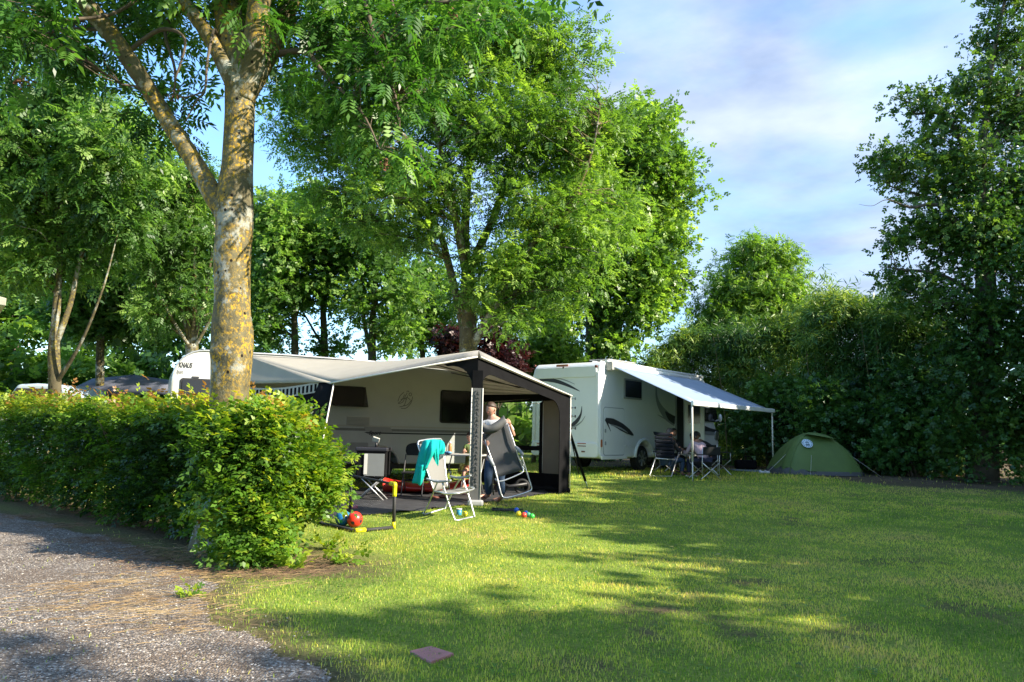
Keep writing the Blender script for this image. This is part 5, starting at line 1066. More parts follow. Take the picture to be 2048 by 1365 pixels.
# big ivy-covered tree at the right edge
rt = add_tree('ivy_tree', 20.0, [
    [(1965, 960, 30), (1968, 800, 26), (1972, 600, 20), (1968, 450, 13), (1962, 380, 10), (1970, 260, 7), (1985, 120, 4), (2010, 0, 3)],
    [(1968, 520, 8), (1900, 430, 5, .2), (1850, 395, 3.5, .3), (1800, 380, 2, .4), (1775, 370, 1, .4)],
    [(1965, 400, 7), (1920, 280, 5, .1), (1890, 235, 4, .2), (1860, 225, 3, .3), (1830, 228, 2, .3), (1815, 205, 1.2, .3), (1790, 188, .8, .3)],
    [(1970, 560, 7), (1890, 420, 4, -.4), (1820, 415, 3, -.5), (1775, 400, .9, -.6), (1745, 412, .5, -.6), (1718, 409, .25, -.6)],
    [(1972, 660, 8), (1930, 612, 5, -.4), (1895, 608, 4, -.5), (1862, 606, 3, -.5)],
    [(1970, 600, 6), (1880, 550, 4, 0), (1800, 540, 2.5, 0), (1770, 535, .9, 0), (1745, 552, .5, 0), (1718, 541, .25, 0)],
    [(1975, 300, 6), (2030, 200, 5, .2), (2060, 60, 4, .3), (2080, -60, 3, .3)]],
    [(1830, 190, 42, 32, .3, .7), (1880, 240, 60, 60, .2, 1.0), (1800, 320, 50, 45, .3, .9), (1780, 345, 40, 25, .4, .6), (1850, 350, 60, 50, .2, 1.0), (1930, 330, 70, 80, 0, 1.2), (1960, 180, 60, 60, 0, 1.1), (2010, 90, 55, 70, .2, 1.1), (2040, 220, 70, 100, .3, 1.3), (1830, 450, 55, 40, .2, .8), (1800, 480, 40, 40, .1, .7), (1900, 460, 70, 60, 0, 1.1), (1980, 480, 90, 90, -.3, 1.3), (1810, 560, 45, 30, .2, .7), (1860, 600, 60, 45, 0, .9), (2060, 420, 90, 150, .3, 1.6), (1990, 640, 90, 90, -.3, 1.2), (1895, 700, 40, 60, 0, .8), (2030, -30, 60, 60, 0, 1.0), (1960, 790, 80, 90, -.5, 1.2), (2050, 850, 90, 100, -.3, 1.2), (1900, 880, 50, 60, -.3, .8)],
    1050, 15, .40, BROAD, .185, M_IVT, M_BARKD, 121, 'huge dark ivy-covered tree towering at the right edge of the picture', nb=.35, br=.02)
ivy_col(rt, [(1965, 970), (1968, 800), (1970, 600), (1962, 480), (1955, 300)], 19.8, 1.15, 6300, 122, size=.14)
# ---- trees beside the pitch, right of the picture: they throw the long shadows over the lawn
def side_tree(x, y, h, lobes, ncl, seed, label, size=.62, per=9):
    rg = np.random.default_rng(seed); root = empty('shade_tree', (x, y, gzf(x, y)), label=label, cat='tree', group='trees just outside the picture on the right'); mb = MB()
    c = curve2([(x, y, -.1), (x+.1, y, h*.3), (x-.1, y+.1, h*.6), (x, y, h*.85)], 5); mb.tube(c, list(np.linspace(.24, .05, len(c))), 8); mb.build('trunk', M_BARKD, root)
    f, C = foliage('crown', lobes, ncl, per, .6, BROAD, size, M_L4, root, seed, kind='stuff')
    mb = MB(); branches(mb, [c], C[:60], .03, rg, sides=4); mb.build('branches', M_BARKD, root, kind='stuff')
side_tree(13.0, -1.3, 10.0, [(13, -1.8, 6.4, 2.2, 2.3, 3.3, 1), (12.8, -.1, 5.6, 1.7, .9, 3.1, 1), (12, -3.4, 5.5, 1.8, 1.6, 3.0, 1), (11.8, -1.0, 3.2, 1.6, 1.6, 2.0, 1)], 400, 131, 'tall shade tree beside the near end of the lawn, beyond the right picture edge')
side_tree(12.5, 2.9, 6.6, [(12.5, 2.9, 4.20, 1.6, 1.7, 2.90, 1), (12.2, 4.6, 3.90, 1.4, 1.2, 2.90, 1), (12.0, 1.6, 3.70, 1.2, 1.0, 2.70, 1)], 260, 132, 'lowest of the shade trees right of the lawn, beside the middle of the pitch')
side_tree(13.0, 7.2, 8.0, [(13.0, 7.4, 5.15, 2.0, 2.0, 3.75, 1), (12.5, 9.2, 4.55, 1.6, 1.4, 3.55, 1), (12.4, 5.9, 4.35, 1.6, 1.1, 3.35, 1)], 330, 133, 'broad shade tree on the right beyond the picture edge, level with the awning')
side_tree(15.0, 11.2, 9.0, [(15.0, 11.2, 5.0, 2.6, 2.5, 3.6, 1.0), (13.8, 10.0, 3.4, 2.0, 1.6, 3.0, 1.0), (15.6, 13.3, 5.4, 1.9, 1.8, 4.0, 1.0)], 400, 134, 'tall shade tree right of the lawn, a little nearer than the green tent')
side_tree(17.5, 15.6, 11.0, [(17.5, 15.6, 5.0, 2.6, 3.0, 3.4, 1.0), (16.5, 18.6, 4.0, 2.5, 2.5, 3.0, 1.0), (16.2, 15.8, 5.4, 2.0, 2.0, 4.0, 1.0)], 420, 135, 'farthest shade tree on the right, standing behind the big ivy-covered tree')
# ================================================================ things in and round the caravan awning
M_MESHF, t, o = new_mat('chair_mesh'); b_ = N(t, 'ShaderNodeBsdfPrincipled', _Roughness=.8); b_.inputs['Base Color'].default_value = (.26, .255, .24, 1); tr = N(t, 'ShaderNodeBsdfTranslucent'); tr.inputs[0].default_value = (.5, .5, .48, 1); ms = N(t, 'ShaderNodeMixShader'); ms.inputs[0].default_value = .3
t.links.new(b_.outputs[0], ms.inputs[1]); t.links.new(tr.outputs[0], ms.inputs[2]); t.links.new(ms.outputs[0], o.inputs[0])
M_DMESH = mat('dark_chair_mesh', (.055, .058, .062), .8, var=.08, alpha=.90)
M_ARM = mat('armrest_grey', (.22, .24, .26), .55, var=.06)
M_TEAL = mat('teal_cotton', (.008, .42, .38), .85, var=.10, scale=9, transl=.12, spec=.2, bump=.25, bscale=25)
def P3(px, py, D): return at(px, py, D)
# silver reclining chair facing right-front, feet on the grass
ch = gp(905, 1040); cx = empty('camping_chair', (ch.x, ch.y, 0), label='silver-framed reclining camping chair with pale mesh, a teal sweater over its back', cat='chair')
def gnd(px, py): return gp(px, py)+Vector((0, 0, .012))
# front U leg: from front armrest ends down to the base bar; rear U leg likewise
fl, fr_ = gnd(911, 1043), gnd(949, 1036); rl, rr = gnd(846, 1031), gnd(890, 1020)
al0, al1 = P3(853, 956, fl.y+.15), P3(902, 962, fl.y-.02)     # near-left armrest: back, front
ar0, ar1 = P3(900, 951, fr_.y+.25), P3(942, 952, fr_.y+.05)
fU = curve2([P3(885, 966, fl.y+.02), P3(896, 1003, fl.y+.02), P3(907, 1034, fl.y), fl], 5)+[Vector(v) for v in curve2([fl+Vector((.03, .0, 0)), fr_-Vector((.03, 0, 0))], 3)]+curve2([fr_, P3(948, 1030, fr_.y), P3(938, 995, fr_.y+.05), P3(926, 959, fr_.y+.1)], 5)
MB().tube(fU, .0125, 8).build('front_leg', M_ALU, cx)
rU = curve2([P3(876, 962, fl.y+.05), P3(862, 996, rl.y-.1), P3(850, 1022, rl.y), rl], 4)+[rl+Vector((.03, .02, 0))]+[rr-Vector((.03, 0, 0))]+curve2([rr, P3(894, 1008, rr.y), P3(910, 975, rr.y-.2), P3(922, 955, fr_.y+.2)], 4)
MB().tube(rU, .0125, 8).build('rear_leg', M_ALU, cx)
# seat tube loops and seat mesh
s0, s1, s2, s3 = P3(869, 983, fl.y+.25), P3(915, 978, fr_.y+.35), P3(946, 979, fr_.y+.0), P3(893, 988, fl.y-.05)
MB().tube(curve2([s0, P3(880, 985, fl.y), s3, P3(921, 986, fl.y-.05), s2, P3(943, 975, fr_.y+.1), s1], 4), .0125, 7).build('seat_frame', M_ALU, cx)
MB().patch(s0, s1, s2, s3, 6, 6, .03).build('seat', M_MESHF, cx, solid=.006)
# backrest: leaning back to the upper left
bl, br_ = P3(868, 982, fl.y+.28), P3(895, 977, fr_.y+.42); tl, trr = P3(836, 889, fl.y+.48), P3(884, 884, fr_.y+.62)
MB().patch(bl, br_, trr, tl, 6, 10, .03, dirn=(.6, .3, -.2)).build('backrest', M_MESHF, cx, solid=.006)
MB().tube(curve2([bl, bl.lerp(tl, .5), tl, tl.lerp(trr, .2)+Vector((0, 0, .05)), tl.lerp(trr, .8)+Vector((0, 0, .05)), trr, trr.lerp(br_, .5), br_], 4), .0125, 7).build('back_frame', M_ALU, cx)
for A, B_, bend in ((al0, al1, .04), (ar0, ar1, .04)):
    d = (B_-A).normalized(); s = Vector((-d.y, d.x, 0)).normalized()*.030; L_ = []; R_ = []
    for i in range(9):
        q = i/8; p = A.lerp(B_, q)+Vector((0, 0, -.03*math.sin(q*3.1)+.02*q)); w_ = .7+.6*math.sin(q*3.0); L_.append(p+s*w_); R_.append(p-s*w_)
    MB().prism(L_+R_[::-1], Vector((0, 0, -.028))).build('armrest', M_ARM, cx, bevel=.008)
# dark padded head pillow seen on the right of the back
MB().patch(tl.lerp(trr, .55)+Vector((.0, -.02, -.02)), trr+Vector((.02, -.02, -.02)), trr.lerp(br_, .32)+Vector((0, -.03, 0)), tl.lerp(trr, .6).lerp(bl.lerp(br_, .5), .42), 5, 5, .03, dirn=(0, -1, 0)).build('head_pillow', mat('pillow_dark', (.03, .05, .055), .8), cx, solid=.03)
# teal sweater
def cloth(cols, name, m, label, cat, sub=4, D0=None):
    """cols: list of columns of points"""
    n = len(cols[0]); C = [curve2(c, sub) for c in cols]; k = len(C[0]); rows = [curve2([C[i][j] for i in range(len(C))], sub) for j in range(k)]
    vs = [p for r in rows for p in r]; w_ = len(rows[0]); fs = [(j*w_+i, j*w_+i+1, (j+1)*w_+i+1, (j+1)*w_+i) for j in range(k-1) for i in range(w_-1)]
    vs = [p+Vector((0, -1, 0))*(.010*math.sin(i*1.7+p.z*9)+.006*math.sin(p.z*31+i)) for i, p in enumerate(vs)]
    return tag(MB().add(vs, fs, True).build(name, m, None, solid=.012), label, cat)
y0, y1 = tl.y-.10, trr.y-.20
sw = empty('sweater', (tl.x, tl.y, 0), label='bright teal sweater hung over the back of the silver camping chair', cat='sweater')
def cl(cols, m=M_TEAL, name='body', sub=4):
    C = [curve2(c, sub) for c in cols]; k = len(C[0]); rows = [curve2([C[i][j] for i in range(len(C))], sub) for j in range(k)]; w_ = len(rows[0])
    vs = [p+Vector((.25, -1, 0))*(.013*math.sin(i*1.5+p.z*5)+.006*math.sin(p.z*23+i*2.2)) for r in rows for i, p in enumerate(r)]
    fs = [(j*w_+i, j*w_+i+1, (j+1)*w_+i+1, (j+1)*w_+i) for j in range(k-1) for i in range(w_-1)]
    return MB().add(vs, fs, True).build(name, m, sw, solid=.014)
dn = -.05
cl([[P3(846, 885, y0+.10), P3(839, 905, y0+.07), P3(831, 940, y0+.10), P3(824, 967, y0+.12)],
    [P3(850, 881, y0+.02), P3(846, 905, y0-.06), P3(840, 940, y0-.03), P3(836, 968, y0-.02)],
    [P3(860, 880, y0+.0), P3(855, 905, y0-.09), P3(850, 940, y0-.06), P3(842, 970, y0-.04)],
    [P3(870, 879.5, y0+.04), P3(866, 900, y0-.10), P3(858, 925, y0-.08), P3(849, 950, y0-.06)]], name='left_side')
cl([[P3(862, 880, y0+.03), P3(858, 896, y0-.09), P3(853, 915, y0-.10), P3(846, 937, y0-.08)],
    [P3(870, 879.5, y0+.05), P3(869, 897, y0-.11), P3(863, 916, y0-.10), P3(852, 938, y0-.09)],
    [P3(878, 880, y1-.02), P3(874, 896, y1-.10), P3(867, 906, y1-.12), P3(862, 918, y1-.13)],
    [P3(884, 881.5, y1-.02), P3(882, 898, y1-.10), P3(878, 906, y1-.10), P3(874, 912, y1-.10)],
    [P3(888, 887, y1+.0), P3(890, 896, y1-.06), P3(889, 903, y1-.07), P3(887, 908, y1-.08)]], name='body')
cl([[P3(866, 888, y1-.08), P3(866, 905, y1-.16), P3(866, 922, y1-.15), P3(867, 933, y1-.14)],
    [P3(872, 886, y1-.10), P3(872, 905, y1-.19), P3(872, 924, y1-.18), P3(872, 937, y1-.17)],
    [P3(878, 888, y1-.08), P3(877, 905, y1-.16), P3(877, 920, y1-.15), P3(876, 931, y1-.14)]], name='sleeve')
cl([[P3(839, 930, y0-.06), P3(836, 950, y0-.08), P3(834, 965, y0-.06)], [P3(846, 930, y0-.12), P3(843, 955, y0-.12), P3(840, 972, y0-.1)], [P3(850, 930, y0-.08), P3(848, 950, y0-.08), P3(842, 966, y0-.06)]], name='sleeve')
# folding table with its crossed legs
M_TOP = mat('table_top', (.42, .42, .40), .5, var=.05); M_DARKL = mat('dark_tube', (.10, .10, .105), .45, metal=.3)
tb = gp(925, 985); td = 13.6; tz = gzf(-.7, td); tt = at(920, 909, td).z
A = at(872, 909, td+.1); B_ = at(961, 912, td-.15)
tab = empty('folding_table', ((A.x+B_.x)/2, td, tz), label='grey folding camping table between the dark chair and the standing man', cat='table')
d = Vector((B_.x-A.x, B_.y-A.y, 0)); pr = Vector((-d.y, d.x, 0)).normalized()*.62
a0, b0_ = Vector((A.x, A.y, tt)), Vector((B_.x, B_.y, tt))
MB().prism([a0, b0_, b0_+pr, a0+pr], Vector((0, 0, -.03))).build('table_top', M_TOP, tab, bevel=.01)
for f_ in (.12, .88):
    p = a0+d*f_; g = tz
    for s in (0, 1):
        u = p+pr*(.1+.8*s); v = p+pr*(.9-.8*s); MB().tube([u-Vector((0, 0, .03)), Vector((v.x, v.y, g+.01))], .012, 6).build('leg', M_ALU, tab)
    MB().tube([Vector(((p+pr*.05).x, (p+pr*.05).y, g+.012)), Vector(((p+pr*.95).x, (p+pr*.95).y, g+.012))], .011, 6).build('foot_bar', M_DARKL, tab)
MB().tube([a0+d*.12+pr*.5-Vector((0, 0, .32)), a0+d*.88+pr*.5-Vector((0, 0, .32))], .010, 6).build('stretcher', M_DARKL, tab)
tc_ = lambda f, g: a0+d*f+pr*g
p = at(900, 906, td+.2); p = Vector((p.x, td+.2, tt)); bo = empty('drink_bottle', p, label='orange-brown bottle with a pale cap standing on the folding table', cat='bottle')
MB().tube([p, p+Vector((0, 0, .03)), p+Vector((0, 0, .15)), p+Vector((0, 0, .19))], [.036, .038, .036, .016], 12).build('body', mat('orange_drink', (.50, .20, .07), .35), bo)
MB().tube([p+Vector((0, 0, .19)), p+Vector((0, 0, .225))], .02, 10).build('cap', M_PIPE, bo)
p = at(902, 907, td+.05); p = Vector((p.x-.02, td+.02, tt))
mb = MB()
for i in range(7): mb.ball(p+Vector((rng.normal(0, .06), rng.normal(0, .03), .025)), .045, (1.2, 1, .6), 8, 6)
tag(mb.build('plastic_bag', mat('blue_bag', (.10, .27, .48), .4, var=.2, scale=20)), 'crumpled light blue plastic bag lying beside the bottle on the table', 'bag')
p = Vector((tc_(.86, .3).x, tc_(.86, .3).y, tt)); pt = MB().prism([p+Vector((math.cos(t), math.sin(t), 0))*.12 for t in np.linspace(0, 6.283, 19)[:-1]], Vector((0, 0, .015))).build('plate', M_DARKL, bevel=.004); tag(pt, 'flat dark plate on the table in front of the child', 'plate')
# dark moulded folding chair behind the silver chair
M_DCH = mat('dark_chair', (.018, .019, .021), .65, var=.1, spec=.25)
def bistro(Dc, label, px0=828, top=886):
    c = at(px0, 950, Dc); z = gzf(c.x, Dc); r = empty('folding_chair', (c.x, Dc, z), label=label, cat='chair')
    t_ = at(px0, top, Dc+.1).z; zt0 = t_-.24; w_ = .20
    pts = []
    for i in range(13): a = math.pi*i/12; pts.append(Vector((c.x-.0+w_*math.cos(a), Dc+.16-.06*math.sin(a), zt0+.08+(t_-zt0-.08)*math.sin(a)**.6)))
    MB().prism(pts+[Vector((c.x-w_*.85, Dc+.16, zt0)), Vector((c.x+w_*.85, Dc+.16, zt0))], Vector((0, .03, 0))).build('backrest', M_DCH, r, bevel=.01)
    MB().prism([Vector((c.x-.21, Dc-.25, z+.45)), Vector((c.x+.21, Dc-.25, z+.45)), Vector((c.x+.20, Dc+.16, z+.44)), Vector((c.x-.20, Dc+.16, z+.44))], Vector((0, 0, -.035))).build('seat', M_DCH, r, bevel=.01)
    for s in (-1, 1):
        MB().tube([Vector((c.x+s*.19, Dc+.17, zt0+.02)), Vector((c.x+s*.19, Dc-.28, z+.01))], .012, 6).build('leg', M_DARKL, r)
        MB().tube([Vector((c.x+s*.18, Dc-.20, z+.44)), Vector((c.x+s*.18, Dc+.26, z+.01))], .012, 6).build('leg', M_DARKL, r)
    return r
bistro(13.9, 'dark round-backed folding chair left of the table, behind the teal sweater')
# fridge-like cabinet on crossed legs, with a small lamp on top
Dk = 12.6; c0, c1 = at(717, 956, Dk), at(771, 952, Dk); ct = at(745, 900, Dk).z; cbm = at(745, 953, Dk).z
kb = empty('storage_cupboard', ((c0.x+c1.x)/2, Dk, gzf(c0.x, Dk)), label='grey camping cupboard with black top on folding crossed legs, half behind the hedge', cat='cupboard')
x0, x1 = at(712, 930, Dk).x, c1.x
MB().prism([Vector((x0, Dk, cbm)), Vector((x1, Dk, cbm)), Vector((x1, Dk+.45, cbm)), Vector((x0, Dk+.45, cbm))], Vector((0, 0, ct-cbm-.02))).build('case', M_BLKF, kb, bevel=.02)
MB().prism([Vector((x0-.02, Dk-.02, ct-.03)), Vector((x1+.02, Dk-.02, ct-.03)), Vector((x1+.02, Dk+.47, ct-.03)), Vector((x0-.02, Dk+.47, ct-.03))], Vector((0, 0, .07))).build('top', mat('black_lid', (.02, .02, .026), .5), kb, bevel=.02)
xa = at(728, 930, Dk).x; MB().box(((xa+x1)/2-.01, Dk-.006, (ct+cbm)/2-.03), (x1-xa-.04, .012, ct-cbm-.07)).build('front_panel', mat('panel_grey', (.19, .20, .195), .6, var=.08, scale=4), kb)
MB().box((xa+.03, Dk-.015, (ct+cbm)/2-.02), (.055, .01, ct-cbm-.10)).build('white_strip', M_PIPE, kb)
zg = gzf(x0, Dk)
for s in (0, 1):
    yy = Dk+.05+.35*s
    MB().tube([Vector((x0+.05, yy, cbm)), Vector((x1-.02, yy, zg+.01))], .013, 6).build('leg', M_ALU, kb); MB().tube([Vector((x1-.05, yy+.02, cbm)), Vector((x0+.02, yy+.02, zg+.01))], .013, 6).build('leg', M_ALU, kb)
p = at(752, 884, Dk+.2); lz = ct+.04
lp = empty('solar_lamp', (p.x, Dk+.2, lz), label='small cream solar lamp on a tilting foot on top of the grey cupboard', cat='lamp')
MB().tube([Vector((p.x+.01, Dk+.2, lz)), Vector((p.x+.01, Dk+.2, lz+.09))], [.03, .012], 8).build('foot', M_BLACKP, lp)
MB().box((p.x, Dk+.2, lz+.13), (.12, .03, .09), M=Matrix.Rotation(.3, 4, 'Y') @ Matrix.Rotation(.5, 4, 'X')).build('head', M_CREAM, lp, bevel=.006)
# red kayak under the caravan
M_REDP = mat('red_plastic', (.55, .022, .012), .35, var=.1, coat=.2)
k0, k1 = at(768, 962, 14.2), at(945, 962, 14.7); kz = gzf(k0.x, 14.2)
ky = empty('kayak', ((k0.x+k1.x)/2, 14.4, kz), label='red plastic kayak lying on the groundsheet beneath the caravan', cat='kayak')
prof_ = []; n = 15
vs, fs = [], []
for i in range(n):
    q = i/(n-1); c = k0.lerp(k1, q); wd = .30*math.sin(math.pi*min(max(q, .04), .96))**.45; h = .15+.11*(2*q-1)**2
    for j in range(10): a = math.pi*2*j/10; vs.append(Vector((c.x, c.y+wd*math.cos(a), kz+.02+h*(.55+.55*math.sin(a)))))
for i in range(n-1):
    for j in range(10): fs.append((i*10+j, i*10+(j+1) % 10, (i+1)*10+(j+1) % 10, (i+1)*10+j))
fs += [tuple(range(10)), tuple(range((n-1)*10, n*10))[::-1]]
MB().add(vs, fs, True).build('hull', M_REDP, ky)
for f_ in (.34, .6): c = k0.lerp(k1, f_); MB().tube([Vector((c.x-.22, 14.2, kz+.25)), Vector((c.x-.1, 14.05, kz+.27)), Vector((c.x+.15, 14.05, kz+.27)), Vector((c.x+.22, 14.2, kz+.25))], .02, 6).build('handle', M_BLACKP, ky)
p = at(866, 967, 13.7); mb = MB(); mb.ball(p, .07, (1.3, .8, .8), 10, 8); tag(mb.build('bucket', mat('pink_red', (.6, .07, .06), .4)), 'small red toy bucket in front of the kayak behind the silver chair', 'bucket')
# bicycle-like toy wheel at the back right of the awning
p = at(1044, 976, 14.6); z = gzf(p.x, 14.6); bk = empty('wheeled_toy', (p.x, 14.6, z), label='black wheeled toy lying low against the right awning wall', cat='toy')
for dx, r in ((0, .13), (-.42, .10)): MB().tube([Vector((p.x+dx+r*math.cos(a), 14.6, z+r+.01+r*math.sin(a))) for a in np.linspace(0, 6.283, 21)[:-1]], .028, 8, closed=True).ball((p.x+dx, 14.6, z+r), .035, (1, 1, 1), 8, 6).build('wheel', M_RUBBER, bk)
MB().tube([Vector((p.x-.55, 14.55, z+.22)), Vector((p.x-.25, 14.55, z+.14)), Vector((p.x+.1, 14.55, z+.2))], .035, 8).build('body', M_BLACKP, bk)
# ---------------------------------------------------------------- football goal
M_GFR = mat('goal_foam', (.022, .022, .024), .7, var=.2); M_YEL = mat('yellow_corner', (.70, .62, .01), .45, var=.05)
GA = gp(787, 1059); GBp = gp(700, 1026); gh = at(790, 969, GA.y).z
go = empty('football_goal', ((GA.x+GBp.x)/2, (GA.y+GBp.y)/2, 0), label='small black pop-up football goal with bright yellow corner joints', cat='football goal')
Ta, Tb = Vector((GA.x, GA.y, gh)), Vector((GBp.x, GBp.y, gh)); Ta = at(790, 969, GA.y)
mid_ = gp(713, 1066); bk_ = gp(648, 1052); Bb = bk_+(GBp-GA)
for A, B_ in ((GA, Ta), (GBp, Tb)): MB().tube([A+Vector((0, 0, .05)), B_-Vector((0, 0, .05))], .022 if A is GA else .016, 10).build('post', M_GFR, go)
MB().tube([Ta+(Tb-Ta)*.04, Tb], .017, 10).build('crossbar', M_GFR, go)
for A, B_ in ((GA, mid_), (mid_, bk_), (bk_, Bb), (Bb, GBp)): MB().tube([A+Vector((0, 0, .022)), B_+Vector((0, 0, .022))], .022, 8).build('ground_bar', M_GFR, go)
d = (Tb-Ta).normalized()
MB().tube(curve2([Ta+d*.16, Ta+d*.05+Vector((0, 0, .0)), Ta, Ta-Vector((0, 0, .05)), Ta-Vector((0, 0, .15))], 3), .027, 10).build('corner_joint', M_YEL, go)
MB().tube([GA+Vector((0, 0, .09)), GA+Vector((0, 0, .01))], .026, 10).build('corner_joint', M_YEL, go)
e = (bk_-mid_).normalized(); MB().tube([mid_-(mid_-GA).normalized()*.12+Vector((0, 0, .024)), mid_+Vector((0, 0, .024)), mid_+e*.04+Vector((0, 0, .024))], .027, 10).build('corner_joint', M_YEL, go)
mb = MB(); nn_ = 26
back0, back1 = mid_+(bk_-mid_)*.3+Vector((0, 0, .03)), GBp+(bk_-mid_)+Vector((0, 0, .03))
def netp(u, v):
    A = Ta.lerp(Tb, u); B_ = (mid_.lerp(bk_, 1)).lerp(Bb, u); return A.lerp(B_, v)+Vector((0, 0, -.10*math.sin(math.pi*v)))
for i in range(nn_+1):
    u = i/nn_; mb.tube([netp(max(0, min(1, u+(.1*(k % 2)/nn_))), k/8) for k in range(9)], .0011, 3, caps=False)
for k in range(1, 16): mb.tube([netp(j/6, k/16) for j in range(7)], .0011, 3, caps=False)
mb.build('net', M_GFR, go, kind='stuff')
# ---------------------------------------------------------------- balls and toys
def ball(px, py, r, c, label, name='ball', cat='ball', spots=None):
    g = gp(px, py); p = Vector((g.x, g.y, g.z+r+.005)); rt = MB().ball(p, r, n=20, m=14).build(name, mat(name+'_skin', c, .35, var=.05, coat=.3)); tag(rt, label, cat, group='small coloured play balls on the lawn' if r < .05 else None)
    return rt, p
def football(px, py, r, c, cpatch, label, leaf=None):
    g = gp(px, py); p = Vector((g.x, g.y, g.z+r+.004)); root = empty('football', (p.x, p.y, g.z), label=label, cat='ball')
    MB().ball(p, r, n=28, m=18).build('ball_skin', mat('football', c, .35, var=.06, coat=.4), root); ph = (1+5**.5)/2
    for q in [Vector(v) for v in ((0, 1, ph), (0, -1, ph), (0, 1, -ph), (0, -1, -ph), (1, ph, 0), (-1, ph, 0), (1, -ph, 0), (-1, -ph, 0), (ph, 0, 1), (ph, 0, -1), (-ph, 0, 1), (-ph, 0, -1))]:
        q = (Matrix.Rotation(.35, 4, 'X') @ Matrix.Rotation(.5, 4, 'Z') @ q).normalized(); a = q.orthogonal().normalized(); b = q.cross(a)
        MB().add([p+(q+(a*math.cos(2*math.pi*k/5)+b*math.sin(2*math.pi*k/5))*.27).normalized()*r*1.012 for k in range(5)]+[p+q*r*1.02], [(k, (k+1) % 5, 5) for k in range(5)], True).build('patch', mat('football_patch', cpatch, .4), root)
    return root
football(685, 1053, .098, (.02, .17, .42), (.03, .38, .13), 'blue and green football lying in the black goal beside the red one')
football(709, 1056, .098, (.72, .035, .018), (.035, .02, .035), 'bright red football with dark patches lying at the mouth of the black goal')
ball(930, 1034, .036, (.80, .68, .02), 'yellow play ball on the grass next to the blue cup')
ball(1033, 1027, .042, (.01, .09, .48), 'dark blue play ball at the end of the black net bat')
ball(1037, 1034, .040, (.80, .62, .03), 'yellow play ball in the cluster right of the black net bat')
ball(1048, 1037, .040, (.75, .06, .03), 'red-orange play ball between the yellow and the green one')
ball(1052, 1032, .036, (.01, .10, .45), 'half-hidden blue play ball behind the red-orange one')
ball(1057, 1035.5, .036, (.10, .55, .30), 'pale green play ball, the left of the two green ones')
ball(1064, 1039, .038, (.05, .50, .07), 'bright green play ball at the right end of the cluster')
g = gp(918, 1031); cu = empty('cup', g, label='blue and white enamel cup standing on the grass under the silver chair', cat='cup')
MB().tube([g, g+Vector((0, 0, .01)), g+Vector((0, 0, .085))], [.034, .037, .040], 16).build('body', mat('cup_blue', (.03, .25, .42), .35, coat=.3), cu)
MB().tube([g+Vector((0, 0, .083)), g+Vector((0, 0, .097))], .042, 16).build('rim', M_PIPE, cu)
MB().tube([g+Vector((-.038, 0, .075)), g+Vector((-.065, 0, .06)), g+Vector((-.06, 0, .03)), g+Vector((-.037, 0, .02))], .006, 6).build('handle', M_PIPE, cu)
# black net bat on the grass
c0 = gp(1010, 1024); rk = empty('net_bat', c0, label='black hoop with a loose net lying on the lawn beside the coloured balls', cat='bat'); mb = MB()
hoop = [c0+Vector((.21*math.cos(a), .16*math.sin(a), .035+.01*math.sin(3*a))) for a in np.linspace(0, 6.283, 25)[:-1]]; mb.tube(hoop, .010, 6, closed=True); mb.build('hoop', M_BLACKP, rk)
mb = MB()
for i in range(9): x = -.2+.05*i; h_ = .16*math.sqrt(max(0, 1-(x/.21)**2)); mb.tube([c0+Vector((x, -h_, .035)), c0+Vector((x+.03, 0, .015)), c0+Vector((x, h_, .04))], .004, 4)
for i in range(6): y = -.13+.05*i; w_ = .21*math.sqrt(max(0, 1-(y/.16)**2)); mb.tube([c0+Vector((-w_, y, .035)), c0+Vector((0, y, .02)), c0+Vector((w_, y, .035))], .004, 4)
mb.build('net', M_BLACKP, rk, kind='stuff'); MB().tube([c0+Vector((.2, .02, .04)), gp(1046, 1024)+Vector((0, 0, .04))], .012, 8).build('handle', M_BLACKP, rk)
# pink clogs behind the goal
M_PINK = mat('pink_clog', (.62, .18, .22), .5)
for px, py, lab in ((686, 1022, 'pink child shoe lying flat behind the goal, the left one of the pair'), (706, 1020, 'pink child shoe tipped on its side behind the goal, the right one of the pair')):
    g = gp(px, py); MB().ball(g+Vector((0, 0, .03)), .05, (1.5, .7, .6), 12, 8).ball(g+Vector((.045, 0, .05)), .03, (.9, .9, .8), 10, 8).build('child_shoe', M_PINK); tag(col.objects[-1], lab, 'shoe', group='pair of pink child shoes')
# dark sandals on the groundsheet near the table
for px, py, lab in ((868, 1000, 'brown sandal on the groundsheet under the silver chair, the left one'), (886, 998, 'reddish sandal on the groundsheet under the silver chair, the right one')):
    g = gp(px, py); MB().ball(g+Vector((0, 0, .04)), .06, (1.6, .8, .45), 10, 8).tube([g+Vector((-.03, -.05, .04)), g+Vector((-.02, 0, .085)), g+Vector((-.03, .05, .04))], .008, 5).build('sandal', mat('sandal', (.16, .05, .03), .6)); tag(col.objects[-1], lab, 'sandal', group='pair of sandals under the chair')
# paving slab in the lawn
M_SLAB = mat('red_concrete', (.42, .19, .17), .9, var=.15, scale=9, bump=.5, bscale=120)
q = [gp(*p) for p in ((819, 1307), (862, 1329), (908, 1312), (862, 1297))]
MB().prism([Vector((p.x, p.y, p.z-.03)) for p in q], Vector((0, 0, .045))).build('paving_slab', M_SLAB, bevel=.006, label='single pinkish-red paving slab sunk in the near lawn', cat='paving slab')
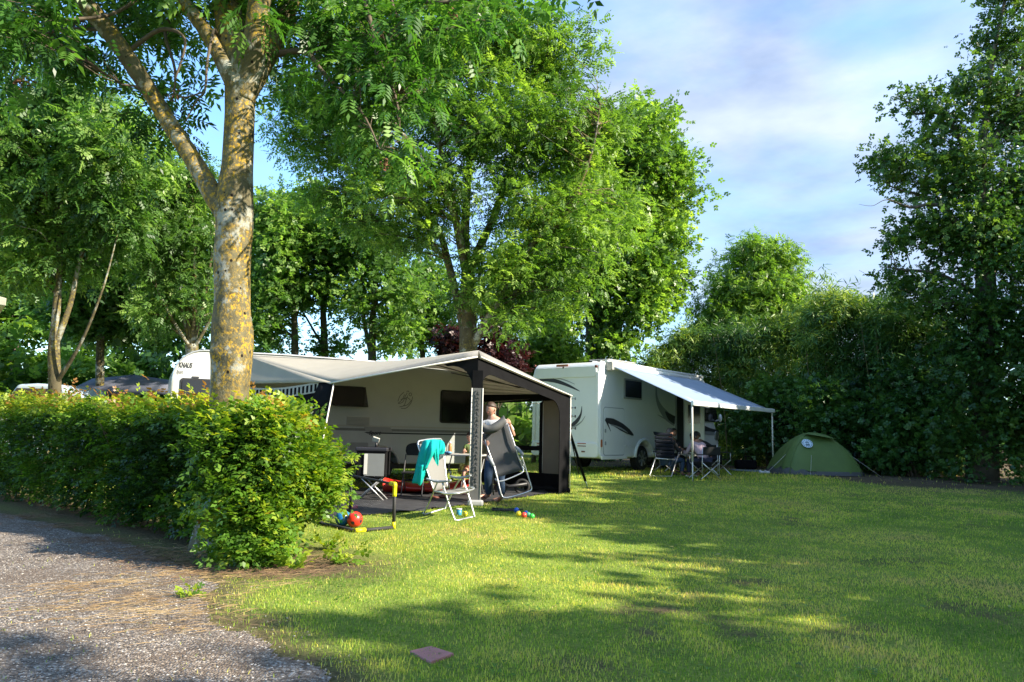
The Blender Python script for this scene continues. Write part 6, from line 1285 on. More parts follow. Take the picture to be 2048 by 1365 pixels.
# ================================================================ tent and bits on the right
M_TENT = mat('tent_green', (.095, .155, .035), .65, var=.12, scale=2.5, bump=.25, bscale=7)
M_TENTG = mat('tent_base', (.085, .085, .09), .75, var=.15)
tn_ = at(1627, 952, 21.6); TX, TY = tn_.x, 21.6; TZ = gzf(TX, TY); TL, TW, TH_ = 1.33, 1.05, at(1624, 866, 21.6).z-TZ
te = empty('tent', (TX, TY, TZ), label='low green dome tent with grey base and round white badge', cat='tent')
def tentp(u, v, s=1.0):
    """u 0..1 around, v 0..1 up"""
    a = 2*math.pi*u; cx_, sy = math.cos(a), math.sin(a); e = .62; x = math.copysign(abs(cx_)**e, cx_); y = math.copysign(abs(sy)**e, sy); r = 1-v**1.25; h = 1-r**2.0
    k = 1-.10*math.sin(2*a)**2*math.sin(math.pi*v)*-1-.04
    crease = .020*math.sin(a*13+v*7)*(1-v)**1.5+.010*math.sin(a*29+v*17)*(1-v)**3
    return Vector((TX+x*TL*r*k*s+crease, TY+y*TW*r*k*s, TZ+TH_*h*s+(.02 if v == 0 else 0)))
nu, nv = 72, 22
for nm, v0, v1, m_ in (('base', 0, .10, M_TENTG), ('flysheet', .10, 1, M_TENT)):
    vs = []; fs = []
    for j in range(nv+1):
        for i in range(nu):
            v = v0+(v1-v0)*j/nv; q = v+(.045*math.sin(i/nu*math.pi*2*2+.8)+.03*math.sin(i*1.3))*(1 if (j == nv and nm == 'base') or (j == 0 and nm != 'base') else 0); vs.append(tentp(i/nu, max(0, min(1, q))))
    for j in range(nv):
        for i in range(nu): fs.append((j*nu+i, j*nu+(i+1) % nu, (j+1)*nu+(i+1) % nu, (j+1)*nu+i))
    MB().add(vs, fs, True).build(nm, m_, te)
for u_ in (.55, .72, .93):
    a_ = tentp(u_, .35, 1.0); o_ = Vector((a_.x-TX, a_.y-TY, 0)).normalized(); e_ = a_+o_*.75; e_.z = gzf(e_.x, e_.y); MB().tube([a_, e_], .004, 4).build('guy_line', M_PIPE, te)
# vent hood at the top and pole sleeves
hd_ = [tentp(u, v, 1.02) for u, v in ((.735, .93), (.70, .80), (.775, .78), (.82, .86))]
c_ = Vector((TX-.05, TY-.25, TZ+TH_*.985)); MB().patch(c_+Vector((-.34, .1, 0)), c_+Vector((.38, .12, -.03)), c_+Vector((.52, -.30, -.16)), c_+Vector((-.10, -.33, -.06)), 6, 4, -.04).build('vent_hood', M_TENT, te, solid=.01)
for a0_, a1_ in ((.125, .625), (.375, .875)):
    pts = [tentp(a0_, v, 1.004) for v in np.linspace(.02, 1, 12)]+[tentp(a1_, v, 1.004) for v in np.linspace(1, .02, 12)][1:]; MB().tube(pts, .012, 6).build('pole_sleeve', M_TENT, te)
# badge: disc, ring and a little lamp figure
bc = at(1614, 889, TY-.80)
bn = Vector((-.15, -.86, .5)).normalized(); bu = Vector((0, 0, 1)).cross(bn).normalized(); bv = bn.cross(bu)
def surf_push(p):
    return p
best = min((abs((tentp(u, v)-CAM).normalized().dot(ray(1614, 889).normalized())-1), u, v) for u in np.linspace(.55, .95, 60) for v in np.linspace(.2, .95, 60)); bc = tentp(best[1], best[2], 1.02)
e1 = tentp(best[1]+.01, best[2])-tentp(best[1]-.01, best[2]); e2 = tentp(best[1], best[2]+.02)-tentp(best[1], best[2]-.02); bn = e1.cross(e2).normalized()
if bn.y > 0: bn = -bn
bu = Vector((0, 0, 1)).cross(bn).normalized()*1; bv = bn.cross(bu); bc = bc+bn*.02; rb_ = .155
def disc(c, r, off, m_, name, n=28, th=.004, par=None): return MB().prism([c+bn*off+(bu*math.cos(2*math.pi*k/n)+bv*math.sin(2*math.pi*k/n))*r for k in range(n)], bn*th).build(name, m_, par or te)
M_BADGE = mat('badge', (.50, .62, .70), .6); bd = disc(bc, rb_, 0, M_BADGE, 'badge')
mb = MB(); mk = mat('badge_ink', (.10, .16, .19), .6)
for k in range(14):
    a = 2*math.pi*k/14+.2; c = bc+bn*.005+(bu*math.cos(a)+bv*math.sin(a))*rb_*.80; t_ = (bv*math.cos(a)-bu*math.sin(a)); r_ = (bu*math.cos(a)+bv*math.sin(a)); mb.prism([c+t_*.014+r_*.012, c-t_*.014+r_*.012, c-t_*.008-r_*.012, c+t_*.008-r_*.012], bn*.002)
for (x, y, w_, h_) in ((0, -.055, .055, .028), (0, .038, .050, .012), (0, .055, .02, .012), (-.03, -.005, .006, .03), (.03, -.005, .006, .03)): c = bc+bn*.005+bu*x+bv*y; mb.prism([c-bu*w_-bv*h_, c+bu*w_-bv*h_, c+bu*w_+bv*h_, c-bu*w_+bv*h_], bn*.003)
mb.build('badge_print', mk, bd, kind='stuff')
# bag, mat and shoes between the awning leg and the tent
p = gp(1491, 930); z = gzf(p.x, 23.5); p = at(1491, 925, 23.5); bg_ = empty('holdall', (p.x, 23.5, z), label='black holdall bag standing on bare ground left of the tent', cat='bag')
MB().box((p.x, 23.5, z+.17), (.66, .34, .30)).build('body', M_BLKF, bg_, bevel=.08, seg=4)
MB().tube(curve2([Vector((p.x-.2, 23.35, z+.26)), Vector((p.x-.1, 23.3, z+.42)), Vector((p.x+.1, 23.3, z+.42)), Vector((p.x+.2, 23.35, z+.26))], 4), .016, 6).build('handle', M_BLKF, bg_)
q = [at(1455, 934, 23.3), at(1522, 934, 23.1), at(1528, 941, 21.9), at(1470, 941, 22.1)]
MB().patch(*[Vector((p.x, p.y, gzf(p.x, p.y)+.03)) for p in q], 8, 6, 0).build('ground_mat', mat('blue_mat', (.16, .21, .28), .7, var=.1), None, solid=.012, label='thin blue-grey mat on the ground between the awning leg and the tent', cat='mat')
for px, lab in ((1524, 'white trainer beside the far awning leg, the left of the pair'), (1534, 'white trainer beside the tent corner, the right of the pair')):
    p = at(px, 944, 21.0); z = gzf(p.x, 21.0); MB().ball((p.x, 21.0, z+.05), .05, (1.9, .9, .8), 12, 8).ball((p.x-.05, 21.0, z+.085), .035, (1, .9, .9), 10, 6).build('trainer', mat('trainer_white', (.5, .5, .5), .6), None, label=lab, cat='shoe', group='pair of white trainers')
# ================================================================ beyond the hedge, left
M_GZ = mat('gazebo_roof', (.13, .14, .18), .7, var=.06, scale=2, transl=.15)
Dg = 19.0; gz_ = empty('gazebo', (at(250, 800, Dg).x, Dg, 0), label='dark grey gazebo roof showing above the hedge, left of the caravan', cat='gazebo')
ap = at(268, 750, Dg+1); cr = [at(150, 775, Dg-.2), at(345, 772, Dg-.4), at(360, 764, Dg+2.4), at(185, 758, Dg+2.6)]
for i in range(4):
    A, B_ = cr[i], cr[(i+1) % 4]; MB().patch(A, B_, ap, ap, 8, 6, .06).build('roof_panel', M_GZ, gz_, solid=.01)
    MB().patch(A, B_, B_-Vector((0, 0, .22)), A-Vector((0, 0, .22)), 6, 2).build('valance', M_GZ, gz_, solid=.01); MB().tube([A, Vector((A.x, A.y, gzf(A.x, A.y)))], .025, 6).build('leg', M_STEEL, gz_)
Dc = 17.0; pc_ = at(104, 800, Dc)
ca = empty('parked_car', (pc_.x, Dc, gzf(pc_.x, Dc)), label='pale blue-grey car roof glimpsed over the hedge at the left', cat='car'); g0 = gzf(pc_.x, Dc); rt_ = at(100, 771, Dc).z; x_ = pc_.x
pr_ = [(-2.0, .35), (-2.05, .85), (-1.7, 1.0), (-.95, 1.08), (-.42, rt_-g0-.03), (0, rt_-g0), (.6, rt_-g0-.02), (1.25, 1.15), (1.75, 1.02), (2.0, .8), (2.0, .35)]
MB().prism([Vector((x_+.1+a, Dc-.8, g0+z)) for a, z in pr_], Vector((0, 1.6, 0))).build('body', mat('car_paint', (.42, .52, .62), .25, coat=.6, var=.02), ca, bevel=.08, seg=4)
MB().prism([Vector((x_+.1+a, Dc-.812, g0+z)) for a, z in ((-.8, 1.1), (-.4, rt_-g0-.12), (.55, rt_-g0-.12), (1.0, 1.15))], Vector((0, 1.624, 0))).build('window', M_GLASSD, ca)
for s in (-1.3, 1.35): MB().tube([Vector((x_+s, Dc-.82, g0+.32)), Vector((x_+s, Dc-.6, g0+.32))], .32, 18).build('wheel', M_RUBBER, ca)
# corner of a cream roof at the left border
Dr = 13.0; a, b, c = at(13, 597, Dr), at(-60, 574, Dr), at(-60, 620, Dr); rf = empty('chalet', (a.x-2.4, Dr+1.5, 0), label='corner of a cream roof edge poking in at the left border', cat='building')
top = a.z; MB().prism([Vector((a.x-4, Dr, top+1.0)), Vector((a.x, Dr, top)), Vector((a.x, Dr, top-.14)), Vector((a.x-4, Dr, top+.5))], Vector((-3.2, 4, 0))).build('roof', mat('cream_paint', (.62, .56, .40), .6), rf, bevel=.01)
MB().prism([Vector((a.x-4, Dr+.5, 0)), Vector((a.x-1.2, Dr+.5, 0)), Vector((a.x-1.2, Dr+.5, top-.05)), Vector((a.x-4, Dr+.5, top+.6))], Vector((-2.4, 3, 0))).build('wall', M_CREAM, rf)
# ================================================================ people
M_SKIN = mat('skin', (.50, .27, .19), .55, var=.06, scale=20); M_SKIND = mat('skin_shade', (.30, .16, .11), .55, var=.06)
M_JEAN = mat('denim', (.030, .060, .115), .85, var=.35, scale=12, bump=.3, bscale=60); M_TEE = mat('grey_tee', (.52, .53, .55), .85, var=.05, scale=10, bump=.3, bscale=18)
M_HAIRB = mat('brown_hair', (.045, .025, .015), .6, var=.3, scale=60); M_HAIRD = mat('dark_hair', (.015, .010, .009), .55, var=.3, scale=60)
def skin_mesh(name, joints, edges, m, parent, sub=2, **k):
    """joints: [(Vector, radius or (rx, ry))]; root is joint 0"""
    M = rootm(parent); me = bpy.data.meshes.new(name); me.from_pydata([tuple(M @ Vector(j[0])) for j in joints], edges, []); me.update(); me.materials.append(m)
    o = link(name, me, parent, **k); s = o.modifiers.new('skin', 'SKIN'); s.use_smooth_shade = True
    for i, j in enumerate(joints): r = j[1]; me.skin_vertices[0].data[i].radius = r if hasattr(r, '__len__') else (r, r)
    me.skin_vertices[0].data[0].use_root = True
    q = o.modifiers.new('sub', 'SUBSURF'); q.levels = q.render_levels = sub; return o
def chain(js, es, start, pts):
    i = start
    for p in pts: js.append(p); es.append((i, len(js)-1)); i = len(js)-1
    return i
def hand(js, es, wrist_i, wrist, palm_dir, across, curl, k=1.0):
    """palm and five bent fingers"""
    pd = Vector(palm_dir).normalized(); ac = Vector(across).normalized(); cu_ = Vector(curl).normalized()
    palm = chain(js, es, wrist_i, [(Vector(wrist)+pd*.045*k, (.030*k, .017*k)), (Vector(wrist)+pd*.080*k, (.034*k, .014*k))])
    base = Vector(wrist)+pd*.085*k
    for i, (o_, l) in enumerate(((-.030, .062), (-.010, .072), (.010, .068), (.029, .052))):
        b = base+ac*o_*k; chain(js, es, palm, [(b, .0095*k), (b+(pd*.7+cu_*.6).normalized()*l*.5*k, .0085*k), (b+(pd*.7+cu_*.6).normalized()*l*.5*k+(cu_-pd*.3).normalized()*l*.5*k, .0075*k)])
    b = Vector(wrist)+pd*.035*k-ac*.036*k; chain(js, es, palm-1, [(b, .011*k), (b+(pd*.5-ac*.5+cu_*.7).normalized()*.035*k, .0095*k), (b+(pd*.6-ac*.1+cu_).normalized()*.06*k, .008*k)])
def head(parent, c, facing, tilt, r, m, hair, hairstyle='short', name='head'):
    """c = centre of the skull; facing = direction of the nose"""
    f = Vector(facing).normalized(); up = Vector((0, 0, 1)); s = up.cross(f).normalized(); up = f.cross(s); up = (up+s*tilt).normalized(); s = up.cross(f).normalized()
    def W(x, y, z): return Vector(c)+(s*x+f*y+up*z)*r
    vs = []; fs = []; n, mm_ = 24, 18
    for i in range(mm_+1):
        for k in range(n):
            th = math.pi*i/mm_; ph = 2*math.pi*k/n; x, y, z = math.sin(th)*math.cos(ph), math.sin(th)*math.sin(ph), math.cos(th)
            X_, Y_, Z_ = x*.80, y*.98, z*1.18
            if z < -.1: q = (-.1-z)/.9; X_ *= 1-.34*q; Y_ = Y_*(1-.20*q)+.10*q
            if y > .5:                                         # face: brow, eye sockets, nose, mouth
                Y_ -= .09*math.exp(-((abs(x)-.32)/.16)**2-((z-.06)/.13)**2)
                Y_ += .24*math.exp(-(x/.10)**2-((z+.18)/.17)**2)+.07*math.exp(-(x/.2)**2-((z+.50)/.10)**2)-.03*math.exp(-(x/.2)**2-((z+.40)/.04)**2)+.05*math.exp(-((z-.22)/.1)**2-(x/.5)**2)
                Y_ += .08*math.exp(-(x/.22)**2-((z+.80)/.15)**2)
            vs.append(W(X_, Y_, Z_))
    for i in range(mm_):
        for k in range(n): fs.append((i*n+k, (i+1)*n+k, (i+1)*n+(k+1) % n, i*n+(k+1) % n))
    hd = MB().add(vs, fs, True).build(name, m, parent)
    for q in (-1, 1):
        MB().ball(W(q*.80, -.02, -.05), r*.2, (.5, 1, 1.4), 8, 6).build('ear', m, hd)
        MB().ball(W(q*.29, .80, .07), r*.08, (1, 1, .6), 8, 6).build('eye', mat('eye', (.12, .09, .08), .2), hd)
        MB().tube([W(q*.14, .93, .26), W(q*.30, .95, .31), W(q*.46, .86, .26)], r*.028, 5).build('eyebrow', hair, hd)
    MB().tube([W(-.22, .93, -.50), W(0, 1.02, -.48), W(.22, .93, -.50)], r*.05, 6).build('mouth', mat('lips', (.32, .11, .09), .5), hd)
    # hair
    vs = []; fs = []; back = {'short': -.25, 'bob': -.9, 'long': -1.5, 'bald': 9}[hairstyle]
    if hairstyle != 'bald':
        for i in range(11):
            for k in range(n):
                ph = 2*math.pi*k/n; fr = math.sin(ph); lim = .5*(1+fr); zl = 1.0; z0_ = .72*lim**.6+back*(1-lim)*.6; th = i/10; zt_ = 1.26*(1-th)+z0_*1.0*th; z = max(zt_, -2)
                zz = min(1, max(-.2, zt_/1.26)); rr_ = math.sqrt(max(.0, 1-zz*zz)); x, y = rr_*math.cos(ph), rr_*math.sin(ph); g_ = 1.09+.02*math.sin(k*5+i)
                vs.append(W(x*.80*g_*1.04, y*.98*g_*1.02, z))
        for i in range(10):
            for k in range(n): fs.append((i*n+k, (i+1)*n+k, (i+1)*n+(k+1) % n, i*n+(k+1) % n))
        MB().add(vs, fs, True).build('hair', hair, hd, solid=.012)
    return hd
# ---- standing man steadying the reclining chair
Dm = 13.0; fL = gp(971, 997); fR = gp(999, 1003); man = empty('person', ((fL.x+fR.x)/2, Dm, 0), label='barefoot man in white tee and jeans standing in the awning, lifting a folded chair', cat='person')
hp_ = at(991, 912, 13.05); pel = hp_; sh_ = at(988, 846, 12.95); nk = at(983, 832, 12.93); hdc = at(982, 819, 12.90)
shL, shR = at(966, 850, 12.95), at(1013, 846, 12.98); elL, elR = at(960, 884, 12.80), at(1027, 872, 12.88); wrL, wrR = at(969, 887, 12.58), at(1020, 851, 12.72)
kL, kR = at(976, 955, 12.88), at(1001, 958, 12.90); aL, aR = at(977, 991, 13.08), at(1004, 994, 12.95)
js = [(pel, (.16, .12)), (at(990, 893, 13.02), (.150, .11)), (at(989, 868, 12.98), (.175, .12)), (sh_, (.15, .10)), (nk, .056), (at(983, 826, 12.92), .055)]; es = [(0, 1), (1, 2), (2, 3), (3, 4), (4, 5)]
for S_, E_, W_, ac in ((shL, elL, wrL, (0, 0, 1)), (shR, elR, wrR, (0, 0, -1))):
    i = chain(js, es, 3, [(S_, .062), (S_.lerp(E_, .5), .050), (E_, .043), (E_.lerp(W_, .4), .041), (W_, .028)]); hand(js, es, i, W_, (W_-E_)+Vector((0, -.05, .04)), (0, .2, 1), (1 if W_ is wrL else -1, -.3, 0), 1.05)
for H_, K_, A_, F_ in ((pel+Vector((-.09, 0, -.08)), kL, aL, fL), (pel+Vector((.10, 0, -.08)), kR, aR, fR)):
    i = chain(js, es, 0, [(H_, .095), (H_.lerp(K_, .5), .082), (K_, .060), (K_.lerp(A_, .35), .058), (A_, .038)]); tz_ = Vector((F_.x, F_.y, gzf(F_.x, F_.y))); toe = tz_+Vector((-.10, -.12, .022))
    chain(js, es, i, [(tz_+Vector((0, 0, .035)), (.042, .03)), (toe.lerp(tz_, .45)+Vector((0, 0, .02)), (.045, .024)), (toe, (.042, .016))])
skin_mesh('body', js, es, M_SKIN, man)
js = [(pel+Vector((0, 0, .0)), (.176, .135)), (at(990, 893, 13.02), (.168, .126)), (at(989, 868, 12.98), (.190, .135)), (at(988, 848, 12.96), (.165, .115)), (at(985, 839, 12.94), .075)]; es = [(0, 1), (1, 2), (2, 3), (3, 4)]
for S_, E_ in ((shL, elL), (shR, elR)): chain(js, es, 3, [(S_, .080), (S_.lerp(E_, .55), .075), (S_.lerp(E_, .7), .078)])
skin_mesh('t_shirt', js, es, M_TEE, man)
js = [(pel+Vector((0, 0, .03)), (.172, .132)), (pel+Vector((0, 0, -.05)), (.18, .135))]; es = [(0, 1)]
for H_, K_, A_ in ((pel+Vector((-.09, 0, -.12)), kL, aL), (pel+Vector((.10, 0, -.12)), kR, aR)): chain(js, es, 1, [(H_, .110), (H_.lerp(K_, .5), .096), (K_, .078), (K_.lerp(A_, .5), .072), (A_+Vector((0, 0, .02)), .064)])
skin_mesh('jeans', js, es, M_JEAN, man)
head(man, hdc, (-.55, -.75, -.12), .05, .105, M_SKIN, M_HAIRB)
# ---- the reclining chair he holds
fc = empty('camping_chair', (at(1020, 995, 12.4).x, 12.4, 0), label='grey reclining camping chair held up on its legs by the standing man', cat='chair')
yb = 12.55
def fp(px, py, d=0): return at(px, py, yb+d)
TLc, TRc, BRc, BLc = fp(964, 868, -.02), fp(1016, 849, .05), fp(1046, 941, .0), fp(991, 956, -.08)
MB().patch(TLc, TRc, BRc, BLc, 8, 12, .015, dirn=(0, 1, 0)).build('seat_mesh', M_DMESH, fc, solid=.006)
wp = curve2([fp(961, 860, -.06), fp(975, 868, -.10), fp(995, 862, -.10), fp(1013, 846, -.06)], 4); wq = curve2([fp(962, 842, -.02), fp(975, 852, -.1), fp(990, 846, -.12), fp(1008, 832, -.04)], 4)
vs = wq+[(a+b)/2+Vector((0, -.05, 0)) for a, b in zip(wq, wp)]+wp; n = len(wp); fs = [(j*n+i, j*n+i+1, (j+1)*n+i+1, (j+1)*n+i) for j in range(2) for i in range(n-1)]
MB().add(vs, fs, True).build('head_cushion', mat('cushion_grey', (.085, .088, .09), .8), fc, solid=.03)
bagc = [fp(1028, 893, -.1), fp(1034, 938, -.1)]
MB().tube([fp(970, 880, -.05), fp(978, 905, -.08), fp(990, 935, -.1), fp(996, 957, -.08)], .012, 8).build('back_rail', M_ALU, fc)
MB().tube([fp(1015, 848, .0), fp(1026, 880, -.02), fp(1036, 912, -.02), fp(1047, 942, .0)], .012, 8).build('back_rail', M_ALU, fc)
MB().tube(curve2([fp(987, 930, -.12), fp(994, 955, -.14), fp(1000, 980, -.16), fp(1004, 992, -.16), fp(1012, 996, -.16), fp(1035, 991, -.1), fp(1056, 984, -.04), fp(1063, 979, 0), fp(1061, 968, 0), fp(1052, 940, 0), fp(1043, 912, -.02)], 4), .0135, 8).build('front_leg', M_ALU, fc)
MB().tube(curve2([fp(990, 958, -.1), fp(997, 963, -.14), fp(1012, 960, -.12), fp(1040, 948, -.06), fp(1047, 941, -.02), fp(1044, 932, 0)], 4), .012, 8).build('seat_rail', M_ALU, fc)
MB().tube(curve2([fp(1040, 920, -.03), fp(1046, 930, .02), fp(1052, 938, .0)], 3), .009, 6).build('brace', M_ALU, fc)
MB().tube(curve2([fp(990, 932, .0), fp(985, 965, .25), fp(987, 990, .45)], 3), .012, 6).build('rear_leg', M_DARKL, fc)
for A, B_ in ((fp(976, 912, -.16), fp(988, 933, -.2)), (fp(1031, 893, -.06), fp(1047, 911, -.1))):
    MB().tube([A, A.lerp(B_, .3), A.lerp(B_, .8), B_], [.016, .030, .030, .018], 10).build('armrest', M_ARM, fc)
# ---- child at the table
Dk_ = 14.35; c = at(941, 900, Dk_); kid = empty('person', (c.x, Dk_, gzf(c.x, Dk_)), label='small child in a green patterned top sitting at the camping table', cat='person')
pel = Vector((c.x, Dk_+.05, gzf(c.x, Dk_)+.48)); shz = at(943, 889, Dk_).z
S0 = Vector((c.x+.02, Dk_, shz-.03)); js = [(pel, (.11, .09)), (pel.lerp(S0, .5), (.10, .08)), (S0, (.09, .065)), (S0+Vector((0, -.01, .07)), .035)]; es = [(0, 1), (1, 2), (2, 3)]
for s in (-1, 1):
    sh = S0+Vector((s*.11, 0, -.01)); el = sh+Vector((s*.05, -.08, -.15)); wr = Vector((c.x+s*.10, Dk_-.28, tt+.05)); i = chain(js, es, 2, [(sh, .036), (el, .027), (wr, .020)]); hand(js, es, i, wr, wr-el, (s, 0, 0), (0, -.3, -1), .7)
    hp2 = pel+Vector((s*.07, -.05, -.02)); kn = hp2+Vector((s*.03, -.28, .0)); an = kn+Vector((0, -.02, -.30)); chain(js, es, 0, [(hp2, .055), (kn, .042), (an, .028), (an+Vector((0, -.09, -.03)), (.028, .018))])
skin_mesh('body', js, es, M_SKIN, kid)
js = [(pel, (.125, .10)), (pel.lerp(S0, .5), (.115, .095)), (S0, (.105, .08)), (S0+Vector((0, 0, .035)), .045)]; es = [(0, 1), (1, 2), (2, 3)]
for s in (-1, 1): sh = S0+Vector((s*.11, 0, -.01)); chain(js, es, 2, [(sh, .048), (sh+Vector((s*.03, -.04, -.07)), .05)])
skin_mesh('shirt', js, es, mat('green_pattern', (.10, .26, .07), .85, c2=(.16, .15, .05), scale=14), kid)
head(kid, S0+Vector((-.03, -.03, .17)), (-.2, -1, -.3), .1, .085, M_SKIN, M_HAIRB)
MB().box(pel+Vector((0, 0, -.14)), (.34, .34, .05)).build('stool_seat', M_DCH, tag(empty('stool', (pel.x, pel.y, gzf(pel.x, pel.y))), 'dark stool under the child at the camping table', 'stool'), bevel=.01)
st = bpy.data.objects['stool']
for sx_ in (-1, 1):
    for sy_ in (-1, 1): MB().tube([pel+Vector((sx_*.14, sy_*.14, -.15)), Vector((pel.x+sx_*.17, pel.y+sy_*.17, gzf(pel.x, pel.y)))], .012, 6).build('leg', M_DARKL, st)
# ================================================================ company under the motorhome awning
M_NAVY = mat('navy_pad', (.008, .011, .019), .9, var=.15, spec=.15); M_DCL = mat('dark_clothes', (.018, .018, .022), .85, var=.2); M_PNK = mat('pink_sweater', (.50, .36, .40), .85, var=.06, bump=.2, bscale=40)
Dh = 18.9; p = at(1330, 940, Dh); hz_ = gzf(p.x, Dh)
hc = empty('high_back_chair', (p.x, Dh, hz_), label='dark blue high-backed camping chair seen from behind beside the rear wheel of the motorhome', cat='chair')
def hp3(px, py, d=0): return at(px, py, Dh+d)
tl_, tr_, br2, bl2 = hp3(1309, 864, -.28), hp3(1345, 868, -.18), hp3(1350, 917, .0), hp3(1312, 915, -.1)
for i in range(7):
    f0, f1 = i/7+.008, (i+1)/7-.008; A = tl_.lerp(bl2, f0); B_ = tr_.lerp(br2, f0); C_ = tr_.lerp(br2, f1); D_ = tl_.lerp(bl2, f1); e_ = .012 if i else .03
    if i == 0: A, B_ = A+Vector((-.03, 0, .01)), B_+Vector((.01, 0, .01))
    MB().prism([A, B_, C_, D_], Vector((0, .05, 0))).build('back_pad', M_NAVY, hc, bevel=.02)
MB().tube([hp3(1311, 917, -.1), hp3(1350, 920, 0)], .014, 8).build('cross_bar', M_ALU, hc)
bL, bR = hp3(1299, 946, -.35), hp3(1343, 951, -.25); bL.z = bR.z = hz_+.035
MB().tube([hp3(1313, 910, 0), bL, bR, hp3(1358, 905, .1)], .014, 8).build('rear_leg', M_ALU, hc)
cL, cR_ = hp3(1322, 946, .5), hp3(1362, 944, .55); cL.z = cR_.z = hz_+.012
MB().tube([hp3(1318, 912, .1), cL, cR_, hp3(1357, 908, .15)], .012, 8).build('front_leg', mat('shade_tube', (.2, .2, .2), .4, metal=.5), hc)
for A in (hp3(1312, 905, -.05), hp3(1348, 903, .0)): MB().box(A+Vector((.02, .22, .02)), (.05, .5, .035), math.radians(-20)).build('armrest', M_BLACKP, hc, bevel=.01)
MB().prism([hp3(1312, 915, 0), hp3(1350, 917, 0), hp3(1352, 915, .5), hp3(1322, 913, .5)], Vector((0, 0, .05))).build('seat', M_NAVY, hc, bevel=.02)
def seated(root, pel, face, skin_m, top_m, leg_m, hair, style, lean=.25, arms='table', scale=1.0, headdrop=.0, target=None):
    f = Vector(face).normalized(); s = Vector((-f.y, f.x, 0)); up = Vector((0, 0, 1)); k = scale; g = gzf(pel.x, pel.y)
    ch_ = pel+up*.30*k+f*lean*.35*k; sh = pel+up*(.48-.1*lean)*k+f*lean*.75*k; nk = sh+up*.10*k+f*(.04+.05*lean)*k
    js = [(pel, (.15*k, .12*k)), (pel+up*.15*k+f*lean*.12, (.13*k, .10*k)), (ch_, (.15*k, .11*k)), (sh, (.13*k, .085*k)), (nk, .045*k)]; es = [(0, 1), (1, 2), (2, 3), (3, 4)]; T_ = [(j[0], tuple(r*1.27 for r in (j[1] if hasattr(j[1], '__len__') else (j[1], j[1])))) for j in js[:4]]+[(sh.lerp(nk, .65), .062*k)]; te_ = [(0, 1), (1, 2), (2, 3), (3, 4)]; J = []; je = []
    J.append((pel, (.165*k, .13*k)))
    for q in (-1, 1):
        S_ = sh+s*q*.18*k-up*.03; E_ = S_+f*.14*k-up*.24*k+s*q*.06; W_ = E_+f*.22*k+up*.06*k-s*q*.08
        i = chain(js, es, 3, [(S_, .05*k), (S_.lerp(E_, .5), .043*k), (E_, .036*k), (W_, .025*k)]); hand(js, es, i, W_, W_-E_, s*q, (-up*.8+f*.2), .95*k)
        chain(T_, te_, 3, [(S_, .064*k), (S_.lerp(E_, .5), .056*k), (E_, .050*k), (E_.lerp(W_, .8), .038*k)])
        H_ = pel+s*q*.10*k-up*.02; K_ = H_+f*.42*k+s*q*.05+up*.02; A_ = Vector((K_.x-f.x*.04, K_.y-f.y*.04, g+.08)); F_ = A_+f*.16*k; F_.z = g+.035
        chain(js, es, 0, [(H_, .085*k), (K_, .055*k), (A_, .036*k), (F_, (.036*k, .022*k))]); chain(J, je, 0, [(H_, .10*k), (H_.lerp(K_, .5), .088*k), (K_, .068*k), (K_.lerp(A_, .5), .060*k), (A_+up*.03, .050*k)])
        MB().ball(F_.lerp(A_, .45)-up*.02, .05, (1, 1, .7), 10, 8).ball(F_, .048, (1, 1, .6), 10, 8).build('shoe', M_PIPE if top_m is M_PNK else M_BLACKP, root)
    skin_mesh('body', js, es, skin_m, root, 1); skin_mesh('top', T_, te_, top_m, root, 1); skin_mesh('trousers', J, je, leg_m, root, 1)
    head(root, nk+up*(.11-headdrop)*k+f*(.03+headdrop)*k, (f.x, f.y, -headdrop*3), 0, .10*k, skin_m, hair, style)
# man in the high-backed chair
pr0 = hp3(1338, 912, .22); r = empty('person', (pr0.x, pr0.y, hz_), label='person sitting in the dark high-backed chair, grey-haired head just above its back', cat='person')
top_ = at(1328, 853, Dh+.1).z; seated(r, Vector((pr0.x-.02, pr0.y, top_-.86)), (.75, .66, 0), M_SKIND, M_DCL, M_JEAN, mat('grey_hair', (.12, .09, .08), .6), 'short', lean=.0)
# table in the middle
Dt = 20.2; p = at(1372, 905, Dt); z = gzf(p.x, Dt); th_ = at(1372, 884, Dt).z
t2 = empty('camping_table', (p.x, Dt, z), label='low dark camping table the seated group gathers round', cat='table'); MB().box((p.x+.1, Dt, z+.70), (1.0, .7, .03), .6).build('table_top', M_DCH, t2, bevel=.01)
for a_ in (-1, 1):
    for b_ in (-1, 1): q = Matrix.Rotation(.6, 3, 'Z') @ Vector((a_*.42, b_*.28, 0)); MB().tube([Vector((p.x+.1, Dt, z+.69))+q, Vector((p.x+.1, Dt, z))+q*1.05], .014, 6).build('leg', M_DARKL, t2)
# dark-haired person facing the camera across the table
q = at(1338, 905, 20.9); r = empty('person', (q.x, 20.9, gzf(q.x, 20.9)), label='person with long dark hair sitting beyond the table beside the open motorhome door', cat='person')
seated(r, Vector((q.x, 20.9, gzf(q.x, 20.9)+.44)), (.55, -.85, 0), M_SKIND, M_DCL, M_DCL, M_HAIRD, 'bob', lean=.15)
# woman in pink bent forward over the table
q = at(1407, 925, 18.9); gg = gzf(q.x, 18.9); r = empty('person', (q.x, 18.9, gg), label='person in a pale pink sweater bending forward, back to the camera', cat='person')
seated(r, Vector((q.x, 18.9, gg+.44)), (-.42, .90, 0), M_SKIND, M_PNK, mat('dark_blue_trousers', (.025, .028, .055), .85, var=.2), M_HAIRD, 'bob', lean=.34, headdrop=.05)
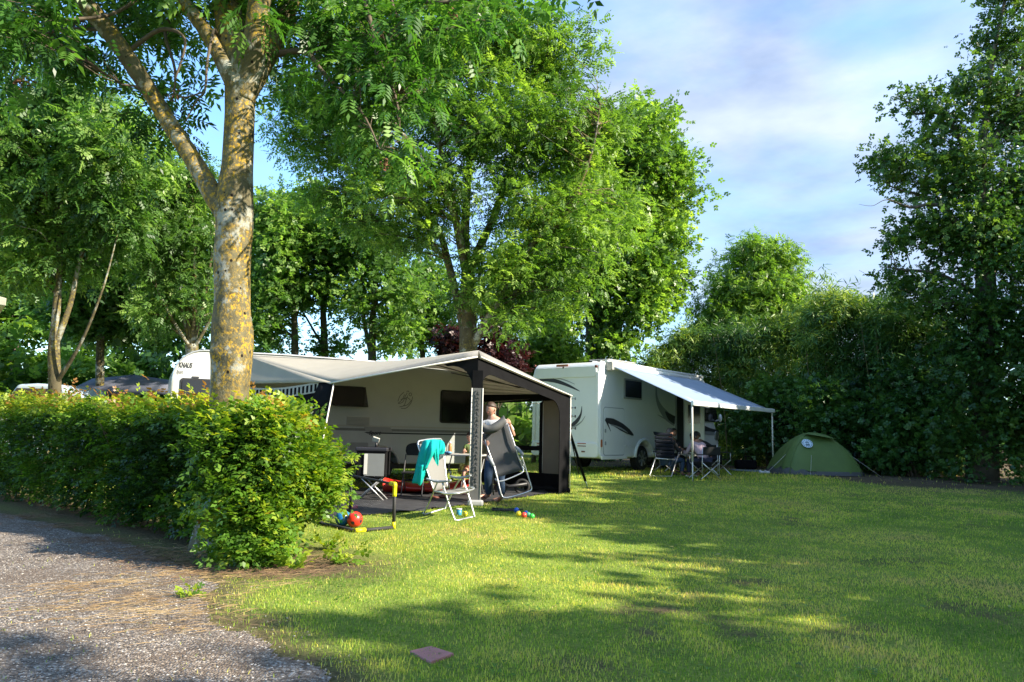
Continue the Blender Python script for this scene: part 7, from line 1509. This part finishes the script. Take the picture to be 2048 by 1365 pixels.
# fourth, dark, to the right behind
q = at(1430, 915, 20.4); gg = gzf(q.x, 20.4); r = empty('person', (q.x, 20.4, gg), label='dark-clothed person leaning in at the right end of the group under the awning', cat='person')
seated(r, Vector((q.x, 20.4, gg+.44)), (-.93, .1, 0), M_SKIND, M_DCL, M_DCL, M_HAIRD, 'bob', lean=.5, headdrop=.03)
# ---- two low director chairs
def director(loc, rz, label):
    r = empty('director_chair', (0, 0, 0), label=label, cat='chair', group='low black director chairs under the motorhome awning')
    w_, d_ = .27, .24
    MB().prism([Vector((-w_, -d_, .42)), Vector((w_, -d_, .42)), Vector((w_, d_, .43)), Vector((-w_, d_, .43))], Vector((0, 0, .015))).build('seat', M_DCH, r)
    MB().prism([Vector((-w_, d_+.02, .62)), Vector((w_, d_+.02, .62)), Vector((w_, d_+.04, .82)), Vector((-w_, d_+.04, .82))], Vector((0, .012, 0))).build('backrest', M_DCH, r)
    for s in (-1, 1):
        MB().tube([Vector((s*w_, d_+.03, .83)), Vector((s*w_, d_, .42)), Vector((s*w_, d_, .12))], .011, 6).build('back_post', M_ALU, r)
        MB().tube([Vector((s*w_, -d_, .42)), Vector((s*w_, -d_, .62))], .011, 6).build('arm_post', M_ALU, r)
        MB().box((s*w_, 0, .63), (.05, .56, .025)).build('armrest', M_BLACKP, r, bevel=.006)
    for y in (-d_, d_):
        MB().tube([Vector((-w_, y, .42)), Vector((w_+.04, y, .02))], .012, 6).build('leg', M_ALU, r); MB().tube([Vector((w_, y+.015, .42)), Vector((-w_-.04, y+.015, .02))], .012, 6).build('leg', M_ALU, r)
        for s in (-1, 1): MB().ball((s*(w_+.04), y, .02), .025, (1, 1, .8), 8, 6).build('foot', M_BLACKP, r)
    for o_ in r.children: pass
    return r
q = at(1423, 950, 18.4); d0 = director(None, 0, 'low black director chair holding the pink-clad person, nearest the lawn'); d0.location = (q.x-.12, 18.6, gzf(q.x, 18.5)); d0.rotation_euler = (0, 0, math.radians(205))
q = at(1440, 940, 19.8); copy_thing(d0, (q.x, 20.1, gzf(q.x, 20)), math.radians(120), label='low black director chair further back, turned side-on at the right of the group')
q = at(1378, 935, 21.0); copy_thing(d0, (at(1338, 905, 20.9).x, 21.0, gzf(q.x, 21)), math.radians(25), label='low black director chair beyond the table under the long-haired person')
